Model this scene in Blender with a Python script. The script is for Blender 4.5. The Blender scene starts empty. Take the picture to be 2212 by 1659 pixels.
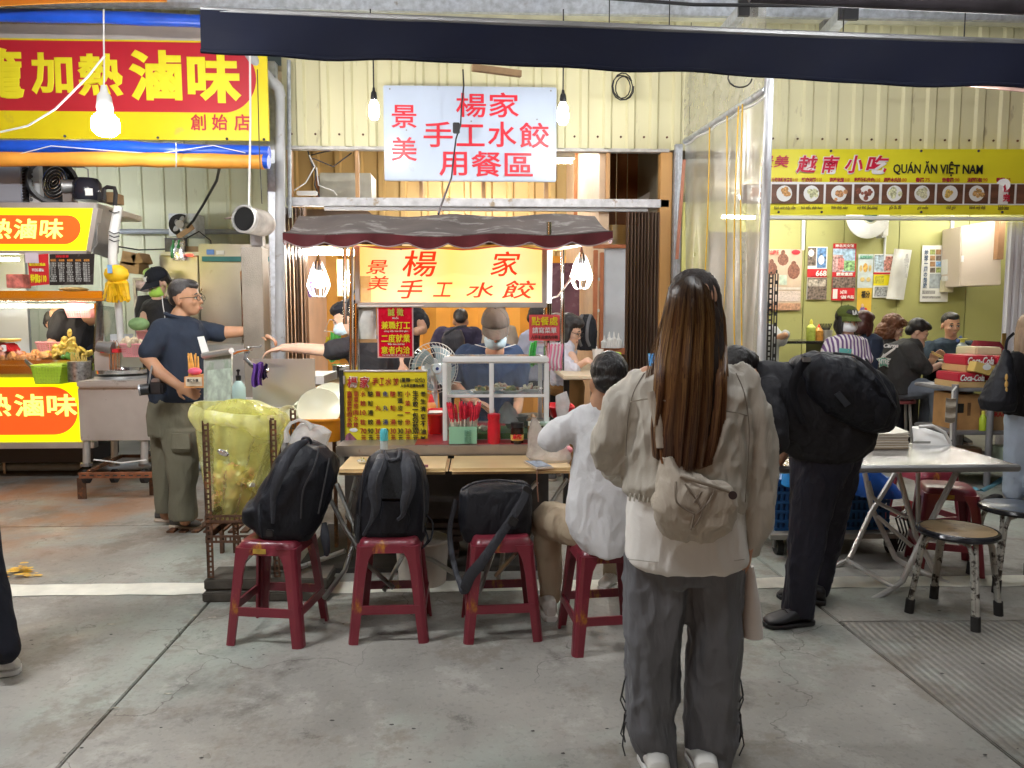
import bpy, bmesh, math, random
import numpy as np
from mathutils import Vector, Matrix, Euler
random.seed(7)
R_ = math.radians
SC = bpy.context.scene
COL = SC.collection
# ---------------- camera ----------------
W2, H2, F = 1106.0, 829.5, 1660.0
CAM = Vector((0, 0, 1.485))
PITCH, YAW = 5.16, 2.3
cd = bpy.data.cameras.new('camera'); co = bpy.data.objects.new('camera', cd); COL.objects.link(co)
co.location = CAM; co.rotation_euler = (R_(90-PITCH), 0, R_(-YAW))
cd.sensor_width = 36; cd.lens = 36*F/2212; cd.clip_start = .05; cd.clip_end = 300
SC.camera = co
# ---------------- night sky ----------------
w = bpy.data.worlds.new('World'); SC.world = w; w.use_nodes = True
nt = w.node_tree; bg = nt.nodes['Background']
sk = nt.nodes.new('ShaderNodeTexSky'); sk.sky_type = 'NISHITA'; sk.sun_disc = False
sk.sun_elevation = R_(1.0); sk.sun_rotation = R_(200)
nt.links.new(sk.outputs[0], bg.inputs[0]); bg.inputs[1].default_value = 0.035
SC.view_settings.view_transform = 'Standard'; SC.view_settings.look = 'None'
SC.view_settings.gamma = 1; SC.view_settings.exposure = 0.76
SC.view_settings.use_curve_mapping = False
SC.render.engine = 'CYCLES'
cy = SC.cycles
cy.use_denoising = True; cy.max_bounces = 7; cy.diffuse_bounces = 3; cy.glossy_bounces = 3
cy.transparent_max_bounces = 16; cy.sample_clamp_indirect = 4; cy.caustics_reflective = False; cy.caustics_refractive = False

RM = Euler((R_(90-PITCH), 0, R_(-YAW))).to_matrix()
YS = 1.0   # depth factor for one block of figures
def P(px, py, Y):
    Y = Y*YS; d = RM @ Vector(((px-W2)/F, -(py-H2)/F, -1)); return CAM + d*(Y/d.y)
def G(px, py, z=0.0):
    d = RM @ Vector(((px-W2)/F, -(py-H2)/F, -1)); return CAM + d*((z-CAM.z)/d.z)
V = Vector
# ---------------- materials ----------------
MATS = {}
def M(key, col, rough=.6, metal=0., var=.12, scale=8., bump=.0, bscale=60., stain=None, sfac=.5, sscale=3., sx=(1,1,1), emit=None, es=1., spec=.5, sheen=0., alpha=1., detail=5., trans=0.):
    if key in MATS: return MATS[key]
    m = bpy.data.materials.new(key); m.use_nodes = True; MATS[key] = m
    n = m.node_tree.nodes; l = m.node_tree.links; b = n['Principled BSDF']
    b.inputs['Roughness'].default_value = rough; b.inputs['Metallic'].default_value = metal
    b.inputs['Specular IOR Level'].default_value = spec
    if sheen: b.inputs['Sheen Weight'].default_value = sheen
    tc = n.new('ShaderNodeTexCoord'); mp = n.new('ShaderNodeMapping'); mp.inputs['Scale'].default_value = sx
    l.new(tc.outputs['Object'], mp.inputs[0])
    c = (*col, 1)
    if var > 0:
        no = n.new('ShaderNodeTexNoise'); no.inputs['Scale'].default_value = scale; no.inputs['Detail'].default_value = detail
        l.new(mp.outputs[0], no.inputs[0])
        r = n.new('ShaderNodeValToRGB'); r.color_ramp.elements[0].position = .3; r.color_ramp.elements[1].position = .7
        r.color_ramp.elements[0].color = (*[max(0, x*(1-var)) for x in col], 1); r.color_ramp.elements[1].color = (*[min(1, x*(1+var)) for x in col], 1)
        l.new(no.outputs[0], r.inputs[0]); out = r.outputs[0]
        rr = n.new('ShaderNodeMapRange'); rr.inputs[3].default_value = max(0, rough-.1); rr.inputs[4].default_value = min(1, rough+.12)
        l.new(no.outputs[0], rr.inputs[0]); l.new(rr.outputs[0], b.inputs['Roughness'])
    else:
        rg = n.new('ShaderNodeRGB'); rg.outputs[0].default_value = c; out = rg.outputs[0]
    if stain:
        no = n.new('ShaderNodeTexNoise'); no.inputs['Scale'].default_value = sscale; no.inputs['Detail'].default_value = 9; no.inputs['Roughness'].default_value = .65
        l.new(mp.outputs[0], no.inputs[0])
        r = n.new('ShaderNodeValToRGB'); r.color_ramp.elements[0].position = 1-sfac; r.color_ramp.elements[1].position = min(1, 1-sfac+.08)
        r.color_ramp.elements[0].color = (0,0,0,1); r.color_ramp.elements[1].color = (1,1,1,1)
        l.new(no.outputs[0], r.inputs[0]); mx = n.new('ShaderNodeMix'); mx.data_type = 'RGBA'
        l.new(r.outputs[0], mx.inputs[0]); l.new(out, mx.inputs[6]); mx.inputs[7].default_value = (*stain, 1); out = mx.outputs[2]
    l.new(out, b.inputs['Base Color'])
    if bump > 0:
        no = n.new('ShaderNodeTexNoise'); no.inputs['Scale'].default_value = bscale; no.inputs['Detail'].default_value = 6
        l.new(mp.outputs[0], no.inputs[0]); bp = n.new('ShaderNodeBump'); bp.inputs['Strength'].default_value = bump; bp.inputs['Distance'].default_value = .01
        l.new(no.outputs[0], bp.inputs['Height']); l.new(bp.outputs[0], b.inputs['Normal'])
    if emit is not None:
        b.inputs['Emission Strength'].default_value = es
        if emit is True: l.new(out, b.inputs['Emission Color'])
        else: b.inputs['Emission Color'].default_value = (*emit, 1)
    if alpha < 1: b.inputs['Alpha'].default_value = alpha
    if trans: b.inputs['Transmission Weight'].default_value = trans
    return m
def film(key, col, a=.35, rough=.15, crinkle=0., transl=.5):
    """thin plastic sheet: part see-through, part tinted scatter with a gloss"""
    if key in MATS: return MATS[key]
    m = bpy.data.materials.new(key); m.use_nodes = True; MATS[key] = m
    n = m.node_tree.nodes; l = m.node_tree.links; n.clear()
    o = n.new('ShaderNodeOutputMaterial'); t = n.new('ShaderNodeBsdfTransparent'); d = n.new('ShaderNodeBsdfDiffuse'); tr = n.new('ShaderNodeBsdfTranslucent'); g = n.new('ShaderNodeBsdfGlossy')
    t.inputs[0].default_value = (*[.5+.5*x for x in col], 1)
    for q in (d, tr): q.inputs[0].default_value = (*col, 1)
    g.inputs['Roughness'].default_value = rough
    m1 = n.new('ShaderNodeMixShader'); m1.inputs[0].default_value = transl; l.new(d.outputs[0], m1.inputs[1]); l.new(tr.outputs[0], m1.inputs[2])
    m2 = n.new('ShaderNodeMixShader'); l.new(t.outputs[0], m2.inputs[1]); l.new(m1.outputs[0], m2.inputs[2])
    fr = n.new('ShaderNodeFresnel'); fr.inputs[0].default_value = 1.45
    m3 = n.new('ShaderNodeMixShader'); l.new(m2.outputs[0], m3.inputs[1]); l.new(g.outputs[0], m3.inputs[2]); l.new(m3.outputs[0], o.inputs[0])
    tc = n.new('ShaderNodeTexCoord'); no = n.new('ShaderNodeTexNoise'); no.inputs['Scale'].default_value = 7; no.inputs['Detail'].default_value = 6
    l.new(tc.outputs['Object'], no.inputs[0])
    mr = n.new('ShaderNodeMapRange'); mr.inputs[1].default_value = .3; mr.inputs[2].default_value = .7; mr.inputs[3].default_value = a*.6; mr.inputs[4].default_value = min(1, a*1.5)
    l.new(no.outputs[0], mr.inputs[0]); l.new(mr.outputs[0], m2.inputs[0])
    if crinkle:
        vo = n.new('ShaderNodeTexNoise'); vo.inputs['Scale'].default_value = 14; vo.inputs['Detail'].default_value = 3; vo.inputs['Distortion'].default_value = 1.5
        l.new(tc.outputs['Object'], vo.inputs[0]); bp = n.new('ShaderNodeBump'); bp.inputs['Strength'].default_value = crinkle; bp.inputs['Distance'].default_value = .03
        l.new(vo.outputs[0], bp.inputs['Height'])
        for q in (g, d, fr): l.new(bp.outputs[0], q.inputs['Normal'])
    fm = n.new('ShaderNodeMath'); fm.operation = 'MULTIPLY'; fm.inputs[1].default_value = .4; l.new(fr.outputs[0], fm.inputs[0]); l.new(fm.outputs[0], m3.inputs[0])
    return m
def cloth(key, col, bump=.35, bs=9., rough=.85, sx=(1,1,.45), var=.12, sheen=.0):
    """woven cloth: weave grain over soft creases"""
    if key in MATS: return MATS[key]
    m = M(key, col, rough, 0, var, 4, 0, sheen=sheen, spec=.25)
    n = m.node_tree.nodes; l = m.node_tree.links; b = n['Principled BSDF']
    tc = n.new('ShaderNodeTexCoord'); mp = n.new('ShaderNodeMapping'); mp.inputs['Scale'].default_value = sx; l.new(tc.outputs['Object'], mp.inputs[0])
    no = n.new('ShaderNodeTexNoise'); no.inputs['Scale'].default_value = bs; no.inputs['Detail'].default_value = 4; no.inputs['Distortion'].default_value = .9
    l.new(mp.outputs[0], no.inputs[0]); bp = n.new('ShaderNodeBump'); bp.inputs['Strength'].default_value = bump; bp.inputs['Distance'].default_value = .035
    l.new(no.outputs[0], bp.inputs['Height'])
    n2 = n.new('ShaderNodeTexNoise'); n2.inputs['Scale'].default_value = 260; l.new(tc.outputs['Object'], n2.inputs[0])
    b2 = n.new('ShaderNodeBump'); b2.inputs['Strength'].default_value = .12; b2.inputs['Distance'].default_value = .004
    l.new(n2.outputs[0], b2.inputs['Height']); l.new(bp.outputs[0], b2.inputs['Normal']); l.new(b2.outputs[0], b.inputs['Normal'])
    return m
def glow(key, col, s):
    return M(key, col, .5, var=0, emit=col, es=s)
# ---------------- mesh builder ----------------
def frame_of(t, up=V((0,0,1))):
    t = t.normalized()
    if abs(t.dot(up)) > .97: up = V((0,1,0))
    x = t.cross(up).normalized(); return x, x.cross(t).normalized()
class MB:
    def __init__(s): s.v = []; s.f = []
    def add(s, vs, fs):
        n = len(s.v); s.v += [tuple(v) for v in vs]; s.f += [tuple(i+n for i in f) for f in fs]; return s
    def box(s, a, b, R=None, c=None):
        a = V(a); b = V(b); lo = V([min(a[i], b[i]) for i in range(3)]); hi = V([max(a[i], b[i]) for i in range(3)])
        vs = [V((x, y, z)) for z in (lo.z, hi.z) for y in (lo.y, hi.y) for x in (lo.x, hi.x)]
        if R is not None:
            c = (lo+hi)/2 if c is None else V(c); vs = [c+R@(v-c) for v in vs]
        return s.add(vs, [(0,2,3,1),(4,5,7,6),(0,1,5,4),(2,6,7,3),(0,4,6,2),(1,3,7,5)])
    def pbox(s, x0, y0, x1, y1, Y, d=.02, R=None):
        xm, ym = (x0+x1)/2, (y0+y1)/2
        return s.box((P(x0, ym, Y).x, Y, P(xm, y1, Y).z), (P(x1, ym, Y).x, Y+d, P(xm, y0, Y).z), R)
    def cbox(s, c, sz, R=None):
        c = V(c); h = V(sz)/2; return s.box(c-h, c+h, R, c)
    def quad(s, a, b, c, d, t=.004):
        a, b, c, d = map(V, (a, b, c, d)); n = (b-a).cross(d-a).normalized()*t
        vs = [a, b, c, d, a+n, b+n, c+n, d+n]
        return s.add(vs, [(0,3,2,1),(4,5,6,7),(0,1,5,4),(1,2,6,5),(2,3,7,6),(3,0,4,7)])
    def prism(s, pts, off):
        off = V(off); k = len(pts); pts = [V(p) for p in pts]
        return s.add(pts+[p+off for p in pts], [tuple(range(k))[::-1], tuple(range(k, 2*k))]+[(i, (i+1) % k, (i+1) % k+k, i+k) for i in range(k)])
    def tube(s, path, r, n=8, caps=True, flat=None):
        path = [V(p) for p in path]; m = len(path); rs = r if isinstance(r, (list, tuple)) else [r]*m
        tan = [(path[min(i+1, m-1)]-path[max(i-1, 0)]).normalized() for i in range(m)]
        x, y = frame_of(tan[0]); vs = []
        for i in range(m):
            x = (x - tan[i]*x.dot(tan[i])).normalized(); y = tan[i].cross(x)
            for k in range(n):
                a = 2*math.pi*(k+.5)/n; vs.append(path[i]+x*(rs[i]*math.cos(a))+y*(rs[i]*math.sin(a)*(flat or 1)))
        fs = [(i*n+k, i*n+(k+1) % n, (i+1)*n+(k+1) % n, (i+1)*n+k) for i in range(m-1) for k in range(n)]
        if caps: fs += [tuple(range(n))[::-1], tuple((m-1)*n+k for k in range(n))]
        return s.add(vs, fs)
    def ptube(s, pts, r, n=8): return s.tube([P(*p) for p in pts], r, n)
    def ell(s, c, r, R=None, n=16, m=10):
        c = V(c); vs = []; fs = []
        r = (r, r, r) if not hasattr(r, '__len__') else r
        for i in range(1, m):
            t = math.pi*i/m
            for k in range(n):
                a = 2*math.pi*k/n; v = V((r[0]*math.sin(t)*math.cos(a), r[1]*math.sin(t)*math.sin(a), r[2]*math.cos(t)))
                vs.append(c+(R@v if R is not None else v))
        top = V((0, 0, r[2])); vs += [c+(R@top if R is not None else top), c-(R@top if R is not None else top)]
        T, B = len(vs)-2, len(vs)-1
        for i in range(m-2):
            for k in range(n): fs.append((i*n+k, (i+1)*n+k, (i+1)*n+(k+1) % n, i*n+(k+1) % n))
        for k in range(n): fs += [(T, k, (k+1) % n), (B, (m-2)*n+(k+1) % n, (m-2)*n+k)]
        return s.add(vs, fs)
    def pell(s, px, py, Y, rx, rz, ry, R=None, n=16, m=10):
        k = Y/F; return s.ell(P(px, py, Y), (rx*k, ry*k, rz*k), R, n, m)
    def lathe(s, prof, c=(0,0,0), n=16, R=None, cap=True):
        c = V(c); vs = []
        for (r, z) in prof:
            for k in range(n):
                a = 2*math.pi*k/n; v = V((r*math.cos(a), r*math.sin(a), z)); vs.append(c+(R@v if R is not None else v))
        m = len(prof); fs = [(i*n+k, i*n+(k+1) % n, (i+1)*n+(k+1) % n, (i+1)*n+k) for i in range(m-1) for k in range(n)]
        if cap: fs += [tuple(range(n))[::-1], tuple((m-1)*n+k for k in range(n))]
        return s.add(vs, fs)
    def cyl(s, a, b, r, n=12, r2=None): return s.tube([a, b], [r, r if r2 is None else r2], n)
    def span(s, L, n=20, e=2.0):
        """closed loft; every ring joins two picture points (xa,ya)-(xb,yb) at depth Y with half thickness ry metres"""
        vs = []
        Cs = [((P(a, b, Y)+P(c, d, Y))/2, (P(c, d, Y)-P(a, b, Y))/2) for (a, b, c, d, Y, ry) in L]
        for (C, A), row in zip(Cs, L):
            ry = row[5]
            for k in range(n):
                t = 2*math.pi*k/n; ct, st = math.cos(t), math.sin(t)
                vs.append(C + A*(math.copysign(abs(ct)**(2/e), ct)) + V((0, 1, 0))*ry*math.copysign(abs(st)**(2/e), st))
        m = len(L); fs = [(i*n+k, (i+1)*n+k, (i+1)*n+(k+1) % n, i*n+(k+1) % n) for i in range(m-1) for k in range(n)]
        fs += [tuple(range(n)), tuple((m-1)*n+k for k in range(n))[::-1]]
        return s.add(vs, fs)
    def limb(s, L, n=14):
        """tube through picture points (px,py,Y,r_px), round ends"""
        pts = [P(a, b, Y) for a, b, Y, r in L]; rs = [r*Y/F for a, b, Y, r in L]
        s.tube(pts, rs, n)
        for i in range(len(L)): s.ell(pts[i], rs[i]*.99, None, 12, 8)
        return s
    def sheet(s, fn, nu, nv, t=0.):
        g = [[V(fn(i/nu, j/nv)) for j in range(nv+1)] for i in range(nu+1)]
        k = nv+1; vs = [v for row in g for v in row]; fs = [(i*k+j, (i+1)*k+j, (i+1)*k+j+1, i*k+j+1) for i in range(nu) for j in range(nv)]
        if not t: return s.add(vs, fs)
        N = len(vs); nr = []
        for i in range(nu+1):
            for j in range(nv+1):
                a = g[min(i+1, nu)][j]-g[max(i-1, 0)][j]; b = g[i][min(j+1, nv)]-g[i][max(j-1, 0)]; q = a.cross(b)
                nr.append(q.normalized()*t if q.length > 1e-9 else V((0, t, 0)))
        vs2 = vs+[v+q for v, q in zip(vs, nr)]
        fs2 = [f[::-1] for f in fs]+[tuple(i+N for i in f) for f in fs]
        for i in range(nu): fs2 += [(i*k, (i+1)*k, (i+1)*k+N, i*k+N), ((i+1)*k+nv, i*k+nv, i*k+nv+N, (i+1)*k+nv+N)]
        for j in range(nv): fs2 += [(j+1, j, j+N, j+1+N), (nu*k+j, nu*k+j+1, nu*k+j+1+N, nu*k+j+N)]
        return s.add(vs2, fs2)
def absloc(p):
    l = V((0,0,0))
    while p is not None: l = l+p.location; p = p.parent
    return l
def tag(o, label=None, cat=None, group=None, kind=None):
    if label: o['label'] = label
    if cat: o['category'] = cat
    if group: o['group'] = group
    if kind: o['kind'] = kind
    return o
def link(name, me, parent, origin='base'):
    o = bpy.data.objects.new(name, me); COL.objects.link(o)
    nv = len(me.vertices)
    if parent is None:
        co = np.empty(nv*3); me.vertices.foreach_get('co', co); co = co.reshape(-1, 3)
        b = V(((co[:,0].min()+co[:,0].max())/2, (co[:,1].min()+co[:,1].max())/2, co[:,2].min()))
        co -= np.array(b); me.vertices.foreach_set('co', co.ravel()); o.location = b
    else:
        b = absloc(parent); o.parent = parent
        if b.length > 0:
            co = np.empty(nv*3); me.vertices.foreach_get('co', co); co = co.reshape(-1, 3)-np.array(b); me.vertices.foreach_set('co', co.ravel())
    me.update(); return o
def obj(name, mb, mat, parent=None, smooth=False, bevel=0., label=None, cat=None, group=None, kind=None, angle=None):
    me = bpy.data.meshes.new(name); me.from_pydata(mb.v, [], mb.f)
    if bevel > 0:
        bm = bmesh.new(); bm.from_mesh(me); es = [e for e in bm.edges if len(e.link_faces) == 2 and e.calc_face_angle(0) > .6]
        bmesh.ops.bevel(bm, geom=es, offset=bevel, segments=2, affect='EDGES', clamp_overlap=True); bm.to_mesh(me); bm.free()
    if smooth:
        me.shade_smooth()
        me.set_sharp_from_angle(angle=R_(angle or 40))
    me.materials.append(mat)
    return tag(link(name, me, parent), label, cat, group, kind)
def thing(name, label, cat, loc, group=None, kind=None):
    o = bpy.data.objects.new(name, None); COL.objects.link(o); o.location = V(loc); o.empty_display_size = .1
    return tag(o, label, cat, group, kind)
def dup(src, loc, rotz=0., label=None, group=None, parent=None, scale=None):
    r = src.copy(); COL.objects.link(r)
    if parent is None:
        r.location = V(loc); r.rotation_euler = (0, 0, rotz)
        if label: r['label'] = label
        if group: r['group'] = group
        if scale: r.scale = scale
    else: r.parent = parent
    for ch in list(src.children): dup(ch, None, parent=r)
    return r
# gradient noise for folds
_rs = np.random.RandomState(3); _pm = _rs.permutation(256); _pm = np.concatenate([_pm, _pm, _pm]); _gr = _rs.normal(size=(256, 3)); _gr /= np.linalg.norm(_gr, axis=1)[:, None]
def pnoise(p):
    i = np.floor(p).astype(int); f = p-i; u = f*f*f*(f*(f*6-15)+10); i &= 255; r = 0
    for a in (0, 1):
        for b in (0, 1):
            for c in (0, 1):
                h = _pm[_pm[_pm[(i[:,0]+a) & 255]+((i[:,1]+b) & 255)]+((i[:,2]+c) & 255)] & 255
                g = _gr[h]; d = (f-np.array([a, b, c]))
                wt = (u[:,0] if a else 1-u[:,0])*(u[:,1] if b else 1-u[:,1])*(u[:,2] if c else 1-u[:,2])
                r = r+wt*(g*d).sum(1)
    return r
def blob(name, mb, mat, parent, vox=.01, sm=3, fold=None, label=None, cat=None, group=None, dec=None):
    """closed overlapping shapes fused into one continuous skin, then creased"""
    me = bpy.data.meshes.new(name); me.from_pydata(mb.v, [], mb.f)
    bm = bmesh.new(); bm.from_mesh(me); bmesh.ops.recalc_face_normals(bm, faces=bm.faces); bm.to_mesh(me); bm.free()
    o = bpy.data.objects.new('tmp', me); COL.objects.link(o)
    r = o.modifiers.new('r', 'REMESH'); r.mode = 'VOXEL'; r.voxel_size = vox
    if sm: q = o.modifiers.new('s', 'SMOOTH'); q.iterations = sm; q.factor = .6
    ev = o.evaluated_get(bpy.context.evaluated_depsgraph_get()); m2 = bpy.data.meshes.new_from_object(ev)
    bpy.data.objects.remove(o); bpy.data.meshes.remove(me)
    m2.name = name
    if fold:
        nv = len(m2.vertices); co = np.empty(nv*3); m2.vertices.foreach_get('co', co); co = co.reshape(-1, 3)
        no = np.empty(nv*3); m2.vertex_normals.foreach_get('vector', no); no = no.reshape(-1, 3)
        for (amp, sc, kind) in fold:
            q = co*np.array(sc)+17.3; q = q+.6*np.stack([pnoise(q*.7+5), pnoise(q*.7+9), pnoise(q*.7+31)], 1)
            h = pnoise(q)
            if kind == 'r': h = (.22-np.abs(h)**.75)*1.3
            co = co+no*(amp*h)[:, None]
        m2.vertices.foreach_set('co', co.ravel())
    m2.shade_smooth(); m2.materials.clear(); m2.materials.append(mat)
    return tag(link(name, m2, parent), label, cat, group)
# lettering, fitted to a picture rectangle on the plane at depth Y
def text(s, x0, y0, x1, y1, Y, mat, parent, bold=0., name='lettering', lift=.004, line=None, shear=0., ext=.0015, keep=False, rnd=False):
    cu = bpy.data.curves.new('t', 'FONT'); cu.body = s; cu.align_x = 'CENTER'; cu.resolution_u = 2
    cu.extrude = .001; cu.shear = shear
    if rnd: cu.bevel_depth = bold; cu.bevel_resolution = 1
    elif bold: cu.offset = bold
    if line: cu.space_line = line
    o = bpy.data.objects.new('t', cu); COL.objects.link(o); bpy.context.view_layer.update()
    me = bpy.data.meshes.new_from_object(o); bpy.data.objects.remove(o); bpy.data.curves.remove(cu)
    nv = len(me.vertices); co = np.empty(nv*3); me.vertices.foreach_get('co', co); co = co.reshape(-1, 3)
    lo, hi = co.min(0), co.max(0)
    xm, ym = (x0+x1)/2, (y0+y1)/2
    X0, X1, Z0, Z1 = P(x0, ym, Y).x, P(x1, ym, Y).x, P(xm, y1, Y).z, P(xm, y0, Y).z
    u = (co[:,0]-lo[0])/max(1e-6, hi[0]-lo[0]); v = (co[:,1]-lo[1])/max(1e-6, hi[1]-lo[1]); d = (co[:,2]-lo[2])/max(1e-6, hi[2]-lo[2])
    if keep:
        asp = (hi[0]-lo[0])/(hi[1]-lo[1]); wd = min(X1-X0, asp*(Z1-Z0)); u = .5+(u-.5)*wd/(X1-X0)
    n = np.stack([X0+u*(X1-X0), Y-lift-ext*2*d, Z0+v*(Z1-Z0)], 1)
    me.vertices.foreach_set('co', n.ravel()); me.name = name
    if len(me.materials) == 0: me.materials.append(mat)
    else: me.materials[0] = mat
    return link(name, me, parent)
def plate(name, x0, y0, x1, y1, Y, mat, parent, d=.003, lift=0., **k):
    return obj(name, MB().pbox(x0, y0, x1, y1, Y-lift, d), mat, parent, **k)
def pill(x0, y0, x1, y1, Y, t=.003, square_left=True):
    a, b = P(x0, (y0+y1)/2, Y), P(x1, (y0+y1)/2, Y); zt, zb = P((x0+x1)/2, y0, Y).z, P((x0+x1)/2, y1, Y).z
    r = (zt-zb)/2; zc = (zt+zb)/2; pts = [V((a.x, Y, zt)), ]
    for i in range(25):
        t_ = math.pi/2-math.pi*i/24; pts.append(V((b.x-r+r*math.cos(t_), Y, zc+r*math.sin(t_))))
    pts.append(V((a.x, Y, zb))); return MB().prism(pts, (0, -t, 0))
# ---------------- shared materials ----------------
steel = M('brushed_steel', (.56,.55,.53), .36, .55, .15, 3, .08, 90, stain=(.3,.28,.25), sfac=.38, sscale=6)
steel_dk = M('dull_steel', (.3,.3,.3), .45, .8, .2, 5, .1, 60)
galv = M('galvanised_steel', (.5,.53,.57), .42, .5, .22, 22, .05, 90, stain=(.3,.28,.26), sfac=.36, sscale=9)
alu = M('aluminium', (.66,.68,.7), .35, .6, .08, 6)
cream = M('cream_sheet_metal', (.72,.68,.43), .5, 0, .09, 1.2, .03, 40, stain=(.42,.37,.22), sfac=.37, sscale=6, sx=(1,1,.25))
warmsheet = M('ochre_sheet_metal', (.62,.42,.17), .5, 0, .1, 1.5, 0, 40, sx=(1,1,.3))
wood = M('pine_board', (.5,.28,.12), .6, 0, .25, 7, .15, 40, sx=(1,1,.12))
rust = M('rusted_iron', (.12,.06,.035), .8, .3, .45, 16, .4, 70, stain=(.25,.1,.04), sfac=.45, sscale=14)
white = M('white_enamel', (.78,.8,.84), .3, 0, .03, 3)
whiteplastic = M('white_plastic', (.78,.78,.76), .4, 0, .05, 6)
black = M('black_plastic', (.015,.015,.017), .4, 0, .2, 8)
blackrub = M('black_rubber', (.02,.02,.02), .75, 0, .3, 12)
redprint = M('red_print', (.62,.02,.03), .45, 0, .04, 4)
redink = M('red_ink', (.7,.01,.03), .4, 0, 0)
blackink = M('black_ink', (.02,.02,.02), .5, 0, 0)
blueink = M('blue_ink', (.02,.04,.2), .5, 0, 0)
whiteink = M('white_ink', (.85,.85,.83), .5, 0, 0)
yellowink = M('yellow_ink', (.85,.75,.02), .45, 0, .06, 5)
card = M('corrugated_cardboard', (.45,.29,.15), .8, 0, .12, 12, .1, 50)
# ================= THE SETTING =================
FY = 7.4; FZ = .13
def X(px, Y, py=680): return P(px, py, Y).x
def Z(py, Y, px=1106): return P(px, py, Y).z
def concrete(key, base, ribs=None):
    m = M(key, base, .72, 0, .16, 2.2, 0, stain=(.135,.125,.11), sfac=.43, sscale=1.1, detail=9)
    n = m.node_tree.nodes; l = m.node_tree.links; b = n['Principled BSDF']; prev = b.inputs['Base Color'].links[0].from_socket
    tc = n.new('ShaderNodeTexCoord')
    def nz(sc, det, a, bb, rgh=.6):
        no = n.new('ShaderNodeTexNoise'); no.inputs['Scale'].default_value = sc; no.inputs['Detail'].default_value = det; no.inputs['Roughness'].default_value = rgh
        l.new(tc.outputs['Object'], no.inputs[0]); r = n.new('ShaderNodeValToRGB'); r.color_ramp.elements[0].position = a; r.color_ramp.elements[1].position = bb
        l.new(no.outputs[0], r.inputs[0]); return r.outputs[0]
    def mixin(f, col, p, k=1.):
        mx = n.new('ShaderNodeMix'); mx.data_type = 'RGBA'; mm = n.new('ShaderNodeMath'); mm.operation = 'MULTIPLY'; mm.inputs[1].default_value = k
        l.new(f, mm.inputs[0]); l.new(mm.outputs[0], mx.inputs[0]); l.new(p, mx.inputs[6]); mx.inputs[7].default_value = (*col, 1); return mx.outputs[2]
    p = mixin(nz(.9, 6, .5, .62), (.36,.42,.37), prev, .6); p = mixin(nz(1.9, 9, .53, .6, .7), (.2,.17,.135), p, .6); p = mixin(nz(4.3, 9, .55, .63, .75), (.5,.48,.44), p, .35)      # greenish bleached areas
    p = mixin(nz(38, 6, .56, .62), (.07,.065,.06), p, .16)       # dark specks
    p = mixin(nz(70, 4, .60, .66), (.5,.48,.45), p, .12)       # light aggregate
    p = mixin(nz(5, 9, .6, .68, .8), (.06,.055,.05), p, .55)      # grease
    vc = n.new('ShaderNodeTexVoronoi'); vc.feature = 'DISTANCE_TO_EDGE'; vc.inputs['Scale'].default_value = 1.3; wn = n.new('ShaderNodeTexNoise'); wn.inputs['Scale'].default_value = 3; wn.inputs['Detail'].default_value = 8; wa2 = n.new('ShaderNodeVectorMath'); wa2.operation = 'MULTIPLY_ADD'; wa2.inputs[1].default_value = (.5,.5,.5)
    l.new(tc.outputs['Object'], wn.inputs[0]); l.new(wn.outputs[1], wa2.inputs[0]); l.new(tc.outputs['Object'], wa2.inputs[2]); l.new(wa2.outputs[0], vc.inputs[0]); cm_ = n.new('ShaderNodeMapRange'); cm_.inputs[1].default_value = .006; cm_.inputs[2].default_value = .0; l.new(vc.outputs[0], cm_.inputs[0]); cq = n.new('ShaderNodeMath'); cq.operation = 'MULTIPLY'; l.new(cm_.outputs[0], cq.inputs[0]); l.new(nz(1.1, 4, .5, .56), cq.inputs[1]); p = mixin(cq.outputs[0], (.07,.06,.05), p, .8)
    # orange tint towards the far left: warm light and rust in the colour
    sep = n.new('ShaderNodeSeparateXYZ'); l.new(tc.outputs['Object'], sep.inputs[0])
    g = n.new('ShaderNodeNewGeometry'); sp = n.new('ShaderNodeSeparateXYZ'); l.new(g.outputs['Position'], sp.inputs[0])
    a = n.new('ShaderNodeMapRange'); a.inputs[1].default_value = -2.0; a.inputs[2].default_value = -2.9; l.new(sp.outputs[0], a.inputs[0])
    c = n.new('ShaderNodeMapRange'); c.inputs[1].default_value = 4.4; c.inputs[2].default_value = 5.3; l.new(sp.outputs[1], c.inputs[0])
    q = n.new('ShaderNodeMath'); q.operation = 'MULTIPLY'; l.new(a.outputs[0], q.inputs[0]); l.new(c.outputs[0], q.inputs[1])
    q2 = n.new('ShaderNodeMath'); q2.operation = 'MULTIPLY'; l.new(q.outputs[0], q2.inputs[0]); l.new(nz(1.6, 8, .42, .6), q2.inputs[1])
    p = mixin(q2.outputs[0], (.42,.2,.09), p, .75)
    l.new(p, b.inputs['Base Color'])
    no = n.new('ShaderNodeTexNoise'); no.inputs['Scale'].default_value = 45; no.inputs['Detail'].default_value = 8; l.new(tc.outputs['Object'], no.inputs[0])
    bp = n.new('ShaderNodeBump'); bp.inputs['Strength'].default_value = .35; bp.inputs['Distance'].default_value = .006; l.new(no.outputs[0], bp.inputs['Height'])
    l.new(bp.outputs[0], b.inputs['Normal'])
    # wet patches
    rr = n.new('ShaderNodeMapRange'); rr.inputs[3].default_value = .75; rr.inputs[4].default_value = .25; l.new(nz(1.4, 7, .55, .68), rr.inputs[0]); l.new(rr.outputs[0], b.inputs['Roughness'])
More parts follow.
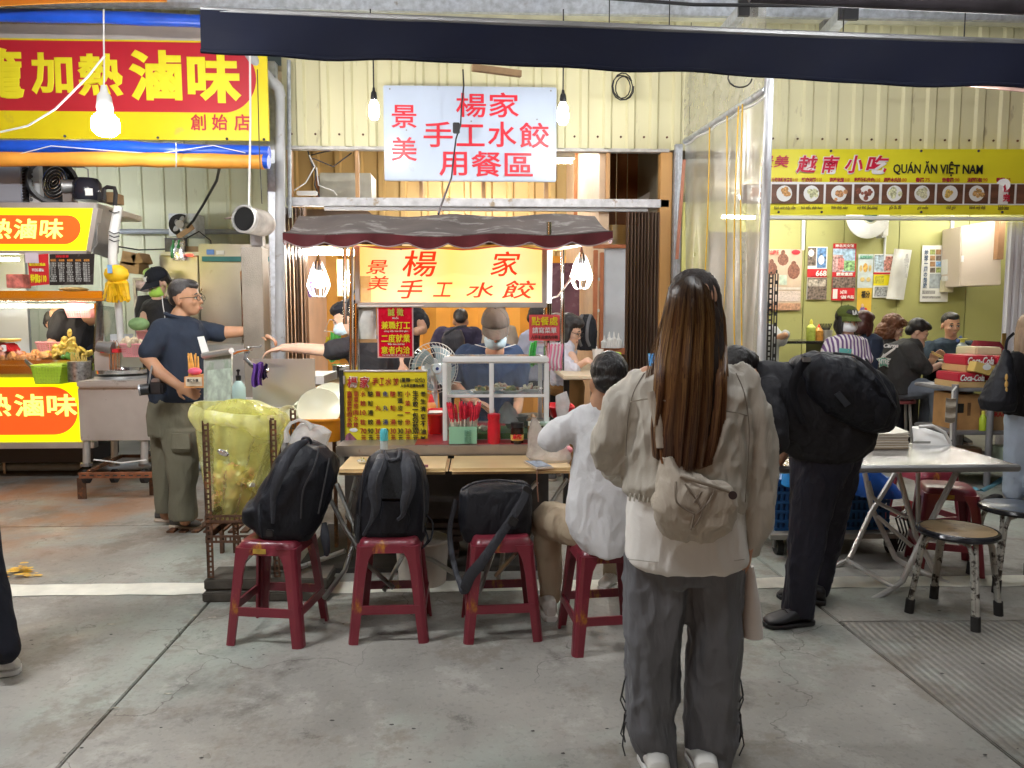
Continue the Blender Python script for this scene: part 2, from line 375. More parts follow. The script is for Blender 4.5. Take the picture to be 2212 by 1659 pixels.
    if ribs:
        mp = n.new('ShaderNodeMapping'); mp.inputs['Rotation'].default_value = (0, 0, -ribs); l.new(g.outputs['Position'], mp.inputs[0])
        wv = n.new('ShaderNodeTexWave'); wv.inputs['Scale'].default_value = 9; wv.bands_direction = 'Y'; wv.inputs['Distortion'].default_value = 1.2; wv.inputs['Detail'].default_value = 3; l.new(mp.outputs[0], wv.inputs[0])
        b2 = n.new('ShaderNodeBump'); b2.inputs['Strength'].default_value = .45; b2.inputs['Distance'].default_value = .02; l.new(wv.outputs[0], b2.inputs['Height']); l.new(bp.outputs[0], b2.inputs['Normal']); l.new(b2.outputs[0], b.inputs['Normal'])
        r = n.new('ShaderNodeValToRGB'); r.color_ramp.elements[0].position = .05; r.color_ramp.elements[1].position = .4; r.color_ramp.elements[0].color = (1,1,1,1); r.color_ramp.elements[1].color = (0,0,0,1); l.new(wv.outputs[0], r.inputs[0])
        p = mixin(r.outputs[0], (.09,.085,.075), p, .3); l.new(p, b.inputs['Base Color'])
    return m
conc = concrete('street_concrete', (.31,.295,.265))
rib_dir = G(2212, 1560)-G(1938, 1349); concr = concrete('ribbed_concrete', (.285,.265,.235), math.atan2(rib_dir.y, rib_dir.x))
street = obj('street', MB().box((-14, -6, -.16), (14, FY, -.014)), M('joint_dirt', (.19,.175,.155), .9, 0, .3, 9), kind='structure')
def split(poly, a, b):
    n_ = V((-(b-a).y, (b-a).x, 0)); L, Rr = [], []
    for i in range(len(poly)):
        p, q = poly[i], poly[(i+1) % len(poly)]; dp, dq = (p-a).dot(n_), (q-a).dot(n_)
        (L if dp >= 0 else Rr).append(p)
        if dp*dq < 0: t = dp/(dp-dq); x = p.lerp(q, t); L.append(x); Rr.append(x)
    return L, Rr
def slab(poly, mat):
    c = sum(poly, V((0,0,0)))/len(poly); k = len(poly); ins = []
    for i in range(k):
        e0 = (poly[i]-poly[i-1]).normalized(); e1 = (poly[(i+1) % k]-poly[i]).normalized()
        n0 = V((-e0.y, e0.x, 0)); n1 = V((-e1.y, e1.x, 0)); n_ = (n0+n1).normalized(); s_ = 1 if (c-poly[i]).dot(n_) > 0 else -1
        ins.append(poly[i]+n_*s_*.0045/max(.35, n_.dot(n1)))
    top = [V((p.x, p.y, 0)) for p in ins]
    obj('concrete_slab', MB().prism(top, (0,0,-.02)), mat, street, bevel=.004)
base = [V((-14,-6,0)), V((14,-6,0)), V((14,FY,0)), V((-14,FY,0))]
L1, R1 = split(base, G(124,1659), G(506,1241))
up, lo = split(L1, V((14, 5.45, 0)), V((-14, 5.40, 0)))
for q in (up, lo): slab(q, conc)
a_, b_ = G(2213,1659), G(1865,1385)
Lm, Rm_ = split(R1, a_, b_)      # ribbed corner on one side
for part in (Lm, Rm_):
    cx = sum(p.x for p in part)/len(part)
    if cx > 1.5:
        u2, l2 = split(part, G(2212,1340), G(1823,1343))
        ys = sorted((u2, l2), key=lambda q: sum(p.y for p in q)/len(q))
        slab(ys[0], concr); slab(ys[1], conc)
    else:
        u2, l2 = split(part, V((14,5.5,0)), V((-14,5.42,0)))
        for q in (u2, l2): slab(q, conc)
paint = M('worn_road_paint', (.8,.78,.68), .7, 0, .12, 9, .1, 60, stain=(.3,.28,.25), sfac=.36, sscale=16)
pa, pb, pc, pd = G(-400,1293), G(2600,1263), G(2600,1240), G(-400,1268)
mb = MB(); N_ = 60
for i in range(N_):
    e = [random.uniform(-.012, .012) for _ in range(4)]
    t0, t1 = i/N_, (i+1)/N_
    if i == 0: eb = et = 0
    q = [pa.lerp(pb, t0)+V((0,eb,.004)), pa.lerp(pb, t1)+V((0,e[0],.004)), pd.lerp(pc, t1)+V((0,e[1],.004)), pd.lerp(pc, t0)+V((0,et,.004))]; eb, et = e[0], e[1]
    mb.add(q, [(0,1,2,3)])
obj('road_line', mb, paint, street, kind='structure')
# spilled chilli sauce
random.seed(4)
sp = MB()
for i in range(46):
    c = G(45+random.gauss(0,15), 1238+random.gauss(0,6)); r = random.uniform(.006,.022)
    sp.add([c+V((r*1.6*math.cos(t)*random.uniform(.6,1), r*.9*math.sin(t)*random.uniform(.6,1), .005+.0005*i)) for t in [j*math.pi/5 for j in range(10)]], [tuple(range(10))])
obj('sauce_spill', sp, M('spilled_sauce', (.8,.42,.02), .3, 0, .5, 25), kind='stuff', label='orange yellow sauce spilled on the concrete at the far left', cat='spill')
lit = MB()
for (x, y) in ((50,1045),(105,1050),(180,1107),(130,1128),(240,1350),(420,1330),(460,1335),(360,1500),(250,1530),(330,1180)):
    c = G(x, y); lit.add([c+V((random.uniform(.01,.03)*math.cos(t), random.uniform(.004,.012)*math.sin(t), .004)) for t in (0,1.2,2.6,3.6,5)], [(0,1,2,3,4)])
obj('litter', lit, M('paper_scraps', (.4,.37,.3), .8, 0, .6, 30), kind='stuff', label='small paper scraps littering the concrete at left', cat='litter')
random.seed(17); dk = MB()
for i in range(70):
    c = G(random.uniform(-50,2250), random.uniform(1290,1650)); r = random.uniform(.002,.008); dk.add([c+V((r*1.6*math.cos(t)*random.uniform(.5,1), r*math.sin(t)*random.uniform(.5,1), .003)) for t in (0,1.1,2.2,3.4,4.6,5.5)], [(0,1,2,3,4,5)])
obj('grit', dk, M('dark_grit', (.05,.045,.04), .8, 0, .5, 30), kind='stuff', label='dark grit and gum spots scattered over the concrete', cat='grit')
# manhole grate pieces
drain = thing('drain_grate', 'dark iron drain grate behind the standing man in cargo trousers', 'drain grate', G(455,1130))
for i in range(7):
    a = G(372+i*26, 1143); obj('bar', MB().box((a.x, a.y-.1, .002), (a.x+.05, a.y+.22, .014)), rust, drain)
# raised shop floor
sf = M('shop_floor_concrete', (.26,.25,.23), .6, 0, .2, 3, .1, 30, stain=(.12,.13,.1), sfac=.42, sscale=2)
obj('shop_floor', MB().box((-14, FY, -.1), (14, 14, FZ)), sf, kind='structure')
pipe = obj('drain_pipe', MB().tube([(-9,FY-.06,.05),(X(580,FY),FY-.06,.05)], .04, 10), M('pale_blue_pvc', (.42,.5,.58), .4), smooth=True, label='pale blue drain pipe along the kerb below the braised food stall', cat='pipe')
for px in (5, 172, 330): obj('pipe_clip', MB().box((X(px,FY)-.012, FY-.11, 0), (X(px,FY)+.012, FY-.1, .11)), steel, pipe)
# ---- corrugated walls ----
def corr(name, label, x0, x1, z0, z1, Y, mat, pitch=.22, dep=.03, rib=.05, per=4, flat=True, kind='structure', lean=0.):
    t = thing(name, label, 'corrugated wall', ((x0+x1)/2, Y, z0))
    x = x0; i = 0
    while x < x1-1e-3:
        xe = min(x+pitch*per, x1); pts = []; xx = x
        while xx < xe-1e-3:
            e = min(xx+pitch, xe)
            for (dx, dy) in ((0, 0), (pitch-rib*2, 0), (pitch-rib*1.6, -dep), (pitch-rib*.5, -dep), (pitch-rib*.1, 0)):
                if xx+dx < e: pts.append((xx+dx, dy))
            mid = xx+(pitch-rib*2)/2
            xx = e
        pts.append((xe-.001, 0)); n = len(pts)
        vs = [(a, Y+b, z0) for a, b in pts]+[(a, Y+b+lean, z1) for a, b in pts]+[(a, Y+b+.004, z0) for a, b in pts]+[(a, Y+b+.004+lean, z1) for a, b in pts]
        fs = [(k, k+1, n+k+1, n+k) for k in range(n-1)]+[(2*n+k+1, 2*n+k, 3*n+k, 3*n+k+1) for k in range(n-1)]
        mb = MB().add(vs, fs)
        obj('panel', mb, mat, t)
        # fixing screws
        sc = MB(); xx = x+pitch*.35
        while xx < xe: sc.cyl((xx, Y-.008, z0+.12), (xx, Y+.0, z0+.12), .011, 6); xx += pitch
        if len(sc.v) and Y < 8: obj('screw', sc, rust, t)
        x = xe
    return t
corr('corrugated_wall', 'cream corrugated metal wall above the dumpling dining area behind the white sign', X(622,FY), X(1480,FY), Z(322,FY), 4.25, FY, cream)
corr('corrugated_wall', 'cream corrugated metal wall above the yellow restaurant banner at right', X(1482,FY), X(2600,FY), Z(322,FY), 4.25, FY+.01, cream, pitch=.24, dep=.02, rib=.06)
corr('corrugated_wall', 'cream corrugated metal wall behind the big red and yellow sign at left', X(-400,FY), X(590,FY), Z(310,FY), 4.25, FY, cream)
grey_sheet = M('pale_grey_green_sheet', (.6,.62,.45), .5, 0, .08, 1.5, 0, 40, stain=(.35,.32,.2), sfac=.35, sscale=5, sx=(1,1,.25))
corr('corrugated_wall', 'pale corrugated back wall of the braised food stall beside the fridge', X(-200,9.6), X(640,9.6), FZ, 4.0, 9.6, grey_sheet, pitch=.26, dep=.02, rib=.03)
corr('corrugated_wall', 'ochre corrugated rear wall high inside the dumpling dining area', X(560,11), X(1330,11), FZ+1.9, 4.2, 11, warmsheet, pitch=.3, dep=.04, rib=.06)
# orange folding partition at the back of the dining area: each fold is a leaf
orange = M('orange_partition', (.78,.37,.06), .55, 0, .1, 2, 0)
pt = thing('folding_partition', 'orange folding partition across the back of the dining area', 'folding partition', (X(1000,10.6), 10.6, FZ))
x = X(640,10.6); i = 0
while x < X(1300,10.6):
    a = x; b = x+.19; y0, y1 = (10.6, 10.5) if i % 2 else (10.5, 10.6)
    obj('leaf', MB().prism([(a,y0,FZ),(b,y1,FZ),(b,y1+.02,FZ),(a,y0+.02,FZ)], (0,0,2.15)), orange, pt); x = b; i += 1
# side and ceilings
inn = M('interior_plaster', (.62,.56,.42), .7, 0, .08, 2)
obj('wall_divider', MB().box((X(1452,FY)+.02, FY+.12, FZ), (X(1452,FY)+.1, 11, 4.2)), inn, kind='structure')
obj('wall_left_divider', MB().box((X(604,FY)-.05, FY+.15, FZ), (X(604,FY)+.03, 9.5, 2.3)), M('pinkish_board', (.62,.42,.3), .6, 0, .12, 3), kind='structure')
obj('ceiling', MB().box((X(640,FY)-.6, FY+.1, 3.75), (X(1452,FY), 11, 3.8)), inn, kind='structure')
obj('rear_wall', MB().box((-14, 12.0, FZ), (14, 12.1, 4.4)), inn, kind='structure')
# wooden transom frame
tr = thing('wooden_transom', 'pale wooden transom frame over the dumpling dining area', 'door frame', (X(1030,FY), FY, Z(445,FY)))
for px in (771, 909, 1044, 1180, 1314): obj('stud', MB().pbox(px-4, 324, px+4, 430, FY+.02, .06), wood, tr, bevel=.004)
obj('stud', MB().pbox(620, 324, 630, 445, FY+.01, .08), wood, tr)
obj('beam', MB().pbox(618, 428, 1446, 446, FY-.02, .1), M('dusty_white_beam', (.6,.6,.62), .6, 0, .2, 14, .1, 30, stain=(.35,.27,.18), sfac=.42, sscale=10), tr, bevel=.005)
obj('top_rail', MB().pbox(618, 318, 1446, 325, FY-.03, .08), M('pale_rail', (.6,.58,.55), .6, 0, .2, 14), tr)
obj('lower_rail', MB().pbox(700, 448, 1400, 455, FY+.02, .05), steel_dk, tr)
obj('door_jamb', MB().box((X(1421,FY), FY-.02, FZ), (X(1446,FY), FY+.1, Z(327,FY))), M('varnished_jamb', (.55,.3,.1), .45, 0, .25, 5, .1, 30, sx=(1,1,.1)), tr, bevel=.006)
# timber planking seen through the transom, top right
pk = thing('plank_wall', 'reddish brown plank cladding seen through the transom at right', 'plank wall', (X(1340,9), 9, 2.6))
redwood = M('reddish_plank', (.36,.13,.04), .55, 0, .3, 5, .1, 30, sx=(1,1,.15))
x = X(1238,9.2); 
while x < X(1440,9.2): obj('plank', MB().box((x, 9.2, 2.55), (x+.115, 9.23, 3.74)), redwood, pk, bevel=.004); x += .128
wht = obj('slanted_fascia', MB().prism([P(1352,444,8.6), P(1425,444,8.6), P(1425,402,8.6)], (0,.02,0)), M('pale_fascia', (.7,.66,.58), .6), label='white slanted fascia panel below the brown planks', cat='panel')
# brown folding shutters
brown = M('brown_enamel_steel', (.16,.1,.07), .35, .3, .25, 3, .05, 40, stain=(.3,.25,.2), sfac=.36, sscale=8, sx=(1,1,.2))
def shutter(label, px0, px1, py0, n, Y, seed):
    t = thing('folding_shutter', label, 'folding shutter', (X((px0+px1)/2,Y), Y, FZ))
    x0, x1 = X(px0,Y), X(px1,Y); z1 = Z(py0,Y); w_ = (x1-x0)/n; random.seed(seed)
    for i in range(n):
        a = x0+i*w_; k = random.uniform(.04,.09)
        pts = [(a+.004,Y,FZ),(a+w_*.45,Y-k,FZ),(a+w_*.6,Y-k,FZ),(a+w_-.004,Y,FZ),(a+w_*.6,Y-k+.02,FZ+.0),(a+w_*.45,Y-k+.02,FZ)]
        obj('shutter_leaf', MB().prism(pts, (0,0,z1-FZ)), brown, t)
    return t
sh = shutter('brown folding steel shutter with a padlock at the right of the dining area', 1349, 1421, 458, 10, FY+.02, 3)
obj('padlock', MB().pbox(1343, 801-0, 1343+14, 818, FY-.12, .03), M('brass', (.5,.35,.12), .35, .8), sh, bevel=.004)
sh['label'] = 'brown folding steel shutter with a padlock at the right of the dining area'
shutter('brown folded steel shutter beside the galvanised post left of the dumpling cart', 622, 668, 452, 6, FY+.05, 9)
# posts
po = thing('steel_post', 'tall galvanised post with a grey drain pipe between the two stalls', 'post', (X(605,FY), FY-.1, 0))
obj('post_body', MB().box((X(596,FY), FY-.16, 0), (X(618,FY), FY-.06, Z(150,FY))), galv, po, bevel=.006)
obj('speckled_edge', MB().box((X(588,FY), FY-.05, 0), (X(595,FY), FY+.02, Z(300,FY))), M('speckled_steel', (.5,.5,.48), .6, 0, .5, 60), po)
obj('bracket', MB().pbox(598, 448, 618, 462, FY-.175, .012), steel_dk, po)
dp = thing('downpipe', 'grey drain pipe slanting down to the galvanised post', 'pipe', P(605,300,FY-.2))
pvc = M('grey_pvc', (.45,.46,.48), .4, 0, .12, 5, stain=(.3,.27,.25), sfac=.4, sscale=8)
obj('pipe', MB().ptube([(528,100,6.9),(545,125,6.95),(588,178,7.1),(600,190,7.16),(604,205,7.18),(605,300,7.18),(606,880,7.18)], [.045]*7, 12), pvc, dp, smooth=True)
obj('elbow', MB().ptube([(585,174,7.1),(600,190,7.16),(604,210,7.18)], [.056]*3, 12), pvc, dp, smooth=True)
obj('thin_conduit', MB().ptube([(624,130,FY-.06),(626,470,FY-.06)], .018, 8), galv, label='thin grey conduit running down beside the galvanised post', cat='pipe')
gp = thing('galvanised_upright', 'galvanised channel upright beside the wooden jamb', 'post', (X(1458,FY), FY-.1, 0))
obj('channel', MB().box((X(1448,FY), FY-.08, 0), (X(1463,FY), FY, Z(312,FY))), galv, gp)
obj('flange', MB().box((X(1449,FY)+.01, FY-.12, 0), (X(1449,FY)+.022, FY-.08, Z(330,FY))), galv, gp)
# ---- roof ----
roofm = M('white_roof_sheet', (.72,.73,.74), .5, 0, .05, 2)
rf = thing('roof', None, None, (0, 4, 4.25), kind='structure')
x = -7.5; i = 0
while x < 8:
    obj('roof_panel', MB().box((x, 2.2, 4.26+.012*(i % 2)), (x+.765, FY+.05, 4.27+.012*(i % 2))), roofm, rf)
    obj('stripe', MB().box((x+.3, 2.2, 4.252+.012*(i % 2)), (x+.33, FY, 4.256+.012*(i % 2))), M('blue_stripe', (.2,.35,.7), .5, 0, 0), rf); x += .77; i += 1
obj('purlin', MB().box((-6, 6.93, 4.1), (8, 7.0, 4.235)), galv, rf, bevel=.01)
obj('purlin', MB().box((-6, 6.05, 4.12), (8, 6.12, 4.25)), steel_dk, rf, bevel=.01)
for (a, b, c, d) in ((1508,80,1614,14), (1725,84,1830,22)):
    p, q = P(a,b,7.35), P(c,d,6.0); q.z = p.z = min(p.z, q.z, 4.1)
    obj('rafter', MB().tube([p, q], .06, 4), galv, rf)
    obj('rafter_end', MB().cbox(q+V((0,-.02,0)), (.15,.03,.16)), black, rf)
obj('beam_clamp', MB().pbox(1780, 42, 1802, 75, 6.6, .1).pbox(1784, 48, 1798, 54, 6.59, .02), steel_dk, rf)
obj('eave_strip', MB().box((X(560,FY), FY-.06, 4.2), (X(2500,FY), FY-.03, 4.25)), M('eave_trim', (.7,.68,.5), .6), rf)
# navy valance of the near canopy
navy = cloth('navy_canvas', (.003,.005,.018), .2, 3, .75, sx=(.3,1,1))
vt = thing('canvas_valance', 'dark navy canvas valance hanging across the top of the view', 'awning', P(1300,130,4.15))
NB = 40
def vfn(u, v):
    Y = 4.0+.35*u; xa = 432+u*(2420-432); yt = 20+u*78; yb = 108+u*90+2.5*math.sin(u*19)+1.2*math.sin(u*57)
    p = P(xa, yt+(yb-yt)*v, Y); p.y += .012*math.sin(u*40+v*2)*v+.02*math.sin(u*11)*v; return p
obj('canvas', MB().sheet(vfn, 90, 6, .006), navy, vt, smooth=True)
obj('bottom_hem', MB().tube([vfn(i/60, 1.0) for i in range(61)], .012, 6), navy, vt, smooth=True)
obj('front_bar', MB().tube([vfn(0, 0)+V((0,.02,.0)), vfn(1, 0)+V((0,.02,.0))], .02, 8), steel_dk, vt, smooth=True)
obj('cable', MB().ptube([(1200,-12,5.2),(1500,10,5.2),(1900,14,5.2),(2300,26,5.2)], .012, 6), black, label='black cable stretched below the white roof', cat='cable')
obj('rolled_tarp', MB().ptube([(1620,-6,4.6),(1900,2,4.6),(2260,14,4.65)], [.03,.045,.055], 10), M('dark_awning_bar', (.03,.025,.03), .7, 0, .4, 8), smooth=True, label='dark bar standing in for the awning roof at top right', cat='tarpaulin')  # stand-in bar for the dark lower face of an awning roof
# cardboard pieces above the valance edge
obj('cardboard_sheet', MB().ptube([(1020,146,5.6),(1125,160,5.7)], .03, 4), card, label='folded cardboard sheet tucked behind the canvas valance', cat='cardboard')
obj('cardboard_sheet', MB().quad(P(2080,183,5.6),P(2230,185,5.6),P(2230,200,5.2),P(2085,186,5.2)), M('pinkish_card', (.5,.3,.25), .7), label='pinkish board end below the valance at far right', cat='board')
# wire coil
def coil(name, label, cx, cy, Y, rx, ry, n, mat, r=.006, seed=1, grp=None):
    random.seed(seed); pts = []
    for i in range(n*14): t = i*2*math.pi/14; k = 1+.18*math.sin(i*.37+seed); pts.append(P(cx+rx*k*math.cos(t)+2*math.sin(i*.2), cy+ry*k*math.sin(t), Y+.03*math.sin(i*.5)))
    return obj(name, MB().tube(pts, r, 5), mat, smooth=True, label=label, cat='wire', group=grp)
coil('wire_coil', 'black wire coil hanging on the corrugated wall right of the white sign', 1346, 186, 7.25, 20, 26, 3, black)
coil('wire_coil', 'black wire loops hanging under the valance above the plastic curtain', 1600, 170, 5.7, 28, 22, 1, black, seed=4)
# sky over the lane is the World; the ground beyond stays the street sheet
# ================= SIGNS =================
# white enamel sign
ws = thing('shop_sign', 'white enamel sign with red dumpling dining area lettering on the cream wall', 'sign', P(1015,392,7.25))
obj('board', MB().pbox(829, 186, 1202, 391, 7.25, .045), M('white_sign_enamel', (.5,.58,.72), .22, 0, .05, 2, stain=(.4,.42,.45), sfac=.36, sscale=5), ws, bevel=.008)
for s, b in (('楊',(985,201,1050,254)),('家',(1056,200,1121,254)),('手',(915,263,978,318)),('工',(986,269,1047,316)),('水',(1054,263,1116,318)),('餃',(1122,265,1187,320)),
             ('用',(949,328,1009,380)),('餐',(1018,327,1084,382)),('區',(1090,331,1151,381)),('景',(845,227,900,277)),('美',(845,296,901,348))):
    text(s, *b, 7.25, redink, ws, .012, rnd=True)
for (px, py) in ((842,192),(1190,196),(1018,262),(1160,258),(878,281)): obj('bolt', MB().cyl(P(px,py,7.245), P(px,py,7.235), .008, 8), steel_dk, ws)
# cord and plug across the white sign
cb = thing('power_cord', 'black cord with a plug hanging across the white sign down to the cart awning', 'cord', P(985,460,7.0))
obj('cord', MB().ptube([(1000,150,7.1),(1002,185,7.1),(997,230,7.1),(995,270,7.1),(985,300,7.1),(980,340,7.05),(975,385,6.6),(958,430,5.6),(947,462,4.9)], .008, 6), black, cb, smooth=True)
obj('plug', MB().pbox(978, 264, 993, 287, 7.06, .04), black, cb, bevel=.006)
# bulbs
bulbglow = glow('bulb_glow', (1.,.97,.9), 85)
def bulb(label, px, py, Y, r, h, top, cordpts, g=None, socket=black, grp=None):
    """r, h: glass half width and height in picture pixels; py = glass centre"""
    t = thing('light_bulb', label, 'light bulb', P(px, py+h/2, Y), grp); k = Y/F
    c = P(px, py, Y); rr = r*k; hh = h*k/2
    obj('glass', MB().lathe([(rr*.1,-hh),(rr*.6,-hh*.93),(rr*.95,-hh*.6),(rr,0),(rr*.9,hh*.5),(rr*.6,hh*.85),(rr*.45,hh)], c, 14), g or bulbglow, t, smooth=True)
    zt = c+V((0,0,hh))
    obj('socket', MB().lathe([(rr*.5,0),(rr*.62,.02),(rr*.5,top*k*.6),(rr*.28,top*k*.75),(rr*.2,top*k)], zt, 12), socket, t, smooth=True)
    obj('cord', MB().tube([zt+V((0,0,top*k*.9))]+[P(*q) for q in cordpts], .006, 6), black if socket is black else whiteplastic, t, smooth=True)
    return t
bulb('lit bulb on a black cord just left of the white sign', 808, 238, 6.4, 11, 40, 26, [(806,120,6.4),(801,60,6.4),(800,20,6.5)], grp='bulbs beside the white sign')
bulb('lit bulb on a black cord just right of the white sign', 1216, 246, 6.4, 12, 46, 26, [(1217,120,6.4),(1217,20,6.4)], grp='bulbs beside the white sign')
bb = bulb('big glowing white bulb hanging before the red and yellow sign', 228, 268, 5.9, 27, 50, 52, [(225,160,5.9),(224,60,5.9),(224,20,5.9)], g=glow('big_bulb_glow', (1.,.98,.93), 60), socket=whiteplastic)
obj('side_cord', MB().ptube([(226,120,5.85),(190,165,5.8),(120,235,5.8),(60,272,5.8),(-20,290,5.8)], .007, 6), whiteplastic, bb, smooth=True)
# ---- left red and yellow sign ----
ybm = M('yellow_banner_vinyl', (.8,.65,.01), .32, 0, .08, 1.2, .5, 2.2, stain=(.6,.48,.06), sfac=.36, sscale=3)
rdm = M('red_banner_vinyl', (.52,.02,.035), .32, 0, .12, 1.2, .5, 2.2)
SY = 6.95
bs = thing('shop_banner', 'large red and yellow stall banner with fat yellow characters at upper left', 'banner', P(250,305,SY))
obj('backing', MB().pbox(-300, 84, 578, 300, SY, .03), ybm, bs)
obj('red_field', pill(-300, 88, 553, 240, SY), rdm, bs)
for s, b in (('籠',(-60,103,52,214)),('加',(67,114,158,205)),('熱',(168,116,266,208)),('滷',(279,108,393,218)),('味',(405,114,521,223))):
    text(s, *b, SY, yellowink, bs, .036, rnd=True, lift=.005)
for s, b in (('創',(412,247,445,282)),('始',(458,247,492,282)),('店',(506,247,540,283))): text(s, *b, SY, rdm, bs, .02, rnd=True)
for px in (140, 341, 490, 570): obj('eyelet', MB().cyl(P(px,292+px*.016,SY-.002), P(px,292+px*.016,SY-.01), .012, 8), blackink, bs)
obj('white_lining', MB().pbox(-300, 52, 432, 83, 6.95, .06), M('pinkish_cassette', (.55,.5,.48), .4, .2, .1, 4), label='pale metal cassette box above the red and yellow sign', cat='awning box')
blue = M('blue_tarp', (.01,.09,.62), .35, 0, .15, 6, .15, 18); otarp = M('orange_tarp', (.85,.36,.05), .5, 0, .15, 5, .15, 18)
def roll(name, label, pts, r, mat, seed=1):
    random.seed(seed); path = []
    for i in range(len(pts)-1):
        for k in range(10):
            t = k/10; a, b = pts[i], pts[i+1]; path.append(P(*[a[j]+(b[j]-a[j])*t for j in range(3)]))
    path.append(P(*pts[-1])); rs = [r*(1+.06*math.sin(i*.9+seed)+.04*random.random()) for i in range(len(path))]
    return obj(name, MB().tube(path, rs, 14), mat, smooth=True, label=label, cat='tarpaulin')
roll('rolled_tarp', 'blue rolled tarpaulin above the red and yellow sign', [(-200,30,6.5),(200,36,6.5),(436,46,6.5)], .05, blue)
obj('tarp_flap', MB().sheet(lambda u, v: P(-200+u*560, -30+v*(58-u*24)-8*math.sin(u*3), 6.2+.2*math.sin(v*3)), 20, 6, .006), otarp, smooth=True, label='orange tarpaulin flap in the top left corner', cat='tarpaulin')
roll('rolled_tarp', 'long blue rolled tarpaulin below the red and yellow sign', [(-200,318,6.75),(250,318,6.7),(380,325,6.7),(582,330,6.7)], .056, blue, 3)
rt = roll('rolled_tarp', 'orange rolled tarpaulin under the blue roll at left', [(-200,344,6.66),(250,344,6.62),(378,346,6.6),(570,350,6.6)], .058, otarp, 5)
obj('blue_end', MB().ptube([(570,348,6.6),(581,349,6.6)], .06, 14), blue, rt)
rp = MB().ptube([(380,308,6.55),(381,330,6.5),(381,350,6.5),(380,362,6.55)], .005, 5)
rp.ptube([(20,338,6.6),(110,315,6.6),(230,325,6.6),(340,332,6.6),(460,314,6.6),(530,330,6.6)], .004, 5)
obj('tie_rope', rp, whiteplastic, rt)
# long rope in front of the duct
obj('rope', MB().ptube([(540,118,6.4),(541,260,6.3),(538,450,6.0)], .008, 6), whiteplastic, label='white rope hanging down to the exhaust duct', cat='rope')
obj('rope', MB().ptube([(556,150,6.4),(560,320,6.4),(566,440,6.4)], .004, 6), blackink, label='thin dark string hanging beside the white rope', cat='rope')
# ---- Vietnamese restaurant banner ----
VY = 7.3
vb = thing('restaurant_banner', 'yellow restaurant banner with red brush characters and a row of food pictures', 'banner', P(1930,464,VY))
obj('backing', MB().sheet(lambda u, v: P(1640+u*760, 322+v*142, VY+.006*math.sin(u*25)), 40, 3, .004), M('banner_yellow', (.86,.78,.03), .35, 0, .06, 1.5, .5, 2.5), vb, smooth=True)
crim = M('crimson_ink', (.6,.01,.05), .4, 0, 0); brownred = M('dark_red_ink', (.45,.02,.05), .5, 0, 0)
L_ = .012
text('景美', 1638, 336, 1703, 362, VY, crim, vb, .012, lift=L_, shear=.15)
for i, (s, a, b) in enumerate((('越',1718,1764),('南',1773,1811),('小',1822,1861),('吃',1868,1917))):
    text(s, a-1, 335, b+1, 377, VY, whiteink, vb, .07, lift=L_, shear=.2, rnd=True); text(s, a, 337, b, 375, VY, crim, vb, .022, lift=L_+.012, shear=.2)
text('QUÁN ĂN VIỆT NAM', 1928, 349, 2121, 381, VY, blackink, vb, .022, lift=L_)
plate('picture_strip', 1640, 395, 2400, 442, VY, whiteink, vb, .002, lift=L_)
woodp = M('printed_wood', (.13,.055,.03), .5, 0, .5, 14, sx=(.2,1,1))
bx = [(1600,1663),(1667,1721),(1726,1779),(1784,1840),(1845,1899),(1905,1959),(1964,2019),(2024,2080),(2084,2135),(2140,2191),(2196,2250)]
tt = ['','什錦海鮮米苔目','豬肉河粉','涼拌米線','乾拌粄條(牛肉)','涼拌木瓜絲','春捲','炒春捲','法國麵包','碗粿','冰']
pr = ['','110','110','110','110','80','75','90','90','65','']
cp = ['','Bánh canh thập cẩm','hủ tiếu thịt heo','bún thịt xào','mỳ khô (bò,tôm)','gỏi đu đủ','gỏi cuốn','chả giò','bánh mỳ thịt','bánh bèo','cơm']
foods = [(.5,.2,.1),(.75,.35,.12),(.6,.6,.35),(.55,.28,.12),(.25,.08,.05),(.72,.72,.4),(.72,.62,.4),(.7,.45,.12),(.55,.33,.12),(.6,.6,.55),(.4,.1,.1)]
random.seed(5)
for i, (a, b) in enumerate(bx):
    ph = plate('food_picture', a, 398, b, 440, VY, woodp, vb, .002, lift=L_+.005)
    cx = (a+b)/2; k = VY/F
    if i not in (9, 10):
        c = P(cx, 418, VY-L_-.008); obj('printed_plate', MB().cyl(c, c+V((0,-.002,0)), 17*k, 18), whiteink, ph)
        c = P(cx, 418, VY-L_-.0115); md = M('food_print_%d' % i, foods[i], .6, 0, .6, 60)
        mbf = MB()
        for q in range(9): cc = c+V((random.gauss(0,5)*k, -.0006*q, random.gauss(0,4)*k)); mbf.cyl(cc, cc+V((0,-.001,0)), random.uniform(3,7)*k, 7)
        obj('printed_food', mbf, md, ph)
    if tt[i]:
        wd = min(44, 6.4*len(tt[i])+6); x0 = cx-(wd+12)/2
        text(tt[i], x0, 384, x0+wd, 394, VY, brownred, vb, .03, lift=L_); 
        if pr[i]: text(pr[i], x0+wd+2, 385, x0+wd+12, 393, VY, M('orange_ink', (.7,.3,.02), .5, 0, 0), vb, .03, lift=L_)
    if cp[i]: text(cp[i], cx-min(46, len(cp[i])*2.9)/2, 444, cx+min(46, len(cp[i])*2.9)/2, 454, VY, M('olive_ink', (.2,.16,.03), .5, 0, 0), vb, .012, lift=L_, shear=.15)
st = plate('sold_out_sticker', 2157, 399, 2178, 441, VY, whiteink, vb, .002, lift=L_+.014)
obj('sold_out_edge', MB().cyl(P(2167,400,VY-.034), P(2167,400,VY-.030), .06, 14), whiteink, vb)
text('售', 2160, 400, 2175, 416, VY, crim, vb, .03, lift=L_+.03); text('完', 2160, 420, 2175, 437, VY, crim, vb, .03, lift=L_+.03)
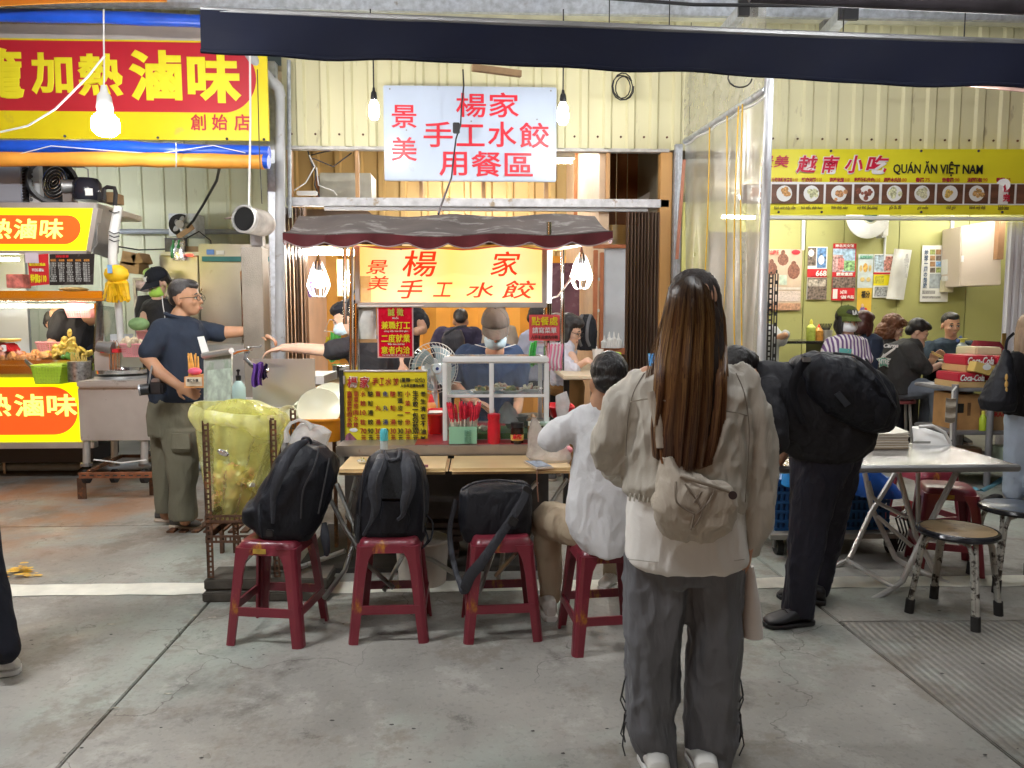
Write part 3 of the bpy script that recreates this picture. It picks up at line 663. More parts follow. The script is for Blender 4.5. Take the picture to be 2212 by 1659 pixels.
for px in (1663,1795,1990,2114): obj('eyelet', MB().cyl(P(px,326,VY-.014), P(px,326,VY-.02), .012, 8), blackink, vb)
for px in (1682,1775,1990,2165): obj('eyelet', MB().cyl(P(px,458,VY-.014), P(px,458,VY-.02), .012, 8), blackink, vb)
# ================= LEFT: BRAISED FOOD STALL =================
LY = 6.7
chrome = M('polished_steel', (.7,.7,.7), .15, 1., .08, 5)
signY = M('lightbox_yellow', (.9,.85,.01), .4, var=0, emit=(1.,.9,.0), es=.62)
signR = M('lightbox_red', (.9,.1,.01), .4, var=0, emit=(1.,.07,.01), es=.68)
signW = M('lightbox_pale_yellow', (.9,.9,.2), .4, var=0, emit=(1.,.95,.15), es=.95)
stall = thing('food_stall', 'stainless braised food stall with yellow and red light boxes at the left edge', 'food stall', G(60,1000,.0))
# upper light box
up = obj('upper_light_box', MB().prism([P(-300,448,LY),P(201,450,LY),P(187,541,LY),P(-300,541,LY)], (0,.03,0)), signY, stall)
def skewpill(x1, y0, y1, Y, t, skew):
    mb = pill(-300, y0, x1, y1, Y, t); zc = Z((y0+y1)/2, Y)
    mb.v = [(v[0]+(v[2]-zc)*skew, v[1], v[2]) for v in mb.v]; return mb
obj('red_field', skewpill(175, 464, 527, LY-.002, .004, .18), signR, up)
for s, a, b in (('熱',-35,27),('滷',30,82),('味',86,138)): text(s, a, 473, b, 516, LY, signW, up, .02, rnd=True, lift=.009, shear=.12)
obj('top_hood', MB().prism([P(-300,437,LY),P(206,437,LY),P(206,452,LY),P(-300,450,LY)], (0,.9,0)), steel, stall, bevel=.01)
obj('light_box_rim', MB().prism([P(201,449,LY-.01),P(212,449,LY-.01),P(196,545,LY-.01),P(186,541,LY-.01)], (0,.08,0)).prism([P(-300,541,LY-.01),P(188,541,LY-.01),P(186,548,LY-.01),P(-300,548,LY-.01)], (0,.08,0)), steel, stall)
def hood(u, v):
    x = 208+v*46; y = 440+(548-440)*u; return P(x - (8 if u > .8 else 0)*u, y+v*(12-4*u)+10*v*v, LY+.02+v*.35)
obj('side_hood', MB().sheet(hood, 10, 10, .01), steel_dk, stall, smooth=True)
# lower light box and base
lo = obj('lower_light_box', MB().pbox(-300, 817, 172, 955, LY, .05), signY, stall)
obj('red_field', pill(-300, 836, 168, 940, LY-.002, .004), signR, lo)
for s, a, b in (('熱',-42,25),('滷',32,95),('味',103,168)): text(s, a, 851, b-0, 899, LY, signW, lo, .02, rnd=True, lift=.009)
obj('counter_edge', MB().pbox(-300, 790, 180, 808, LY-.02, .1), chrome, stall, bevel=.006)
obj('counter_body', MB().pbox(-300, 806, 176, 955, LY+.055, .85), steel, stall)
obj('base_rail', MB().pbox(-300, 957, 203, 970, LY-.02, .08), steel, stall, bevel=.004)
obj('dark_void_block', MB().pbox(-300, 968, 200, 1000, LY+.25, .5), black, stall)  # black block put in for the shaded void beneath the stall
obj('rear_panel', MB().box((X(-300,7.7), 7.62, .9), (X(70,7.7), 7.66, 2.6)), M('blue_grey_panel', (.45,.5,.58), .4, .2, .08, 3), stall)
obj('corner_post', MB().ptube([(214,650,LY),(205,800,LY)], .022, 6), chrome, stall)
obj('corner_post', MB().pbox(206, 655, 222, 795, LY+.02, .03), chrome, stall, bevel=.004)
glass = film('clear_glass', (.75,.8,.8), .06, .05)
obj('side_glass', MB().quad(P(222,660,LY),P(262,665,LY+.5),P(262,800,LY+.5),P(220,800,LY), .006), glass, stall)
# shelf with lamp
sh_ = obj('glass_top_shelf', MB().pbox(-300, 628, 222, 650, LY-.04, .35), chrome, stall, bevel=.006)
obj('edge_trim', MB().pbox(-300, 644, 226, 648, LY-.05, .01), M('amber_trim', (.6,.35,.1), .3, .6), sh_)
stube = glow('warm_tube_glow', (1.,.86,.62), 34)
obj('tube_light', MB().tube([P(-200,661,LY+.15), P(200,661,LY+.15)], .014, 8), stube, stall)
obj('tube_light', MB().tube([P(-200,560,LY+.18), P(40,560,LY+.18)], .014, 8), stube, stall)
obj('added_rear_tube', MB().tube([P(-120,470,8.3), P(180,470,8.3)], .016, 8), glow('cool_tube_glow', (.95,.97,1.), 80), label='added tube lamp out of view inside the braised food stall', cat='tube lamp')  # out-of-view tube added to brighten the stall from the back
# boards on the shelf
mb_ = thing('menu_board', 'black menu board with small white columns on the stall shelf', 'menu board', P(152,612,LY-.05))
obj('board', MB().prism([P(107,549,LY-.05),P(203,548,LY-.05),P(200,615,LY-.08),P(107,616,LY-.08)], (0,.012,0)), M('blackboard', (.03,.025,.025), .25, 0, .1), mb_)
text('滷味菜單', 122, 551, 150, 557, LY-.06, redink, mb_, .01, lift=.012)
random.seed(2)
ink2 = M('grey_print', (.5,.5,.48), .6, 0, 0); or2 = M('orange_print', (.7,.3,.05), .6, 0, 0)
for cc in range(5):
    x0 = 111+cc*18; text('香菇類', x0, 560, x0+12, 565, LY-.06, or2, mb_, .01, lift=.014)
    body = '\n'.join(random.choice(['豆干 10','海帶 20','貢丸 30','米血 20','雞翅 35','金針菇 30','王子麵 20']) for _ in range(9))
    text(body, x0, 567, x0+14, 609, LY-.06, ink2, mb_, .006, lift=.022)
rb = thing('price_poster', 'red price poster reading 110 beside the black menu board', 'poster', P(80,615,LY-.05))
obj('sheet', MB().prism([P(58,552,LY-.045),P(104,548,LY-.045),P(106,614,LY-.07),P(66,618,LY-.07)], (0,.004,0)), redprint, rb)
text('養生麻辣鴨血', 66, 568, 101, 575, LY-.05, yellowink, rb, .02, lift=.02); text('平日優惠價', 72, 580, 98, 587, LY-.05, whiteink, rb, .02, lift=.02)
text('特價$110', 70, 592, 104, 612, LY-.05, yellowink, rb, .03, lift=.025)
plate('note', 54, 546, 83, 568, LY-.06, M('pinkish_note', (.7,.6,.68), .5), rb, lift=.02)
obj('tissue_box', MB().pbox(13, 592, 49, 618+4, LY+.0, .12), M('red_white_box', (.75,.2,.16), .5, 0, .5, 18), bevel=.004, label='red and white tissue box on the stall shelf', cat='tissue box')
# pizza-like tray on the shelf
obj('bread_tray', MB().pell(160, 625, LY, 28, 5, 30, None, 14, 6), M('baked_food', (.7,.42,.14), .6, 0, .3, 40), smooth=True, label='pale fried dough on the stall shelf below the black menu', cat='food')
# food heap
food_o = M('braised_orange', (.68,.3,.1), .45, 0, .5, 30, .4, 30); food_y = M('braised_yellow', (.8,.52,.1), .45, 0, .4, 35, .4, 30); food_p = M('braised_pink', (.65,.32,.25), .4, 0, .4, 30, .4, 30)
tray = obj('food_tray', MB().pbox(-200, 778, 178, 800, LY+.03, .6), chrome, label='long steel tray of braised food on the stall counter', cat='tray')
def chunks(label, cx, cy, Y, wx, wy, n, mat, seed, cat='food', s=(5,9)):
    random.seed(seed); mb = MB()
    for i in range(n):
        a = random.gauss(0, .45); c = P(cx+a*wx, cy-abs(random.gauss(0,.5))*wy*(1-min(1,abs(a))*.6), Y+random.uniform(-.1,.25)); k = Y/F*random.uniform(*s)
        mb.ell(c, (k*random.uniform(.7,1.6), k, k*random.uniform(.35,.7)), Euler((random.random()*3, random.random()*3, random.random()*3)).to_matrix(), 7, 5)
    return obj('food_pieces', mb, mat, label=label, cat=cat, kind='stuff')
chunks('heap of orange braised pieces on the stall tray', 60, 775, LY+.15, 90, 14, 90, food_o, 1)
chunks('heap of yellow tofu skins on the stall tray', 145, 768, LY+.15, 42, 36, 110, food_y, 2)
chunks('heap of pink meat at the left end of the stall tray', 0, 768, LY+.15, 45, 14, 50, food_p, 3)
chunks('green leaves between the tofu skins', 150, 772, LY+.02, 14, 8, 16, M('leaf_green', (.12,.3,.06), .5, 0, .4, 30), 4)
# baskets
def basket(name, label, x0, y0, x1, y1, Y, mat, taper=.82, h=None, d=.16, grp=None, slots=10):
    t = thing(name, label, 'basket', P((x0+x1)/2, y1, Y+d/2), grp)
    a, b = P(x0, y0, Y), P(x1, y0, Y); zt, zb = P((x0+x1)/2, y0, Y).z, P((x0+x1)/2, y1, Y).z; cx = (a.x+b.x)/2; hw = (b.x-a.x)/2; cyy = Y+d/2
    def ring(f, z): return [V((cx+sx*hw*f, cyy+sy*d/2*f, z)) for sx, sy in ((-1,-1),(1,-1),(1,1),(-1,1))]
    T, B = ring(1, zt), ring(taper, zb); mesh = MB()
    for i in range(4):
        t0, t1, b0, b1 = T[i], T[(i+1)%4], B[i], B[(i+1)%4]
        for k in range(slots+1):
            u = k/slots; mesh.tube([t0.lerp(t1,u), b0.lerp(b1,u)], .0028, 4)
        for k in range(1, 6):
            v = k/6; mesh.tube([t0.lerp(b0,v), t1.lerp(b1,v)], .0028, 4)
    mesh.quad(*B, .004)
    obj('mesh_body', mesh, mat, t); obj('rim', MB().tube(T+[T[0]], .007, 6), mat, t, smooth=True)
    return t
lime = M('lime_plastic', (.5,.72,.05), .4, 0, .05); pinkpl = M('pink_plastic', (.8,.35,.38), .4, 0, .05)
bk = basket('plastic_basket', 'lime green basket with tongs hanging at the front of the food stall', 66, 790, 134, 830, LY-.2, lime)
obj('basket_side', MB().prism([P(68,793,LY-.19),P(133,793,LY-.19),P(128,828,LY-.19),P(76,828,LY-.19)], (0,.15,0)), M('lime_inner', (.42,.62,.05), .5, 0, .15, 60), bk)
obj('tongs', MB().ptube([(54,780,LY-.2),(70,798,LY-.14),(100,805,LY-.1)], .008, 6).ptube([(54,776,LY-.2),(74,792,LY-.14),(100,800,LY-.1)], .008, 6), steel_dk, label='steel tongs lying in the lime green basket', cat='tongs', smooth=True)
basket('plastic_basket', 'pink basket on the stall counter behind the food', 76, 740, 136, 765, LY+.35, pinkpl)
can = thing('skewer_can', 'perforated steel can full of yellow wooden skewers', 'can', P(173,826,LY-.15))
obj('can', MB().lathe([(.085,0),(.09,.0),(.09,.17),(.086,.17)], P(173,824,LY-.12), 20), M('perforated_steel', (.45,.45,.45), .3, .8, .4, 40), can, smooth=True)
random.seed(8)
for i in range(26):
    p = P(173+random.uniform(-18,18), 790, LY-.12+random.uniform(-.06,.06)); q = p+V((random.uniform(-.02,.02),0,random.uniform(.07,.12)))
    obj('skewer', MB().cyl(p, q, .0035, 5), M('bamboo', (.75,.55,.15), .6, 0, .15), label='thin wooden skewer standing in the perforated can', cat='skewer', group='wooden skewers in the can')
sc_ = thing('kitchen_scale', 'red kitchen scale with a yellow pan at the left edge', 'scale', P(10,765,LY+.1))
obj('body', MB().prism([P(-12,760,LY+.1),P(26,760,LY+.1),P(14,742,LY+.1),P(0,742,LY+.1)], (0,.15,0)), redprint, sc_, bevel=.01)
obj('pan', MB().lathe([(.03,0),(.12,.01),(.13,.03),(.12,.035)], P(10,740,LY+.17), 20), M('scale_pan', (.75,.6,.2), .3, .4), sc_, smooth=True)
obj('dial', MB().cyl(P(8,752,LY+.09), P(8,752,LY+.1), .03, 16), whiteink, sc_)
# machines on top of the stall
ac = thing('condenser_unit', 'grey condenser unit with fins and a fan on top of the stall', 'condenser', P(90,435,7.1))
obj('cabinet', MB().pbox(-200, 345, 46, 436, 7.1, .6), M('blue_grey_cabinet', (.42,.46,.54), .4, .2, .05, 3), ac, bevel=.01)
obj('fin_block', MB().pbox(62, 350, 85, 437, 7.1, .5), whiteplastic, ac)
for i in range(12): obj('fin', MB().prism([P(48,362+i*6.2,7.09),P(56,360+i*6.2,7.09),P(56,363+i*6.2,7.09),P(48,365+i*6.2,7.09)], (0,.4,0)), black, ac)
for i in range(8): obj('coil_end', MB().cyl(P(67,361+i*10,7.08), P(67,361+i*10,7.1), .016, 8), black, ac)
obj('fan_shroud', MB().lathe([(.2,0),(.21,.03),(.2,.12),(.17,.12),(.17,.02),(.16,0)], P(112,395,7.2), 24, Euler((R_(90),R_(0),R_(35))).to_matrix()), black, ac, smooth=True)
for i in range(5): r = .03+.028*i; obj('guard_ring', MB().tube([P(118,394,7.02)+V((r*.75*math.cos(t),.03*math.sin(t),r*math.sin(t))) for t in [j*2*math.pi/20 for j in range(21)]], .003, 4, False), chrome, ac)
obj('fan_motor', MB().cyl(P(132,402,6.95), P(160,402,7.0), .055, 14).pbox(135, 412, 155, 436, 7.0, .1), steel_dk, ac, smooth=True)
obj('wire_hoop', MB().ptube([(150,360,7.2),(180,361,7.2),(190,366,7.2),(191,385,7.2)], .006, 6), steel_dk, ac)
cp_ = thing('compressor', 'glossy black compressor with a small white label on the stall top', 'compressor', P(193,437,7.0))
gb = M('gloss_black', (.02,.02,.03), .15, 0, .1)
obj('dome', MB().lathe([(.02,.2),(.09,.19),(.115,.15),(.12,.08),(.118,.02),(.1,0)][::-1], P(190,434,7.0), 24), gb, cp_, smooth=True)
obj('label', MB().pbox(184, 407, 200, 422, 6.87, .004), whiteink, cp_)
obj('capacitor', MB().pbox(208, 415, 222, 436, 6.95, .08), black, cp_, bevel=.01)
obj('saw_handle', MB().ptube([(223,432,6.9),(225,408,6.9),(232,404,6.9),(247,406,6.9),(250,418,6.9),(248,445,6.9)], .018, 8), black, smooth=True, label='black loop handle of a tool on the stall top', cat='tool')
obj('cardboard_box', MB().pbox(218, 415, 246, 437, 7.3, .2), card, label='small orange brown box behind the black loop handle', cat='box')
pw = thing('wrapped_pole', 'white padded pole wrapped with black wire beside the stall hood', 'pole', P(255,700,6.75))
obj('pole', MB().ptube([(256,446,6.7),(246,500,6.7),(243,560,6.72),(254,640,6.75),(262,745,6.8)], [.036,.04,.036,.03,.028], 10), whiteplastic, pw, smooth=True)
for y in (455,500,508,517): obj('wire_wrap', MB().ptube([(236,y,6.66),(246,y+5,6.65),(258,y+2,6.66)], .005, 5), black, pw)
# yellow ribbons
yr = M('yellow_ribbon', (.85,.5,.01), .5, 0, .2, 12)
rb2 = thing('ribbon_bunch', 'bunch of yellow plastic tie ribbons hanging by the stall', 'ribbons', P(252,650,6.6)); random.seed(3)
for i in range(46):
    a = 232+random.random()*40; b = 222+random.random()*58; pts = [(a,582+random.random()*20,6.62+random.random()*.06),((a+b)/2+random.uniform(-6,6),612,6.58+random.random()*.06),(b,636+random.random()*18,6.6+random.random()*.06)]
    obj('ribbon', MB().tube([P(*q) for q in pts], .017, 4, True, .25), yr, rb2)
obj('knot', MB().pell(252, 592, 6.62, 26, 20, 16, None, 9, 6), yr, rb2, smooth=True)
obj('blue_tag', MB().pbox(232, 572, 242, 590, 6.55, .004), M('blue_tag', (.2,.4,.7)), rb2)
# ---- griddle cart ----
gc = thing('griddle_cart', 'brushed steel cart with a round griddle on rusty angle legs', 'cart', G(247,1075))
GY = 6.2
obj('body', MB().pbox(170, 838, 325, 952, GY, .6), steel, gc, bevel=.006)
obj('top', MB().pbox(164, 823, 330, 838, GY-.04, .7), steel, gc, bevel=.012)
obj('griddle', MB().lathe([(.0,.02),(.2,.02),(.205,.05),(.2,.05),(.195,.03),(0,.03)], P(264,810,GY+.3), 28), chrome, gc, smooth=True)
obj('burner', MB().lathe([(.22,0),(.2,.03),(.17,.03)], P(264,818,GY+.3), 24), steel_dk, gc, smooth=True)
obj('burner_box', MB().pbox(204, 760, 238, 800, GY+.25, .1), steel, gc)
for px, Y in ((187,GY+.05),(312,GY+.05),(247,GY+.5)):
    obj('leg', MB().ptube([(px,952,Y),(px,1000,Y)], .028, 10), steel, gc, smooth=True)
    obj('caster', MB().ptube([(px,1000,Y),(px,1006,Y)], .045, 12), steel_dk, gc); obj('wheel', MB().cyl(P(px-4,1028,Y),P(px+6,1028,Y),.06,14), blackrub, gc)
rs = thing('angle_stand', 'low rusty slotted angle stand beneath the griddle cart', 'stand', G(247,1078))
rr_ = M('orange_rust', (.25,.09,.04), .8, .2, .4, 18, .3, 60)
for a, b, Y in ((170,328,6.1),): obj('rail', MB().pbox(a, 1021, b, 1033, 6.05, .03), rr_, rs)
for i in range(9): obj('slot', MB().pbox(176+i*17, 1026, 185+i*17, 1028.5, 6.047, .004), blackink, rs)
for px, py in ((172,1078),(181,1078),(327,1070)):
    g = G(px, py); obj('leg', MB().box((g.x-.015, g.y, 0), (g.x+.02, g.y+.01, Z(1025, g.y))), rust, rs)
obj('cross_rail', MB().ptube([(190,1020,6.1),(262,985,6.6),(322,985,6.6)], .018, 4), rust, rs)
obj('cord', MB().ptube([(203,993,6.15),(262,1000,6.15),(316,994,6.15)], .006, 6), whiteplastic, rs)
bn = basket('plastic_basket', 'pink basket of noodle packets beside the polo shirt man', 259, 744, 312, 772, GY+.1, pinkpl, d=.2)
chunks('pale noodle nests heaped in the pink basket', 286, 742, GY+.2, 22, 10, 30, M('pale_noodles', (.72,.6,.42), .6, 0, .3, 60, .4, 80), 7)
bn2 = obj('green_bag', MB().pell(300, 700, GY+.4, 22, 14, 14), film('green_bag_film', (.45,.7,.35), .75, .2, .6), smooth=True, label='green plastic bag heaped behind the pink basket', cat='bag')
basket('plastic_basket', 'upper pink basket behind the noodle basket', 295, 716, 330, 740, GY+.5, pinkpl)
obj('white_carton', MB().pbox(238, 722, 272, 748, GY+.6, .15), M('white_carton', (.68,.72,.75), .6), bevel=.004, label='white carton behind the griddle', cat='carton')
wt = MB()
for dx in (-6, 0, 6): wt.ptube([(244+dx,806,GY+.2),(242+dx,742,GY+.2),(246+dx,735,GY+.2),(250+dx,742,GY+.2),(252+dx,806,GY+.2)], .003, 4)
obj('wire_rack', wt, chrome, label='bent wire ladle rack standing on the griddle', cat='rack', smooth=True)
obj('steel_scoop', MB().ptube([(212,748,GY+.2),(245,752,GY+.2)], [.045,.05], 14), steel_dk, smooth=True, label='dull steel scoop lying beside the griddle', cat='scoop')
obj('red_tray', MB().pbox(216, 754, 256, 762, GY+.18, .15), redprint, label='small red tray under the steel scoop', cat='tray')
# ---- back of stall ----
fr = thing('refrigerator', 'tall stainless refrigerator behind the exhaust duct', 'refrigerator', P(495,900,8.6))
frm = M('fridge_steel', (.5,.48,.44), .3, .8, .12, 2, .05, 30, stain=(.35,.3,.22), sfac=.4, sscale=3)
obj('body', MB().pbox(434, 527, 600, 880, 8.62, .6), frm, fr, bevel=.01)
obj('door', MB().pbox(438, 582, 524, 752, 8.57, .05), frm, fr, bevel=.008); obj('door', MB().pbox(530, 582, 598, 752, 8.57, .05), frm, fr, bevel=.008)
obj('handle', MB().pbox(521, 585, 527, 750, 8.53, .04), chrome, fr, bevel=.005)
obj('teal_band', MB().pbox(436, 554, 600, 565, 8.58, .02), M('teal_enamel', (.03,.2,.22), .3), fr)
obj('sticker', MB().pbox(446, 539, 462, 550, 8.6, .004), M('blue_sticker', (.15,.3,.75)), fr); obj('sticker', MB().pbox(467, 541, 484, 550, 8.6, .004), whiteink, fr)
cbn = thing('steel_cabinet', 'small steel cabinet with a red display beside the refrigerator', 'cabinet', P(388,900,8.7))
obj('body', MB().pbox(350, 548, 432, 880, 8.75, .5), frm, cbn, bevel=.008); obj('top', MB().pbox(346, 544, 434, 552, 8.7, .6), steel, cbn)
obj('display', MB().pbox(402, 549, 416, 553, 8.69, .01), M('red_display', (.5,.02,.02), .4, var=0, emit=(1,.05,.03), es=2), cbn)
wf = thing('window_fan', 'square metal exhaust fan mounted on the back wall pipe', 'fan', P(392,500,9.1))
obj('housing', MB().pbox(364, 461, 424, 510, 9.1, .28), galv, wf, bevel=.006)
obj('opening', MB().cyl(P(390,486,9.09), P(390,486,9.1), .125, 24), black, wf)
for k in range(5):
    a = k*2*math.pi/5; obj('blade', MB().ell(P(390,486,9.07)+V((.06*math.cos(a),0,.06*math.sin(a))), (.05,.006,.03), Matrix.Rotation(-a, 3, 'Y'), 10, 6), steel_dk, wf)
obj('hub', MB().cyl(P(388,484,9.03), P(388,484,9.08), .045, 14), steel, wf)
obj('tag', MB().prism([P(380,508,9.0),P(414,484,9.0),P(420,494,9.0),P(386,518,9.0)], (0,.01,0)), card, wf)
obj('wall_pipe', MB().ptube([(255,500,9.45),(600,501,9.45)], .03, 10), M('blue_grey_pipe', (.3,.33,.38), .4), smooth=True, label='blue grey pipe running along the back wall', cat='pipe')
obj('cable', MB().ptube([(474,362,7.6),(468,390,8.2),(440,440,8.8),(418,476,9.0),(404,492,9.0)], .014, 6), black, smooth=True, label='thick dark cable looping down to the window fan', cat='cable')
obj('cable', MB().ptube([(250,532,8.2),(300,540,8.6),(360,538,9.0),(430,500,9.0),(455,520,9.0),(460,560,9.0)], .008, 6), black, smooth=True, label='thin black cable sagging along the back wall', cat='cable')
for i, (a, b, c, d, r, lb) in enumerate(((262,544,292,572,.2,'tilted open cardboard box beside the yellow ribbons'),(285,548,306,570,-.3,'small tilted cardboard box right of the open one'),(258,566,300,590,.1,'lower cardboard box stacked under the tilted boxes'),(402,532,430,560,0,'cardboard box on top of the steel cabinet'))):
    obj('cardboard_box', MB().pbox(a, b, c, d, 8.4 if i < 3 else 8.9, .25, Matrix.Rotation(r, 3, 'Y')), card, bevel=.003, label=lb, cat='box')
obj('storage_shelf', MB().pbox(290, 600, 352, 606, 8.3, .5).pbox(290, 640, 352, 646, 8.3, .5).pbox(290, 600, 296, 760, 8.3, .03), steel_dk, label='dark shelf behind the worker in the black cap', cat='shelf')
for i, (a, b, c, d, m, lb) in enumerate(((368,516,392,560,M('dark_bag', (.05,.05,.06), .3, 0, .5, 20),'black packet leaning on the cabinet top'),(372,530,380,564,M('green_bottle', (.05,.25,.08), .2),'green bottle on the steel cabinet'),(384,532,392,564,M('green_bottle',(0,0,0)),'second green bottle, right of the first one on the steel cabinet'))):
    o_ = obj('bottle' if i else 'packet', MB().lathe([(.03,0),(.035,.02),(.035,.12),(.015,.16),(.014,.2)], P((a+c)/2, d-6, 8.7), 12) if i else MB().pbox(356,514,398,548,8.85,.1), m, smooth=i > 0, label=lb, cat='bottle' if i else 'packet')
obj('silver_pouch', MB().span([(374,520,400,520,8.72,.02),(376,545,398,545,8.7,.05),(372,562,402,562,8.7,.03)], 12, 3), M('silver_foil', (.75,.75,.77), .25, .9, .2, 30, .5, 20), smooth=True, label='silver foil pouch standing on the steel cabinet', cat='pouch')
for i, (x, y, s, mm, lb) in enumerate(((325,625,22,M('mixed_plastic', (.55,.45,.5), .5, 0, .6, 12),'crumpled pink and white plastic heap on the dark shelf'),(340,600,16,M('green_heap', (.35,.5,.12), .5, 0, .5, 14),'greenish packet heap on the dark shelf'))):
    obj('packet_heap', MB().pell(x-14, y-10, 8.4, s, s*.7, s, None, 9, 6), mm, label=lb, cat='packets')
obj('black_sack', MB().span([(300,640,352,636,8.0,.1),(296,670,356,670,8.0,.16),(300,708,352,708,8.0,.14)], 14, 2.6), cloth('black_sack', (.02,.02,.025)), smooth=True, label='black sack beside the worker in the black cap', cat='sack')
obj('grey_counter', MB().pbox(255, 745, 620, 900, 8.1, .5), steel, label='long steel counter at the back of the braised food stall', cat='counter')
# ---- exhaust duct ----
du = thing('exhaust_duct', 'square perforated exhaust duct with a round black opening on top', 'duct', P(550,880,5.4))
perf = M('perforated_duct', (.26,.23,.19), .45, .6, .35, 3)
_n = perf.node_tree.nodes; _l = perf.node_tree.links; vo = _n.new('ShaderNodeTexVoronoi'); vo.inputs['Scale'].default_value = 170; tcx = _n.new('ShaderNodeTexCoord'); _l.new(tcx.outputs['Object'], vo.inputs[0])
bpx = _n.new('ShaderNodeBump'); bpx.inputs['Distance'].default_value = .002; bpx.inputs['Strength'].default_value = .6; _l.new(vo.outputs[0], bpx.inputs['Height']); _l.new(bpx.outputs[0], _n['Principled BSDF'].inputs['Normal'])
obj('column', MB().pbox(527, 534, 572, 1010, 5.4, .16), perf, du, bevel=.004)
obj('neck', MB().pbox(540, 498, 566, 534, 5.46, .09), steel_dk, du, bevel=.01)
Rx = Euler((R_(88), 0, R_(-18))).to_matrix()
c0 = P(528,473,5.25)
obj('elbow', MB().lathe([(.088,0),(.09,-.01),(.09,-.2),(.07,-.26),(.0,-.26)], c0, 24, Rx), M('wrapped_duct', (.5,.46,.42), .5, .3, .3, 14, .5, 20), du, smooth=True)
obj('opening', MB().lathe([(0,.004),(.076,.004),(.078,.0)], c0, 24, Rx), M('duct_mouth_black', (.004,.004,.004), .95, 0, 0), du)  # flat black disc closes the duct mouth
obj('collar', MB().lathe([(.078,.0),(.082,.012),(.094,.01),(.094,-.02)], c0, 24, Rx, False), steel, du, smooth=True)
obj('side_flange', MB().pbox(556, 462, 578, 500, 5.5, .01).prism([P(482,472,5.4),P(505,466,5.4),P(505,471,5.4)], (0,.05,0)), M('brown_flange', (.3,.22,.17), .6), du)
# ================= DUMPLING CART =================
CY = 4.5
cart = thing('food_cart', 'dumpling cart with a maroon scalloped awning and an orange lit sign box', 'food cart', G(955,1262))
mar = M('maroon_canvas', (.11,.012,.016), .8, 0, .3, 6, .1, 60)
awt = M('dusty_awning_top', (.12,.095,.088), .85, 0, .35, 3, .3, 24, stain=(.3,.28,.265), sfac=.46, sscale=6)
# sagging awning top and scalloped skirt
def aw(u, v):  # v 0 front edge .. 1 ridge
    xf, yf = 612+u*712, 503+6*math.sin(u*math.pi)+3*math.sin(u*17)
    xb, yb = 645+u*640, 466+3*math.sin(u*19+1)+5*u*(1-u)
    sag = .03*math.sin(v*math.pi)*(1+.5*math.sin(u*25))
    p = P(xf+(xb-xf)*v, yf+(yb-yf)*v, 4.25+v*1.1); p.z -= sag; return p
aw_o = obj('awning_top', MB().sheet(aw, 60, 10, .006), awt, cart, smooth=True)
def skirt(u, v):
    p = aw(u, 0); sc = .038+.03*abs(math.sin(u*math.pi*8)); p2 = V(p); p2.z -= v*sc; p2.y += .01*math.sin(u*50)*v; return p2
obj('scalloped_skirt', MB().sheet(skirt, 130, 3, .004), mar, cart, smooth=True)
obj('trim_cord', MB().tube([skirt(i/130, 1) for i in range(131)], .004, 5), M('dusty_trim', (.4,.3,.3)), cart)
for sgn, u in ((0, 0), (1, 1)):
    f = lambda a, v, u=u: (lambda p: V((p.x, p.y, p.z-v*(.05+.02*abs(math.sin(a*12))))))(aw(u, a))
    obj('side_skirt', MB().sheet(f, 16, 3, .004), mar, cart, smooth=True)
# striped lining seen under the awning
def lining(u, v): p = aw(u, v); p.z -= .05; return p
for i in range(12):
    a, b = .06+i*.07, .06+i*.07+.07
    obj('lining_stripe', MB().sheet(lambda u, v, a=a, b=b: lining(.05+u*.9, a+v*(b-a))-V((0,0,.05*math.sin((a+v*(b-a))*math.pi*1))), 20, 2, .003), M('lining_red', (.55,.03,.04), .7, 0, .1) if i % 2 else M('lining_yellow', (.75,.5,.05), .7, 0, .1), cart, smooth=True)
# sign box
orange_l = M('lit_sign_panel', (.95,.7,.3), .4, var=0, emit=(1.,.62,.22), es=.72)
_n = orange_l.node_tree.nodes; _l = orange_l.node_tree.links
tcx = _n.new('ShaderNodeTexCoord'); sx_ = _n.new('ShaderNodeSeparateXYZ'); _l.new(tcx.outputs['Generated'], sx_.inputs[0]); rmp = _n.new('ShaderNodeValToRGB'); e_ = rmp.color_ramp.elements
e_[0].position = 0; e_[0].color = (1,.55,.15,1); e_[1].position = 1; e_[1].color = (1,.6,.2,1)
for p_, c_ in ((.22,(1,.72,.42,1)),(.5,(1,.66,.18,1)),(.8,(1,.74,.4,1))): q_ = e_.new(p_); q_.color = c_
_l.new(sx_.outputs[0], rmp.inputs[0]); _l.new(rmp.outputs[0], _n['Principled BSDF'].inputs['Emission Color'])
sb = obj('sign_panel', MB().pbox(777, 527, 1172, 654, CY, .02), orange_l, cart)
brush = M('brush_red', (.85,.04,.01), .5, var=0, emit=(1.,.05,.01), es=.5)
for s, b, shr in (('楊',(869,541,944,598),.15),('家',(1059,543,1124,597),.2),('景',(790,562,838,592),.2),('美',(793,596,840,627),.2),('手',(858,604,914,645),.25),('工',(935,610,978,641),.25),('水',(1006,610,1066,643),.2),('餃',(1084,606,1158,645),.25)):
    text(s, *b, CY, brush, sb, .008, shear=shr, lift=.004)
obj('sign_frame', MB().pbox(766, 519, 1182, 528, CY-.015, .12), alu, cart, bevel=.003); obj('sign_frame', MB().pbox(766, 653, 1182, 664, CY-.015, .12), alu, cart, bevel=.003)
obj('sign_frame', MB().pbox(766, 528, 777, 653, CY-.015, .12), alu, cart, bevel=.003); obj('sign_frame', MB().pbox(1171, 528, 1182, 653, CY-.015, .12), alu, cart, bevel=.003)
obj('sign_back', MB().pbox(778, 529, 1171, 652, CY+.1, .005), whiteplastic, cart)
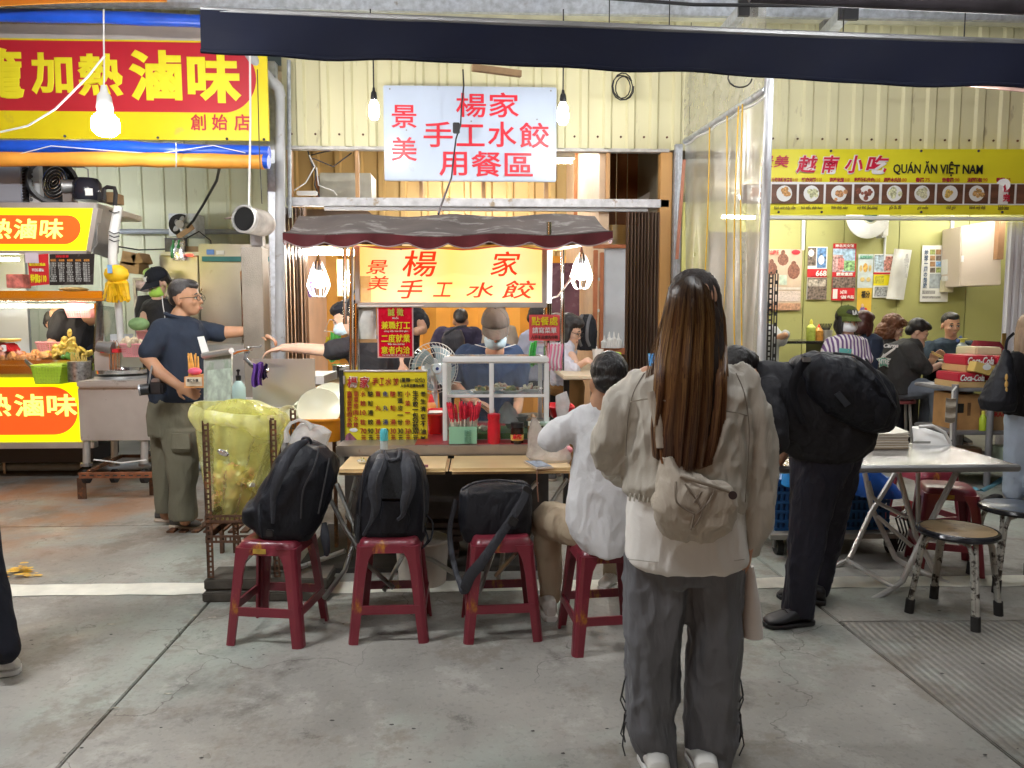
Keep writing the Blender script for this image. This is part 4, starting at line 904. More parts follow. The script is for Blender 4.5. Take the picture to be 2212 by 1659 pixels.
for px in (864, 1183): obj('strap', MB().pbox(px, 510, px+4, 540 if px < 1000 else 524, CY-.06, .006), M('khaki_strap', (.25,.2,.12)), cart)
obj('notice_patch', MB().pbox(778, 596, 801, 652, CY-.006, .003), film('clear_tape', (.9,.85,.7), .5), cart)
# poles
for (px, y0, y1, Y, r) in ((759,520,960,CY+.05,.013),(770,655,830,CY,.018),(1186,480,690,CY+.03,.016),(1181,655,960,CY+.02,.02),(745,500,700,5.3,.014),(1215,500,800,5.3,.014)):
    obj('pole', MB().ptube([(px,y0,Y),(px,y1,Y)], r, 10), chrome, cart, smooth=True)
obj('white_corner_tube', MB().ptube([(1188,530,CY+.0),(1186,655,CY)], .016, 8), glow('white_tube', (1,1,1), .9), cart)
wm = M('crumpled_white_wrap', (.7,.7,.66), .5, 0, .2, 14, .7, 14)
obj('paper_basket', MB().span([(774,664,812,664,CY+.05,.03),(773,700,813,700,CY+.03,.05),(775,732,813,732,CY+.05,.05)], 14, 3), wm, label='bundle of white crumpled paper tied to the cart pole', cat='paper bundle', smooth=True)
obj('wooden_ledge', MB().pbox(774, 733, 814, 740, CY-.0, .09), wood, cart)
# posters
rp_ = thing('job_poster', 'red job poster with yellow characters hanging under the sign box', 'poster', P(854,773,CY-.05))
PY_ = CY-.05
obj('sheet', MB().pbox(815, 660, 893, 773, PY_, .004), M('poster_border', (.75,.5,.52), .3), rp_)
obj('red_field', MB().pbox(818, 662, 890, 770, PY_-.003, .003), M('poster_red', (.66,.0,.03), .25, 0, .03), rp_)
for s, b, m_ in (('誠 徵',(838,666,872,683),M('olive_yellow_ink',(.6,.6,.1),.4,0,0)),('兼職打工',(824,694,886,711),yellowink),('二度就業',(824,722,886,740),yellowink),('意者内洽',(824,748,886,764),yellowink)): text(s, *b, PY_, m_, rp_, .012, lift=.006)
for s, b in (('Muốn',(848,684,861,689)),('công việc bán thời gian',(830,713,882,718)),('Việc làm thứ hai',(838,741,874,746)),('Vui lòng liên hệ với ông chủ',(826,765,884,769))): text(s, *b, PY_, whiteink, rp_, .01, lift=.006)
obj('hanger_rod', MB().ptube([(775,662,PY_-.01),(915,661,PY_-.01)], .006, 6), whiteplastic, rp_)
op = thing('order_sign', 'small red order here sign with yellow characters at the right pole', 'sign', P(1176,735,CY-.06)); OY = CY-.06
obj('sheet', MB().pbox(1143, 680, 1209, 736, OY, .003), M('pinkish_red_sheet', (.72,.09,.1), .35, 0, .03), op)
text('點餐處', 1148, 684, 1205, 703, OY, yellowink, op, .006, lift=.004); text('請寫菜單', 1150, 707, 1202, 720, OY, whiteink, op, .006, lift=.004); text('人手不足請先付款', 1147, 724, 1205, 732, OY, blackink, op, .012, lift=.004)
# menu board
my = M('mustard_board', (.8,.68,.03), .35, 0, .05, 3)
MY = 4.28
mn = thing('menu_board', 'yellow dumpling menu board with columns of dishes and prices standing on the cart', 'menu board', P(830,962,MY))
obj('board', MB().pbox(742, 802, 923, 960, MY, .025), my, mn, bevel=.003)
obj('side_post', MB().pbox(734, 800, 743, 961, MY-.01, .05), blackrub, mn); obj('hinge', MB().pbox(741, 812, 745, 830, MY-.012, .01), steel, mn)
obj('edge_trim', MB().pbox(742, 800, 923, 803, MY-.005, .035), alu, mn)
def mt(s, cx0, cy0, cx1, cy1, m_, bold=.014, **k):  # coordinates of the enlarged crop
    text(s, 691.2+cx0*.25, 622+cy0*.25, 691.2+cx1*.25, 622+cy1*.25, MY, m_, mn, bold, **k)
dred = M('dark_red', (.42,.03,.03), .4, 0, 0)
for q, (s, a, b) in enumerate((('楊',238,325),('家',345,425))): mt(s, a-3, 762, b+3, 865, whiteink, .06, lift=.003, shear=.1, rnd=True); mt(s, a, 765, b, 862, dred, .03, lift=.02, shear=.1)
for s, a, b in (('手',450,500),('工',510,555),('水',562,615),('餃',625,680)): mt(s, a, 775, b, 840, dred, .015, lift=.004, shear=.2)
mt('(星期一公休)', 692, 775, 905, 820, blackink, .02); mt('人手不足請先付款', 696, 828, 905, 858, blackink, .02)
cols = [('高麗菜豬肉水餃',232,278,888,1205,dred),('韭菜豬肉水餃',290,333,888,1205,dred),('水餃10粒',348,395,892,1180,dred),('酸辣湯餃',413,460,892,1180,blackink),('貢丸湯',478,525,892,1180,dred),('魚丸湯',543,588,892,1180,blueink),('酸辣湯',607,655,892,1180,dred),('豬頭皮一份',670,716,892,1180,blackink),('小菜一份',735,780,892,1180,dred),('生水餃一包50粒',800,850,885,1215,blackink),('養生清爽不油膩',868,915,892,1325,blackink)]
for s, a, b, y0, y1, m_ in cols:
    cells = []; i = 0
    while i < len(s):
        if s[i:i+2] in ('10','50'): cells.append(s[i:i+2]); i += 2
        else: cells.append(s[i]); i += 1
    n = len(cells); ch = min(46, (y1-y0)/n*.96); st_ = (y1-y0-ch)/(n-1)
    for k, c in enumerate(cells):
        yy = y0+k*st_; h_ = ch if c != '一' else ch*.16; yo = 0 if c != '一' else ch*.42
        mt(c, a, yy+yo, b, yy+yo+h_, m_, .012)
for s, a, b, m_ in (('70',350,402,dred),('90',414,462,blackink),('30',478,526,dred),('30',545,592,blackink),('30',608,657,dred),('30',672,720,blackink),('30',735,785,dred),('300',798,855,blackink)):
    mt(s, a, 1212, b, 1258, m_, .012); mt('元', a+5, 1272, b-3, 1318, m_, .012)
obj('printed_dish', MB().cyl(P(758.5,947,MY-.002),P(758.5,947,MY-.004),.033,18), M('dish_print', (.25,.08,.12), .5, 0, .8, 50), mn)
obj('printed_tag', MB().pell(764,929,MY-.004,9,4.5,.5,None,12,5), whiteink, mn)
# counter
obj('counter_top', MB().pbox(725, 962, 1190, 985, 4.08, .95), M('worn_counter', (.4,.36,.32), .35, .6, .2, 5, .1, 40, stain=(.2,.12,.09), sfac=.4, sscale=10), cart, bevel=.006)
obj('red_counter_mat', MB().box((X(900,4.3), 4.1, Z(962,4.08)+.001), (X(1180,4.3), 4.9, Z(962,4.08)+.006)), M('red_mat', (.35,.03,.04), .35, 0, .2), cart)
obj('cart_body', MB().pbox(745, 985, 1185, 1120, 4.4, .7), M('dark_cart_body', (.06,.05,.045), .6, .2, .4, 6), cart)
for px in (750, 1180): obj('cart_leg', MB().pbox(px, 1100, px+8, 1222, 4.5, .03), rust, cart)
# bench tables in front, two boards wrapped in plastic
wrapb = M('plastic_wrapped_wood', (.68,.5,.26), .3, 0, .22, 3, .35, 14, sx=(.3,1,1), stain=(.4,.24,.1), sfac=.4, sscale=3)
bt = thing('bench_table', 'long pale wooden eating board in two pieces along the cart front', 'table', G(960,1268))
for (a, b, z) in ((728,968,0),(971,1236,0)):
    p0, p1 = P(a,1012,3.75), P(b,1012,3.75); zt = Z(1010,3.72)
    obj('board', MB().box((p0.x, 3.7, zt-.03), (p1.x, 4.06, zt)), wrapb, bt, bevel=.014)
lg = M('grey_tube_leg', (.4,.4,.38), .3, .8, .3, 8, .1, 60, stain=(.15,.1,.07), sfac=.4, sscale=12)
def tubes(parent, name, lst, r, mat, n=8):
    for L in lst: obj(name, MB().tube([P(*q) for q in L], r, n), mat, parent, smooth=True)
tubes(bt, 'leg', [[(728,1045,3.9),(770,1150,3.8),(745,1232,3.7),(700,1292,3.55)], [(705,1062,3.8),(745,1140,3.75),(800,1225,3.7),(850,1270,3.65)], [(770,1030,3.95),(750,1110,3.9),(792,1180,3.8)],[(640,1228,3.85),(745,1190,3.8)],
    [(1225,1035,3.9),(1175,1110,3.8),(1110,1200,3.7),(1070,1245,3.7)],[(1160,1040,3.9),(1090,1120,3.85),(1035,1280,3.65)],[(1090,1150,4.0),(1085,1210,3.95),(1075,1262,3.9)],[(860,1190,4.0),(935,1210,4.0),(1000,1250,3.8)],[(840,1120,4.0),(870,1200,3.9),(830,1275,3.7)]], .012, lg)
obj('clip', MB().pbox(893, 1004, 925, 1010, 3.69, .004), M('pink_sticker', (.8,.35,.38)), bt)
# stuff under the cart
for i, (a, b, c, d, lb) in enumerate(((936,1045,985,1078,'upper dark crate with pale packs under the cart'),(880,1130,1000,1175,'grey slatted crate under the cart'),(900,1190,990,1225,'lower slatted crate under the cart'))):
    t = thing('slatted_crate', lb, 'crate', P((a+c)/2, d, 4.5)); y = b
    for k in range(3): obj('slat', MB().pbox(a, b+k*(d-b)/3, c, b+(k+.7)*(d-b)/3, 4.5, .3), M('dark_slat', (.17,.13,.12), .7, 0, .3, 8), t)
obj('white_bucket', MB().lathe([(.13,0),(.15,.24),(.155,.24),(.15,.25),(.0,.25)], G(905,1292)+V((0,.25,0)), 24), M('dirty_white', (.55,.5,.45), .6, 0, .2, 6), smooth=True, label='dirty white bucket on the ground below the counter', cat='bucket')
obj('floor_mat', MB().box((X(620,4.3), 4.35, .0), (X(1210,4.3), 5.3, .03)), M('dark_floor_mat', (.05,.045,.04), .8, 0, .4, 8), label='dark rubber mat beneath the dumpling cart', cat='mat')
# glass display case
dc = thing('display_case', 'white framed glass display case with plates of side dishes', 'display case', P(1070,964,4.2))
wa = M('white_aluminium', (.84,.86,.86), .3, 0, .06, 4)
Yf, Yb = 4.2, 4.62
for (a, b, c, d) in ((956,770,1186,785),(956,952,1186,962)): obj('frame_bar', MB().pbox(a, b, c, d, Yf, .03), wa, dc, bevel=.008)
for (a, c) in ((956,966),(1176,1186),(1057,1067)): obj('frame_bar', MB().pbox(a, 783, c, 954, Yf+.002, .026), wa, dc, bevel=.005)
for px in (962, 1180): obj('frame_bar', MB().box((X(px,Yf)-.012, Yf+.03, Z(779,Yf)-.012), (X(px,Yf)+.012, Yb, Z(779,Yf)+.01)), wa, dc, bevel=.004); obj('frame_bar', MB().box((X(px,Yf)-.012, Yb, Z(958,Yf)), (X(px,Yf)+.012, Yb+.02, Z(779,Yf))), wa, dc, bevel=.004)
obj('frame_bar', MB().box((X(962,Yf), Yb, Z(779,Yf)-.012), (X(1180,Yf), Yb+.02, Z(779,Yf)+.01)), wa, dc)
obj('glass_shelf', MB().box((X(966,Yf), Yf+.03, Z(860,Yf)), (X(1176,Yf), Yb, Z(860,Yf)+.006)), M('shelf_glass', (.55,.65,.68), .1, 0, 0, alpha=.6), dc)
obj('shelf_edge', MB().pbox(966, 852, 1176, 858, Yf+.026, .006), wa, dc)
obj('glass_pane', MB().pbox(966, 785, 1176, 952, Yf+.034, .004), glass, dc); obj('glass_top', MB().box((X(966,Yf), Yf+.03, Z(775,Yf)), (X(1176,Yf), Yb, Z(775,Yf)+.004)), glass, dc)
obj('case_floor', MB().box((X(966,Yf), Yf+.03, Z(955,Yf)), (X(1176,Yf), Yb, Z(955,Yf)+.01)), steel, dc)
porc = M('porcelain', (.78,.77,.72), .2, 0, .03)
def dish(label, px, py, Y, rpx, mat=None, foodm=None, seed=0, name='plate', h=.018, grp=None):
    c = P(px, py, Y); r = rpx*Y/F
    t = thing(name, label, name.replace('_', ' '), c, grp)
    obj('dish', MB().lathe([(r*.5,0),(r*.55,.002),(r*.95,h),(r,h+.003),(r*.96,h+.004),(r*.5,.007),(0,.007)], c, 24, cap=False), mat or porc, t, smooth=True)
    if foodm:
        random.seed(seed)
        for k in range(14):
            a = random.random()*6.28; q = random.random()**.6*r*.62; s = r*random.uniform(.12,.25)
            obj('food_piece', MB().ell(c+V((q*math.cos(a), q*math.sin(a), .02+random.random()*.02*(1-q/r))), (s*1.3,s,s*.6), Euler((random.random(),random.random(),random.random()*6)).to_matrix(), 7, 5), random.choice(foodm), t, smooth=True)
    return t
gfd = M('seaweed_green', (.12,.16,.03), .5, 0, .5, 60); bfd = M('soy_brown', (.22,.1,.03), .4, 0, .4, 50); yfd = M('tofu_yellow', (.65,.5,.15), .5, 0, .3, 40); wfd = M('pale_slice', (.65,.6,.45), .5, 0, .2, 40)
dish('white plate of green beans, leftmost on the glass shelf', 1043, 850, Yf+.14, 29, foodm=[gfd,bfd,gfd,yfd], seed=1)
dish('white plate of glossy brown side dish in the middle of the glass shelf', 1104, 850, Yf+.16, 27, foodm=[bfd,yfd,bfd,gfd], seed=2)
dish('white plate of meat and sliced vegetables at the right of the glass shelf', 1146, 846, Yf+.22, 27, foodm=[bfd,wfd,wfd,redink], seed=3)
dish('dark bowl of braised vegetables inside the lower case', 1112, 925, Yf+.14, 30, M('clear_bowl', (.3,.32,.3), .15, 0, .2, alpha=.75), [bfd,gfd,bfd], 4, 'bowl', .07)
dish('bowl of brown braised meat at the right inside the lower case', 1150, 925, Yf+.26, 30, M('clear_bowl', (0,0,0)), [bfd,bfd,M('braised_tan', (.4,.22,.1), .4, 0, .4, 40)], 5, 'bowl', .05)
obj('banana_leaf', MB().pbox(1015, 936, 1150, 948, Yf+.05, .3), M('leaf_liner', (.08,.22,.04), .4, 0, .3, 12), label='green leaf liner along the floor of the display case', cat='liner')
chunks('pale dumplings laid in the lower left of the case', 1045, 928, Yf+.2, 30, 6, 22, wfd, 12)
# chopstick box
cbx = thing('chopstick_holder', 'translucent green holder packed with red wrapped chopsticks', 'holder', P(998,966,4.12))
gm = M('mint_plastic', (.3,.6,.42), .35, 0, .06, alpha=.92)
x0, x1 = X(968,4.12), X(1029,4.12); zb_, zt_ = Z(965,4.12), Z(920,4.12)
obj('holder', MB().box((x0,4.1,zb_),(x1,4.104,zt_)).box((x0,4.2,zb_),(x1,4.204,zt_)).box((x0,4.104,zb_),(x0+.004,4.2,zt_)).box((x1-.004,4.104,zb_),(x1,4.2,zt_)).box((x0,4.1,zb_-.003),(x1,4.2,zb_)), gm, cbx)
cbx.location.z += 0
text('衛生筷\n請取用', 1003, 928, 1018, 958, 4.1, M('pale_green_ink', (.15,.35,.25)), cbx, .01)
random.seed(11)
stk = M('chopstick_paper', (.72,.66,.55), .6, 0, .1, 30); rtip = M('red_wrapper', (.65,.03,.06), .35, 0, .3, 60)
cpr = None
for i in range(44):
    a = random.uniform(-1, 1); b = random.uniform(0, 1)
    p = V((x0+.02+(a+1)/2*(x1-x0-.04), 4.115+b*.075, zb_+.01)); q = p+V((a*.035+random.uniform(-.01,.01), (b-.5)*.03, random.uniform(.205,.235)))
    t = thing('chopsticks', 'pair of chopsticks in red printed wrapping standing in the green holder', 'chopsticks', p, 'wrapped chopsticks in the green holder')
    m_ = p.lerp(q, .62); obj('stick', MB().cyl(p, m_, .0035, 5), stk, t); obj('wrapper', MB().tube([m_, p.lerp(q,.9), q], [.005,.0065,.004], 5), rtip, t)
# condiments
def bottle(name, label, px, py, Y, prof, mats, n=18):
    t = thing(name, label, 'bottle', P(px, py, Y)); c = P(px, py, Y)
    for nm, pr, m_ in zip([q[0] for q in prof], [q[1] for q in prof], mats): obj(nm, MB().lathe(pr, c, n), m_, t, smooth=True)
    return t
bottle('squeeze_bottle', 'red plastic squeeze bottle on the counter before the glass case', 1067, 963, 4.13, [('body',[(.033,0),(.035,.01),(.035,.12),(.03,.14),(.034,.15),(.034,.175),(.01,.18)])], [M('red_bottle', (.6,.015,.03), .3, 0, .04)])
j = bottle('sauce_jar', 'dark vinegar jar with a black lid on the counter', 1117, 962, 4.13, [('jar',[(.03,0),(.035,.01),(.035,.09),(.03,.1)]),('lid',[(.036,.1),(.036,.125),(.0,.127)])], [M('dark_vinegar', (.03,.015,.01), .1, 0, .2), black])
j2 = bottle('sauce_jar', 'pale jar with a cream lid and yellow label beside the vinegar jar', 1153, 958, 4.16, [('jar',[(.03,0),(.034,.01),(.034,.09),(.03,.1)]),('lid',[(.032,.1),(.032,.12),(.0,.122)])], [M('amber_sauce', (.45,.25,.08), .15, 0, .2), M('cream_lid', (.7,.65,.5), .4)])
text('烏醋', 1106, 938, 1127, 949, 4.094, redink, j, .03); obj('label', MB().lathe([(.0352,.03),(.0356,.031),(.0356,.06),(.0352,.061)], P(1117,962,4.13), 18, None, False), M('gold_label', (.8,.55,.15), .4), j)
text('白醋', 1143, 937, 1163, 948, 4.12, redink, j2, .03); obj('label', MB().lathe([(.0342,.03),(.0346,.031),(.0346,.06),(.0342,.061)], P(1153,958,4.16), 18, None, False), M('gold_label', (0,0,0)), j2)
bottle('sauce_jar', 'dark glass jar with a pale green lid at the right end of the counter', 1181, 950, 4.2, [('jar',[(.03,0),(.036,.01),(.036,.07),(.03,.08)]),('lid',[(.036,.08),(.036,.1),(.0,.101)])], [M('dark_vinegar', (0,0,0)), M('pale_green_lid', (.45,.6,.5), .3)])
# fan behind the poster
fan = thing('electric_fan', 'white caged electric fan with pale blue blades behind the menu board', 'fan', P(937,962,4.9))
fc = P(937,795,4.9); Rf = Euler((R_(90), 0, R_(22))).to_matrix()
guardm = M('fan_guard', (.6,.62,.6), .3, .3, 0)
for i in range(40):
    a = 2*math.pi*i/40; pts = [fc+Rf@V((r*math.cos(a+.25*r/.16), r*math.sin(a+.25*r/.16), z)) for r, z in ((.035,.06),(.09,.055),(.14,.035),(.162,0))]
    obj('guard_wire', MB().tube(pts, .0014, 4, False), guardm, fan)
for r, z in ((.035,.06),(.1,.052),(.135,.037),(.163,0)): obj('guard_ring', MB().tube([fc+Rf@V((r*math.cos(t), r*math.sin(t), z)) for t in [k*2*math.pi/32 for k in range(33)]], .0028, 5, False), guardm, fan)
obj('hub_badge', MB().lathe([(.0,.068),(.028,.066),(.034,.058),(.034,.05)], fc, 18, Rf), M('hub_blue', (.6,.72,.8), .3), fan, smooth=True)
obj('hub_dot', MB().lathe([(0,.071),(.01,.0705),(.011,.069)], fc, 12, Rf), blueink, fan)
for i in range(4):
    a0 = i*math.pi/2
    def bl(u, v, a0=a0): a = a0+v*1.15+u*.5; r = .03+u*.115; return fc+Rf@V((r*math.cos(a), r*math.sin(a), .02-.03*v))
    obj('blade', MB().sheet(bl, 8, 6, .002), M('fan_blade', (.35,.5,.58), .25, 0, .1), fan, smooth=True)
obj('motor', MB().lathe([(.06,0),(.065,-.03),(.05,-.1),(.0,-.12)], fc, 16, Rf), M('fan_motor', (.55,.6,.62), .4), fan, smooth=True)
obj('stem', MB().cyl(fc+V((0,.06,-.03)), V((fc.x, 4.98, Z(962,4.9))), .02, 10).lathe([(.1,0),(.1,.02),(.03,.03)], V((fc.x, 4.98, Z(962,4.9))), 18), M('fan_motor', (0,0,0)), fan, smooth=True)
# red tub with small plates
tub = thing('red_tub', 'red plastic tub holding a stack of small plates beside the case', 'tub', P(940,960,4.4))
redpl = M('red_plastic', (.65,.02,.03), .35, 0, .05)
def tubshape(name, x0, y0, x1, y1, Y, d, mat, parent, taper=.8, lip=.012):
    a, b = P(x0, y0, Y), P(x1, y0, Y); zt, zb = a.z, P(x0, y1, Y).z; cx = (a.x+b.x)/2; hw = (b.x-a.x)/2; cyy = Y+d/2; mb = MB()
    def ring(f, z, o=0): return [V((cx+(hw+o)*f*math.copysign(abs(math.cos(t))**.4, math.cos(t)), cyy+(d/2+o)*f*math.copysign(abs(math.sin(t))**.4, math.sin(t)), z)) for t in [2*math.pi*(k+.5)/24 for k in range(24)]]
    rs = [ring(taper,zb), ring(1,zt-lip), ring(1,zt-lip,lip), ring(1,zt,lip), ring(1,zt), ring(.97,zt-lip*1.2), ring(taper*.97,zb+.01)]
    vs = [v for r in rs for v in r]; n = 24
    mb.add(vs, [(i*n+k, i*n+(k+1)%n, (i+1)*n+(k+1)%n, (i+1)*n+k) for i in range(6) for k in range(n)]+[tuple(range(n))[::-1], tuple(6*n+k for k in range(n))])
    return obj(name, mb, mat, parent, smooth=True)
tubshape('tub_body', 921, 895, 956, 958, 4.42, .3, redpl, tub)
for i in range(5): dish(('top','second','third','fourth','lowest')[i]+' small white plate of the stack in the red tub beside the case', 938, 897+i*4, 4.56, 24, seed=i)
bottle('sauce_bottle', 'red topped sauce bottle behind the small plates', 932, 893, 4.75, [('body',[(.03,0),(.032,.05),(.02,.07)]),('cap',[(.02,.07),(.012,.1),(.004,.12)])], [M('orange_sauce', (.7,.3,.08), .3), redpl])
tub2 = thing('red_tub', 'red tub on the counter right of the glass case near the seated man', 'tub', P(1205,930,4.5)); tubshape('tub_body', 1190, 880, 1240, 905, 4.45, .25, redpl, tub2)
# orange tub with big plates
t3 = thing('orange_tub', 'orange plastic tub full of large pale melamine plates', 'tub', P(668,950,4.45))
tubshape('tub_body', 594, 906, 740, 958, 4.4, .42, M('orange_plastic', (.85,.33,.02), .35, 0, .05), t3, .86)
mel = M('pale_melamine', (.72,.74,.58), .25, 0, .04, 4)
for i, (px, py, r, Y, ax, lb) in enumerate(((690,885,47,4.52,62,'large pale plate standing tilted at the front of the orange tub'),(712,868,42,4.66,58,'large pale plate standing behind the front plate in the orange tub'),(664,892,34,4.62,50,'pale plate leaning at the left behind the front plate'))):
    k = Y/F; Rp = Euler((R_(ax), 0, R_(8-i*9))).to_matrix(); r *= k
    obj('plate', MB().lathe([(0,.0),(r*.52,.0),(r*.55,-.008),(r*.6,.0),(r*.92,.022),(r,.026),(r*.98,.03),(r*.55,.012),(0,.01)], P(px,py,Y), 28, Rp, False), mel, smooth=True, label=lb, cat='plate')
for i, (px, py, r, Y, lb) in enumerate(((622,895,20,4.5,'pale bowl at the left front of the orange tub'),(640,892,18,4.56,'second pale bowl tilted beside the left front bowl'),(612,898,14,4.6,'small pale cup at the left end of the orange tub'))):
    k = Y/F*r; Rp = Euler((R_(60), R_(20), 0)).to_matrix(); obj('bowl', MB().lathe([(k*.4,-.035),(k*.8,-.02),(k,.01),(k*.96,.012),(k*.7,-.015),(0,-.03)], P(px,py,Y), 20, Rp, False), mel, smooth=True, label=lb, cat='bowl')
obj('yellow_rail', MB().pbox(560, 884, 620, 892, 4.55, .02), M('yellow_rail', (.75,.65,.15), .4), label='yellow edge strip of the wash table beside the orange tub', cat='rail')
# wash table behind
wt_ = thing('wash_table', 'stainless wash table with a splash plate and taps beside the duct', 'table', P(600,1000,4.9))
obj('splash_plate', MB().pbox(545, 775, 681, 880, 4.75, .008), M('splash_steel', (.6,.58,.56), .4, .7, .1, 2, .05, 20), wt_)
obj('table_top', MB().pbox(440, 884, 735, 896, 4.7, .7), steel, wt_)
for px in (470, 600, 720): obj('leg', MB().pbox(px, 896, px+7, 1200, 4.75, .03), rust, wt_)
tap = thing('water_tap', 'chrome tap with two spouts over the wash table', 'tap', P(520,800,4.9))
obj('pipe', MB().ptube([(505,765,4.65),(515,760,4.65),(530,757,4.65),(544,755,4.65)], .012, 8).ptube([(535,758,4.66),(530,775,4.64),(545,790,4.6),(565,797,4.58),(574,801,4.56)], .014, 8), chrome, tap, smooth=True)
obj('tap_head', MB().pell(538, 752, 4.64, 7, 5, 6).pell(577, 801, 4.55, 5, 5, 5), chrome, tap, smooth=True)
obj('lever', MB().ptube([(538,750,4.64),(560,750,4.62),(565,746,4.62)], .006, 6), steel_dk, tap, smooth=True)
pc = cloth('purple_cloth', (.13,.05,.3), .5, 20)
def hangcloth(x0, y0, x1, y1, Y, ph): return MB().sheet(lambda u, v: P(x0+(x1-x0)*u+2*math.sin(v*5+ph), y0+(y1-y0)*v+3*math.sin(u*6), Y+.02*math.sin(u*14+ph)*(.3+v)), 16, 10, .004)
obj('rag', hangcloth(545,784,566,834,4.52,1), pc, smooth=True, label='purple rag hanging from the tap', cat='rag'); obj('rag', hangcloth(565,788,576,818,4.55,2), cloth('dark_rag', (.03,.02,.06), .5, 20), smooth=True, label='dark rag hanging beside the purple rag', cat='rag')
bottle('soap_bottle', 'clear pump soap bottle with a black pump on the wash table', 517, 880, 4.62, [('body',[(.035,0),(.04,.01),(.04,.12),(.025,.15),(.015,.16)]),('pump',[(.014,.16),(.016,.19),(.006,.195),(.006,.215)]),('nozzle',[(.01,.215),(.012,.225),(.0,.23)])], [M('clear_soap', (.5,.68,.65), .1, 0, .05, alpha=.7), black, black])
# side board left of the wash table
sbd = thing('cart_side_panel', 'worn white board with faded writing on the left side of the wash table', 'panel', P(470,890,4.75))
obj('board', MB().prism([P(440,765,4.9),P(500,758,4.7),P(500,886,4.7),P(440,892,4.9)], (0,.02,0)), M('worn_white_board', (.5,.52,.47), .6, 0, .25, 6, .1, 30, stain=(.35,.42,.32), sfac=.5, sscale=9), sbd)
obj('paper', MB().prism([P(448,800,4.86),P(498,795,4.69),P(498,884,4.69),P(448,886,4.86)], (0,.004,0)), M('faded_green_paper', (.52,.6,.5), .6, 0, .3, 20), sbd)
obj('rolled_edge', MB().ptube([(440,768,4.88),(500,758,4.66)], .02, 8), steel, sbd, smooth=True)
obj('straw_carton', MB().prism([P(398,814,4.92),P(442,808,4.92),P(442,838,4.92),P(398,838,4.92)], (0,.15,0)), M('orange_carton', (.75,.35,.12), .5, 0, .1), None, label='orange carton printed with small black characters under the straws', cat='carton')
text('環保竹筷', 405, 818, 430, 825, 4.9, blackink, None, .02, name='printed_text', lift=.01); 
o_ = bpy.data.objects['printed_text']; o_.parent = bpy.data.objects['straw_carton']; o_.location = o_.location-bpy.data.objects['straw_carton'].location
obj('white_patch', MB().pbox(401, 815, 436, 834, 4.912, .004), M('cream_patch', (.78,.66,.5), .5), bpy.data.objects['straw_carton'])
random.seed(9)
for i in range(14):
    p = P(408+random.random()*26, 812, 4.95+random.random()*.08); obj('straw', MB().cyl(p, p+V((random.uniform(-.02,.02),0,random.uniform(.1,.15))), .004, 6), M('straw_orange', (.8,.42,.1), .4, 0, .3, 30), label='orange drinking straw in the carton beside the polo shirt man', cat='straw', group='orange straws in the carton')
obj('pink_packet', MB().pell(421, 802, 4.95, 15, 8, 12, None, 10, 7), M('hot_pink', (.85,.12,.22), .4, 0, .2, 20), smooth=True, label='pink plastic packet on the orange carton', cat='packet')
obj('white_notice', MB().prism([P(426,728,5.0),P(440,726,5.0),P(452,762,5.0),P(436,764,5.0)], (0,.004,0)), whiteink, label='small white folded notice by the standing man', cat='notice')
# steaming pot region and hanging things behind the cart on the left
obj('stock_pot', MB().lathe([(.14,0),(.15,.01),(.15,.16),(.16,.165),(.145,.17)], P(760,832,6.2), 24), chrome, smooth=True, label='steel stock pot behind the reaching vendor', cat='pot')
obj('prep_table', MB().pbox(640, 832, 775, 842, 5.6, 1.2).pbox(645, 842, 655, 1080, 5.6, .04), M('warm_lit_steel', (.6,.45,.25), .3, .7, .2, 4), label='wide steel prep table tinted golden for warm light behind the duct', cat='table')  # warm reflected light is put into the base colour of the steel
obj('noodle_tray', MB().pbox(640, 812, 700, 830, 5.5, .5), steel, label='steel tray on the prep table below the reaching hand', cat='tray')
obj('bread_heap', MB().pell(655, 812, 5.6, 22, 7, 30, None, 12, 7), M('pale_dough', (.7,.55,.35), .5, 0, .2, 30, .3, 30), smooth=True, label='heap of pale dough in the steel tray', cat='dough')
tr_ = thing('hanging_bags', 'green and yellow bags on a wire hanger behind the left caged lamp', 'bags', P(720,700,6.6))
gf = film('bright_green_film', (.2,.75,.25), .8, .3, .6); yf = film('yellow_film', (.85,.75,.1), .85, .3, .6)
obj('bag', hangcloth(712,716,734,780,6.5,1), gf, tr_, smooth=True); obj('bag', hangcloth(752,650,762,690,6.5,2), yf, tr_, smooth=True); obj('bag', hangcloth(703,726,716,775,6.6,2), yf, tr_, smooth=True)
obj('hook', MB().ptube([(712,690,6.5),(725,692,6.5),(735,716,6.5),(700,716,6.5),(712,690,6.5)], .004, 5), steel, tr_)
obj('rag', hangcloth(746,660,754,705,6.4,3), pc, smooth=True, label='thin purple cloth hanging behind the left caged lamp', cat='rag'); obj('rag', hangcloth(667,580,682,640,6.6,1), M('violet_bag', (.5,.3,.65), .5, 0, .3), smooth=True, label='pale violet bag hanging beside the left shutter', cat='bag')
obj('towel', hangcloth(755,560,768,640,6.7,4), M('yellow_towel', (.75,.6,.25), .8, 0, .2), smooth=True, label='pale yellow towel hanging behind the sign box pole', cat='towel')
obj('wall_board', MB().pbox(728, 560, 760, 640, 8.2, .02), M('yellow_board', (.7,.6,.3), .6), label='pale yellow board on the rear wall left of the sign box', cat='board')
tl = thing('tube_lamp', 'tube lamp glowing behind the awning left of the sign box', 'tube lamp', P(720,545,7.7))
obj('tube', MB().tube([P(640,545,7.7), P(800,547,7.7)], .025, 8), glow('room_tube_glow', (1.,.96,.88), 85), tl); obj('housing', MB().pbox(636, 534, 804, 540, 7.68, .06), whiteplastic, tl)
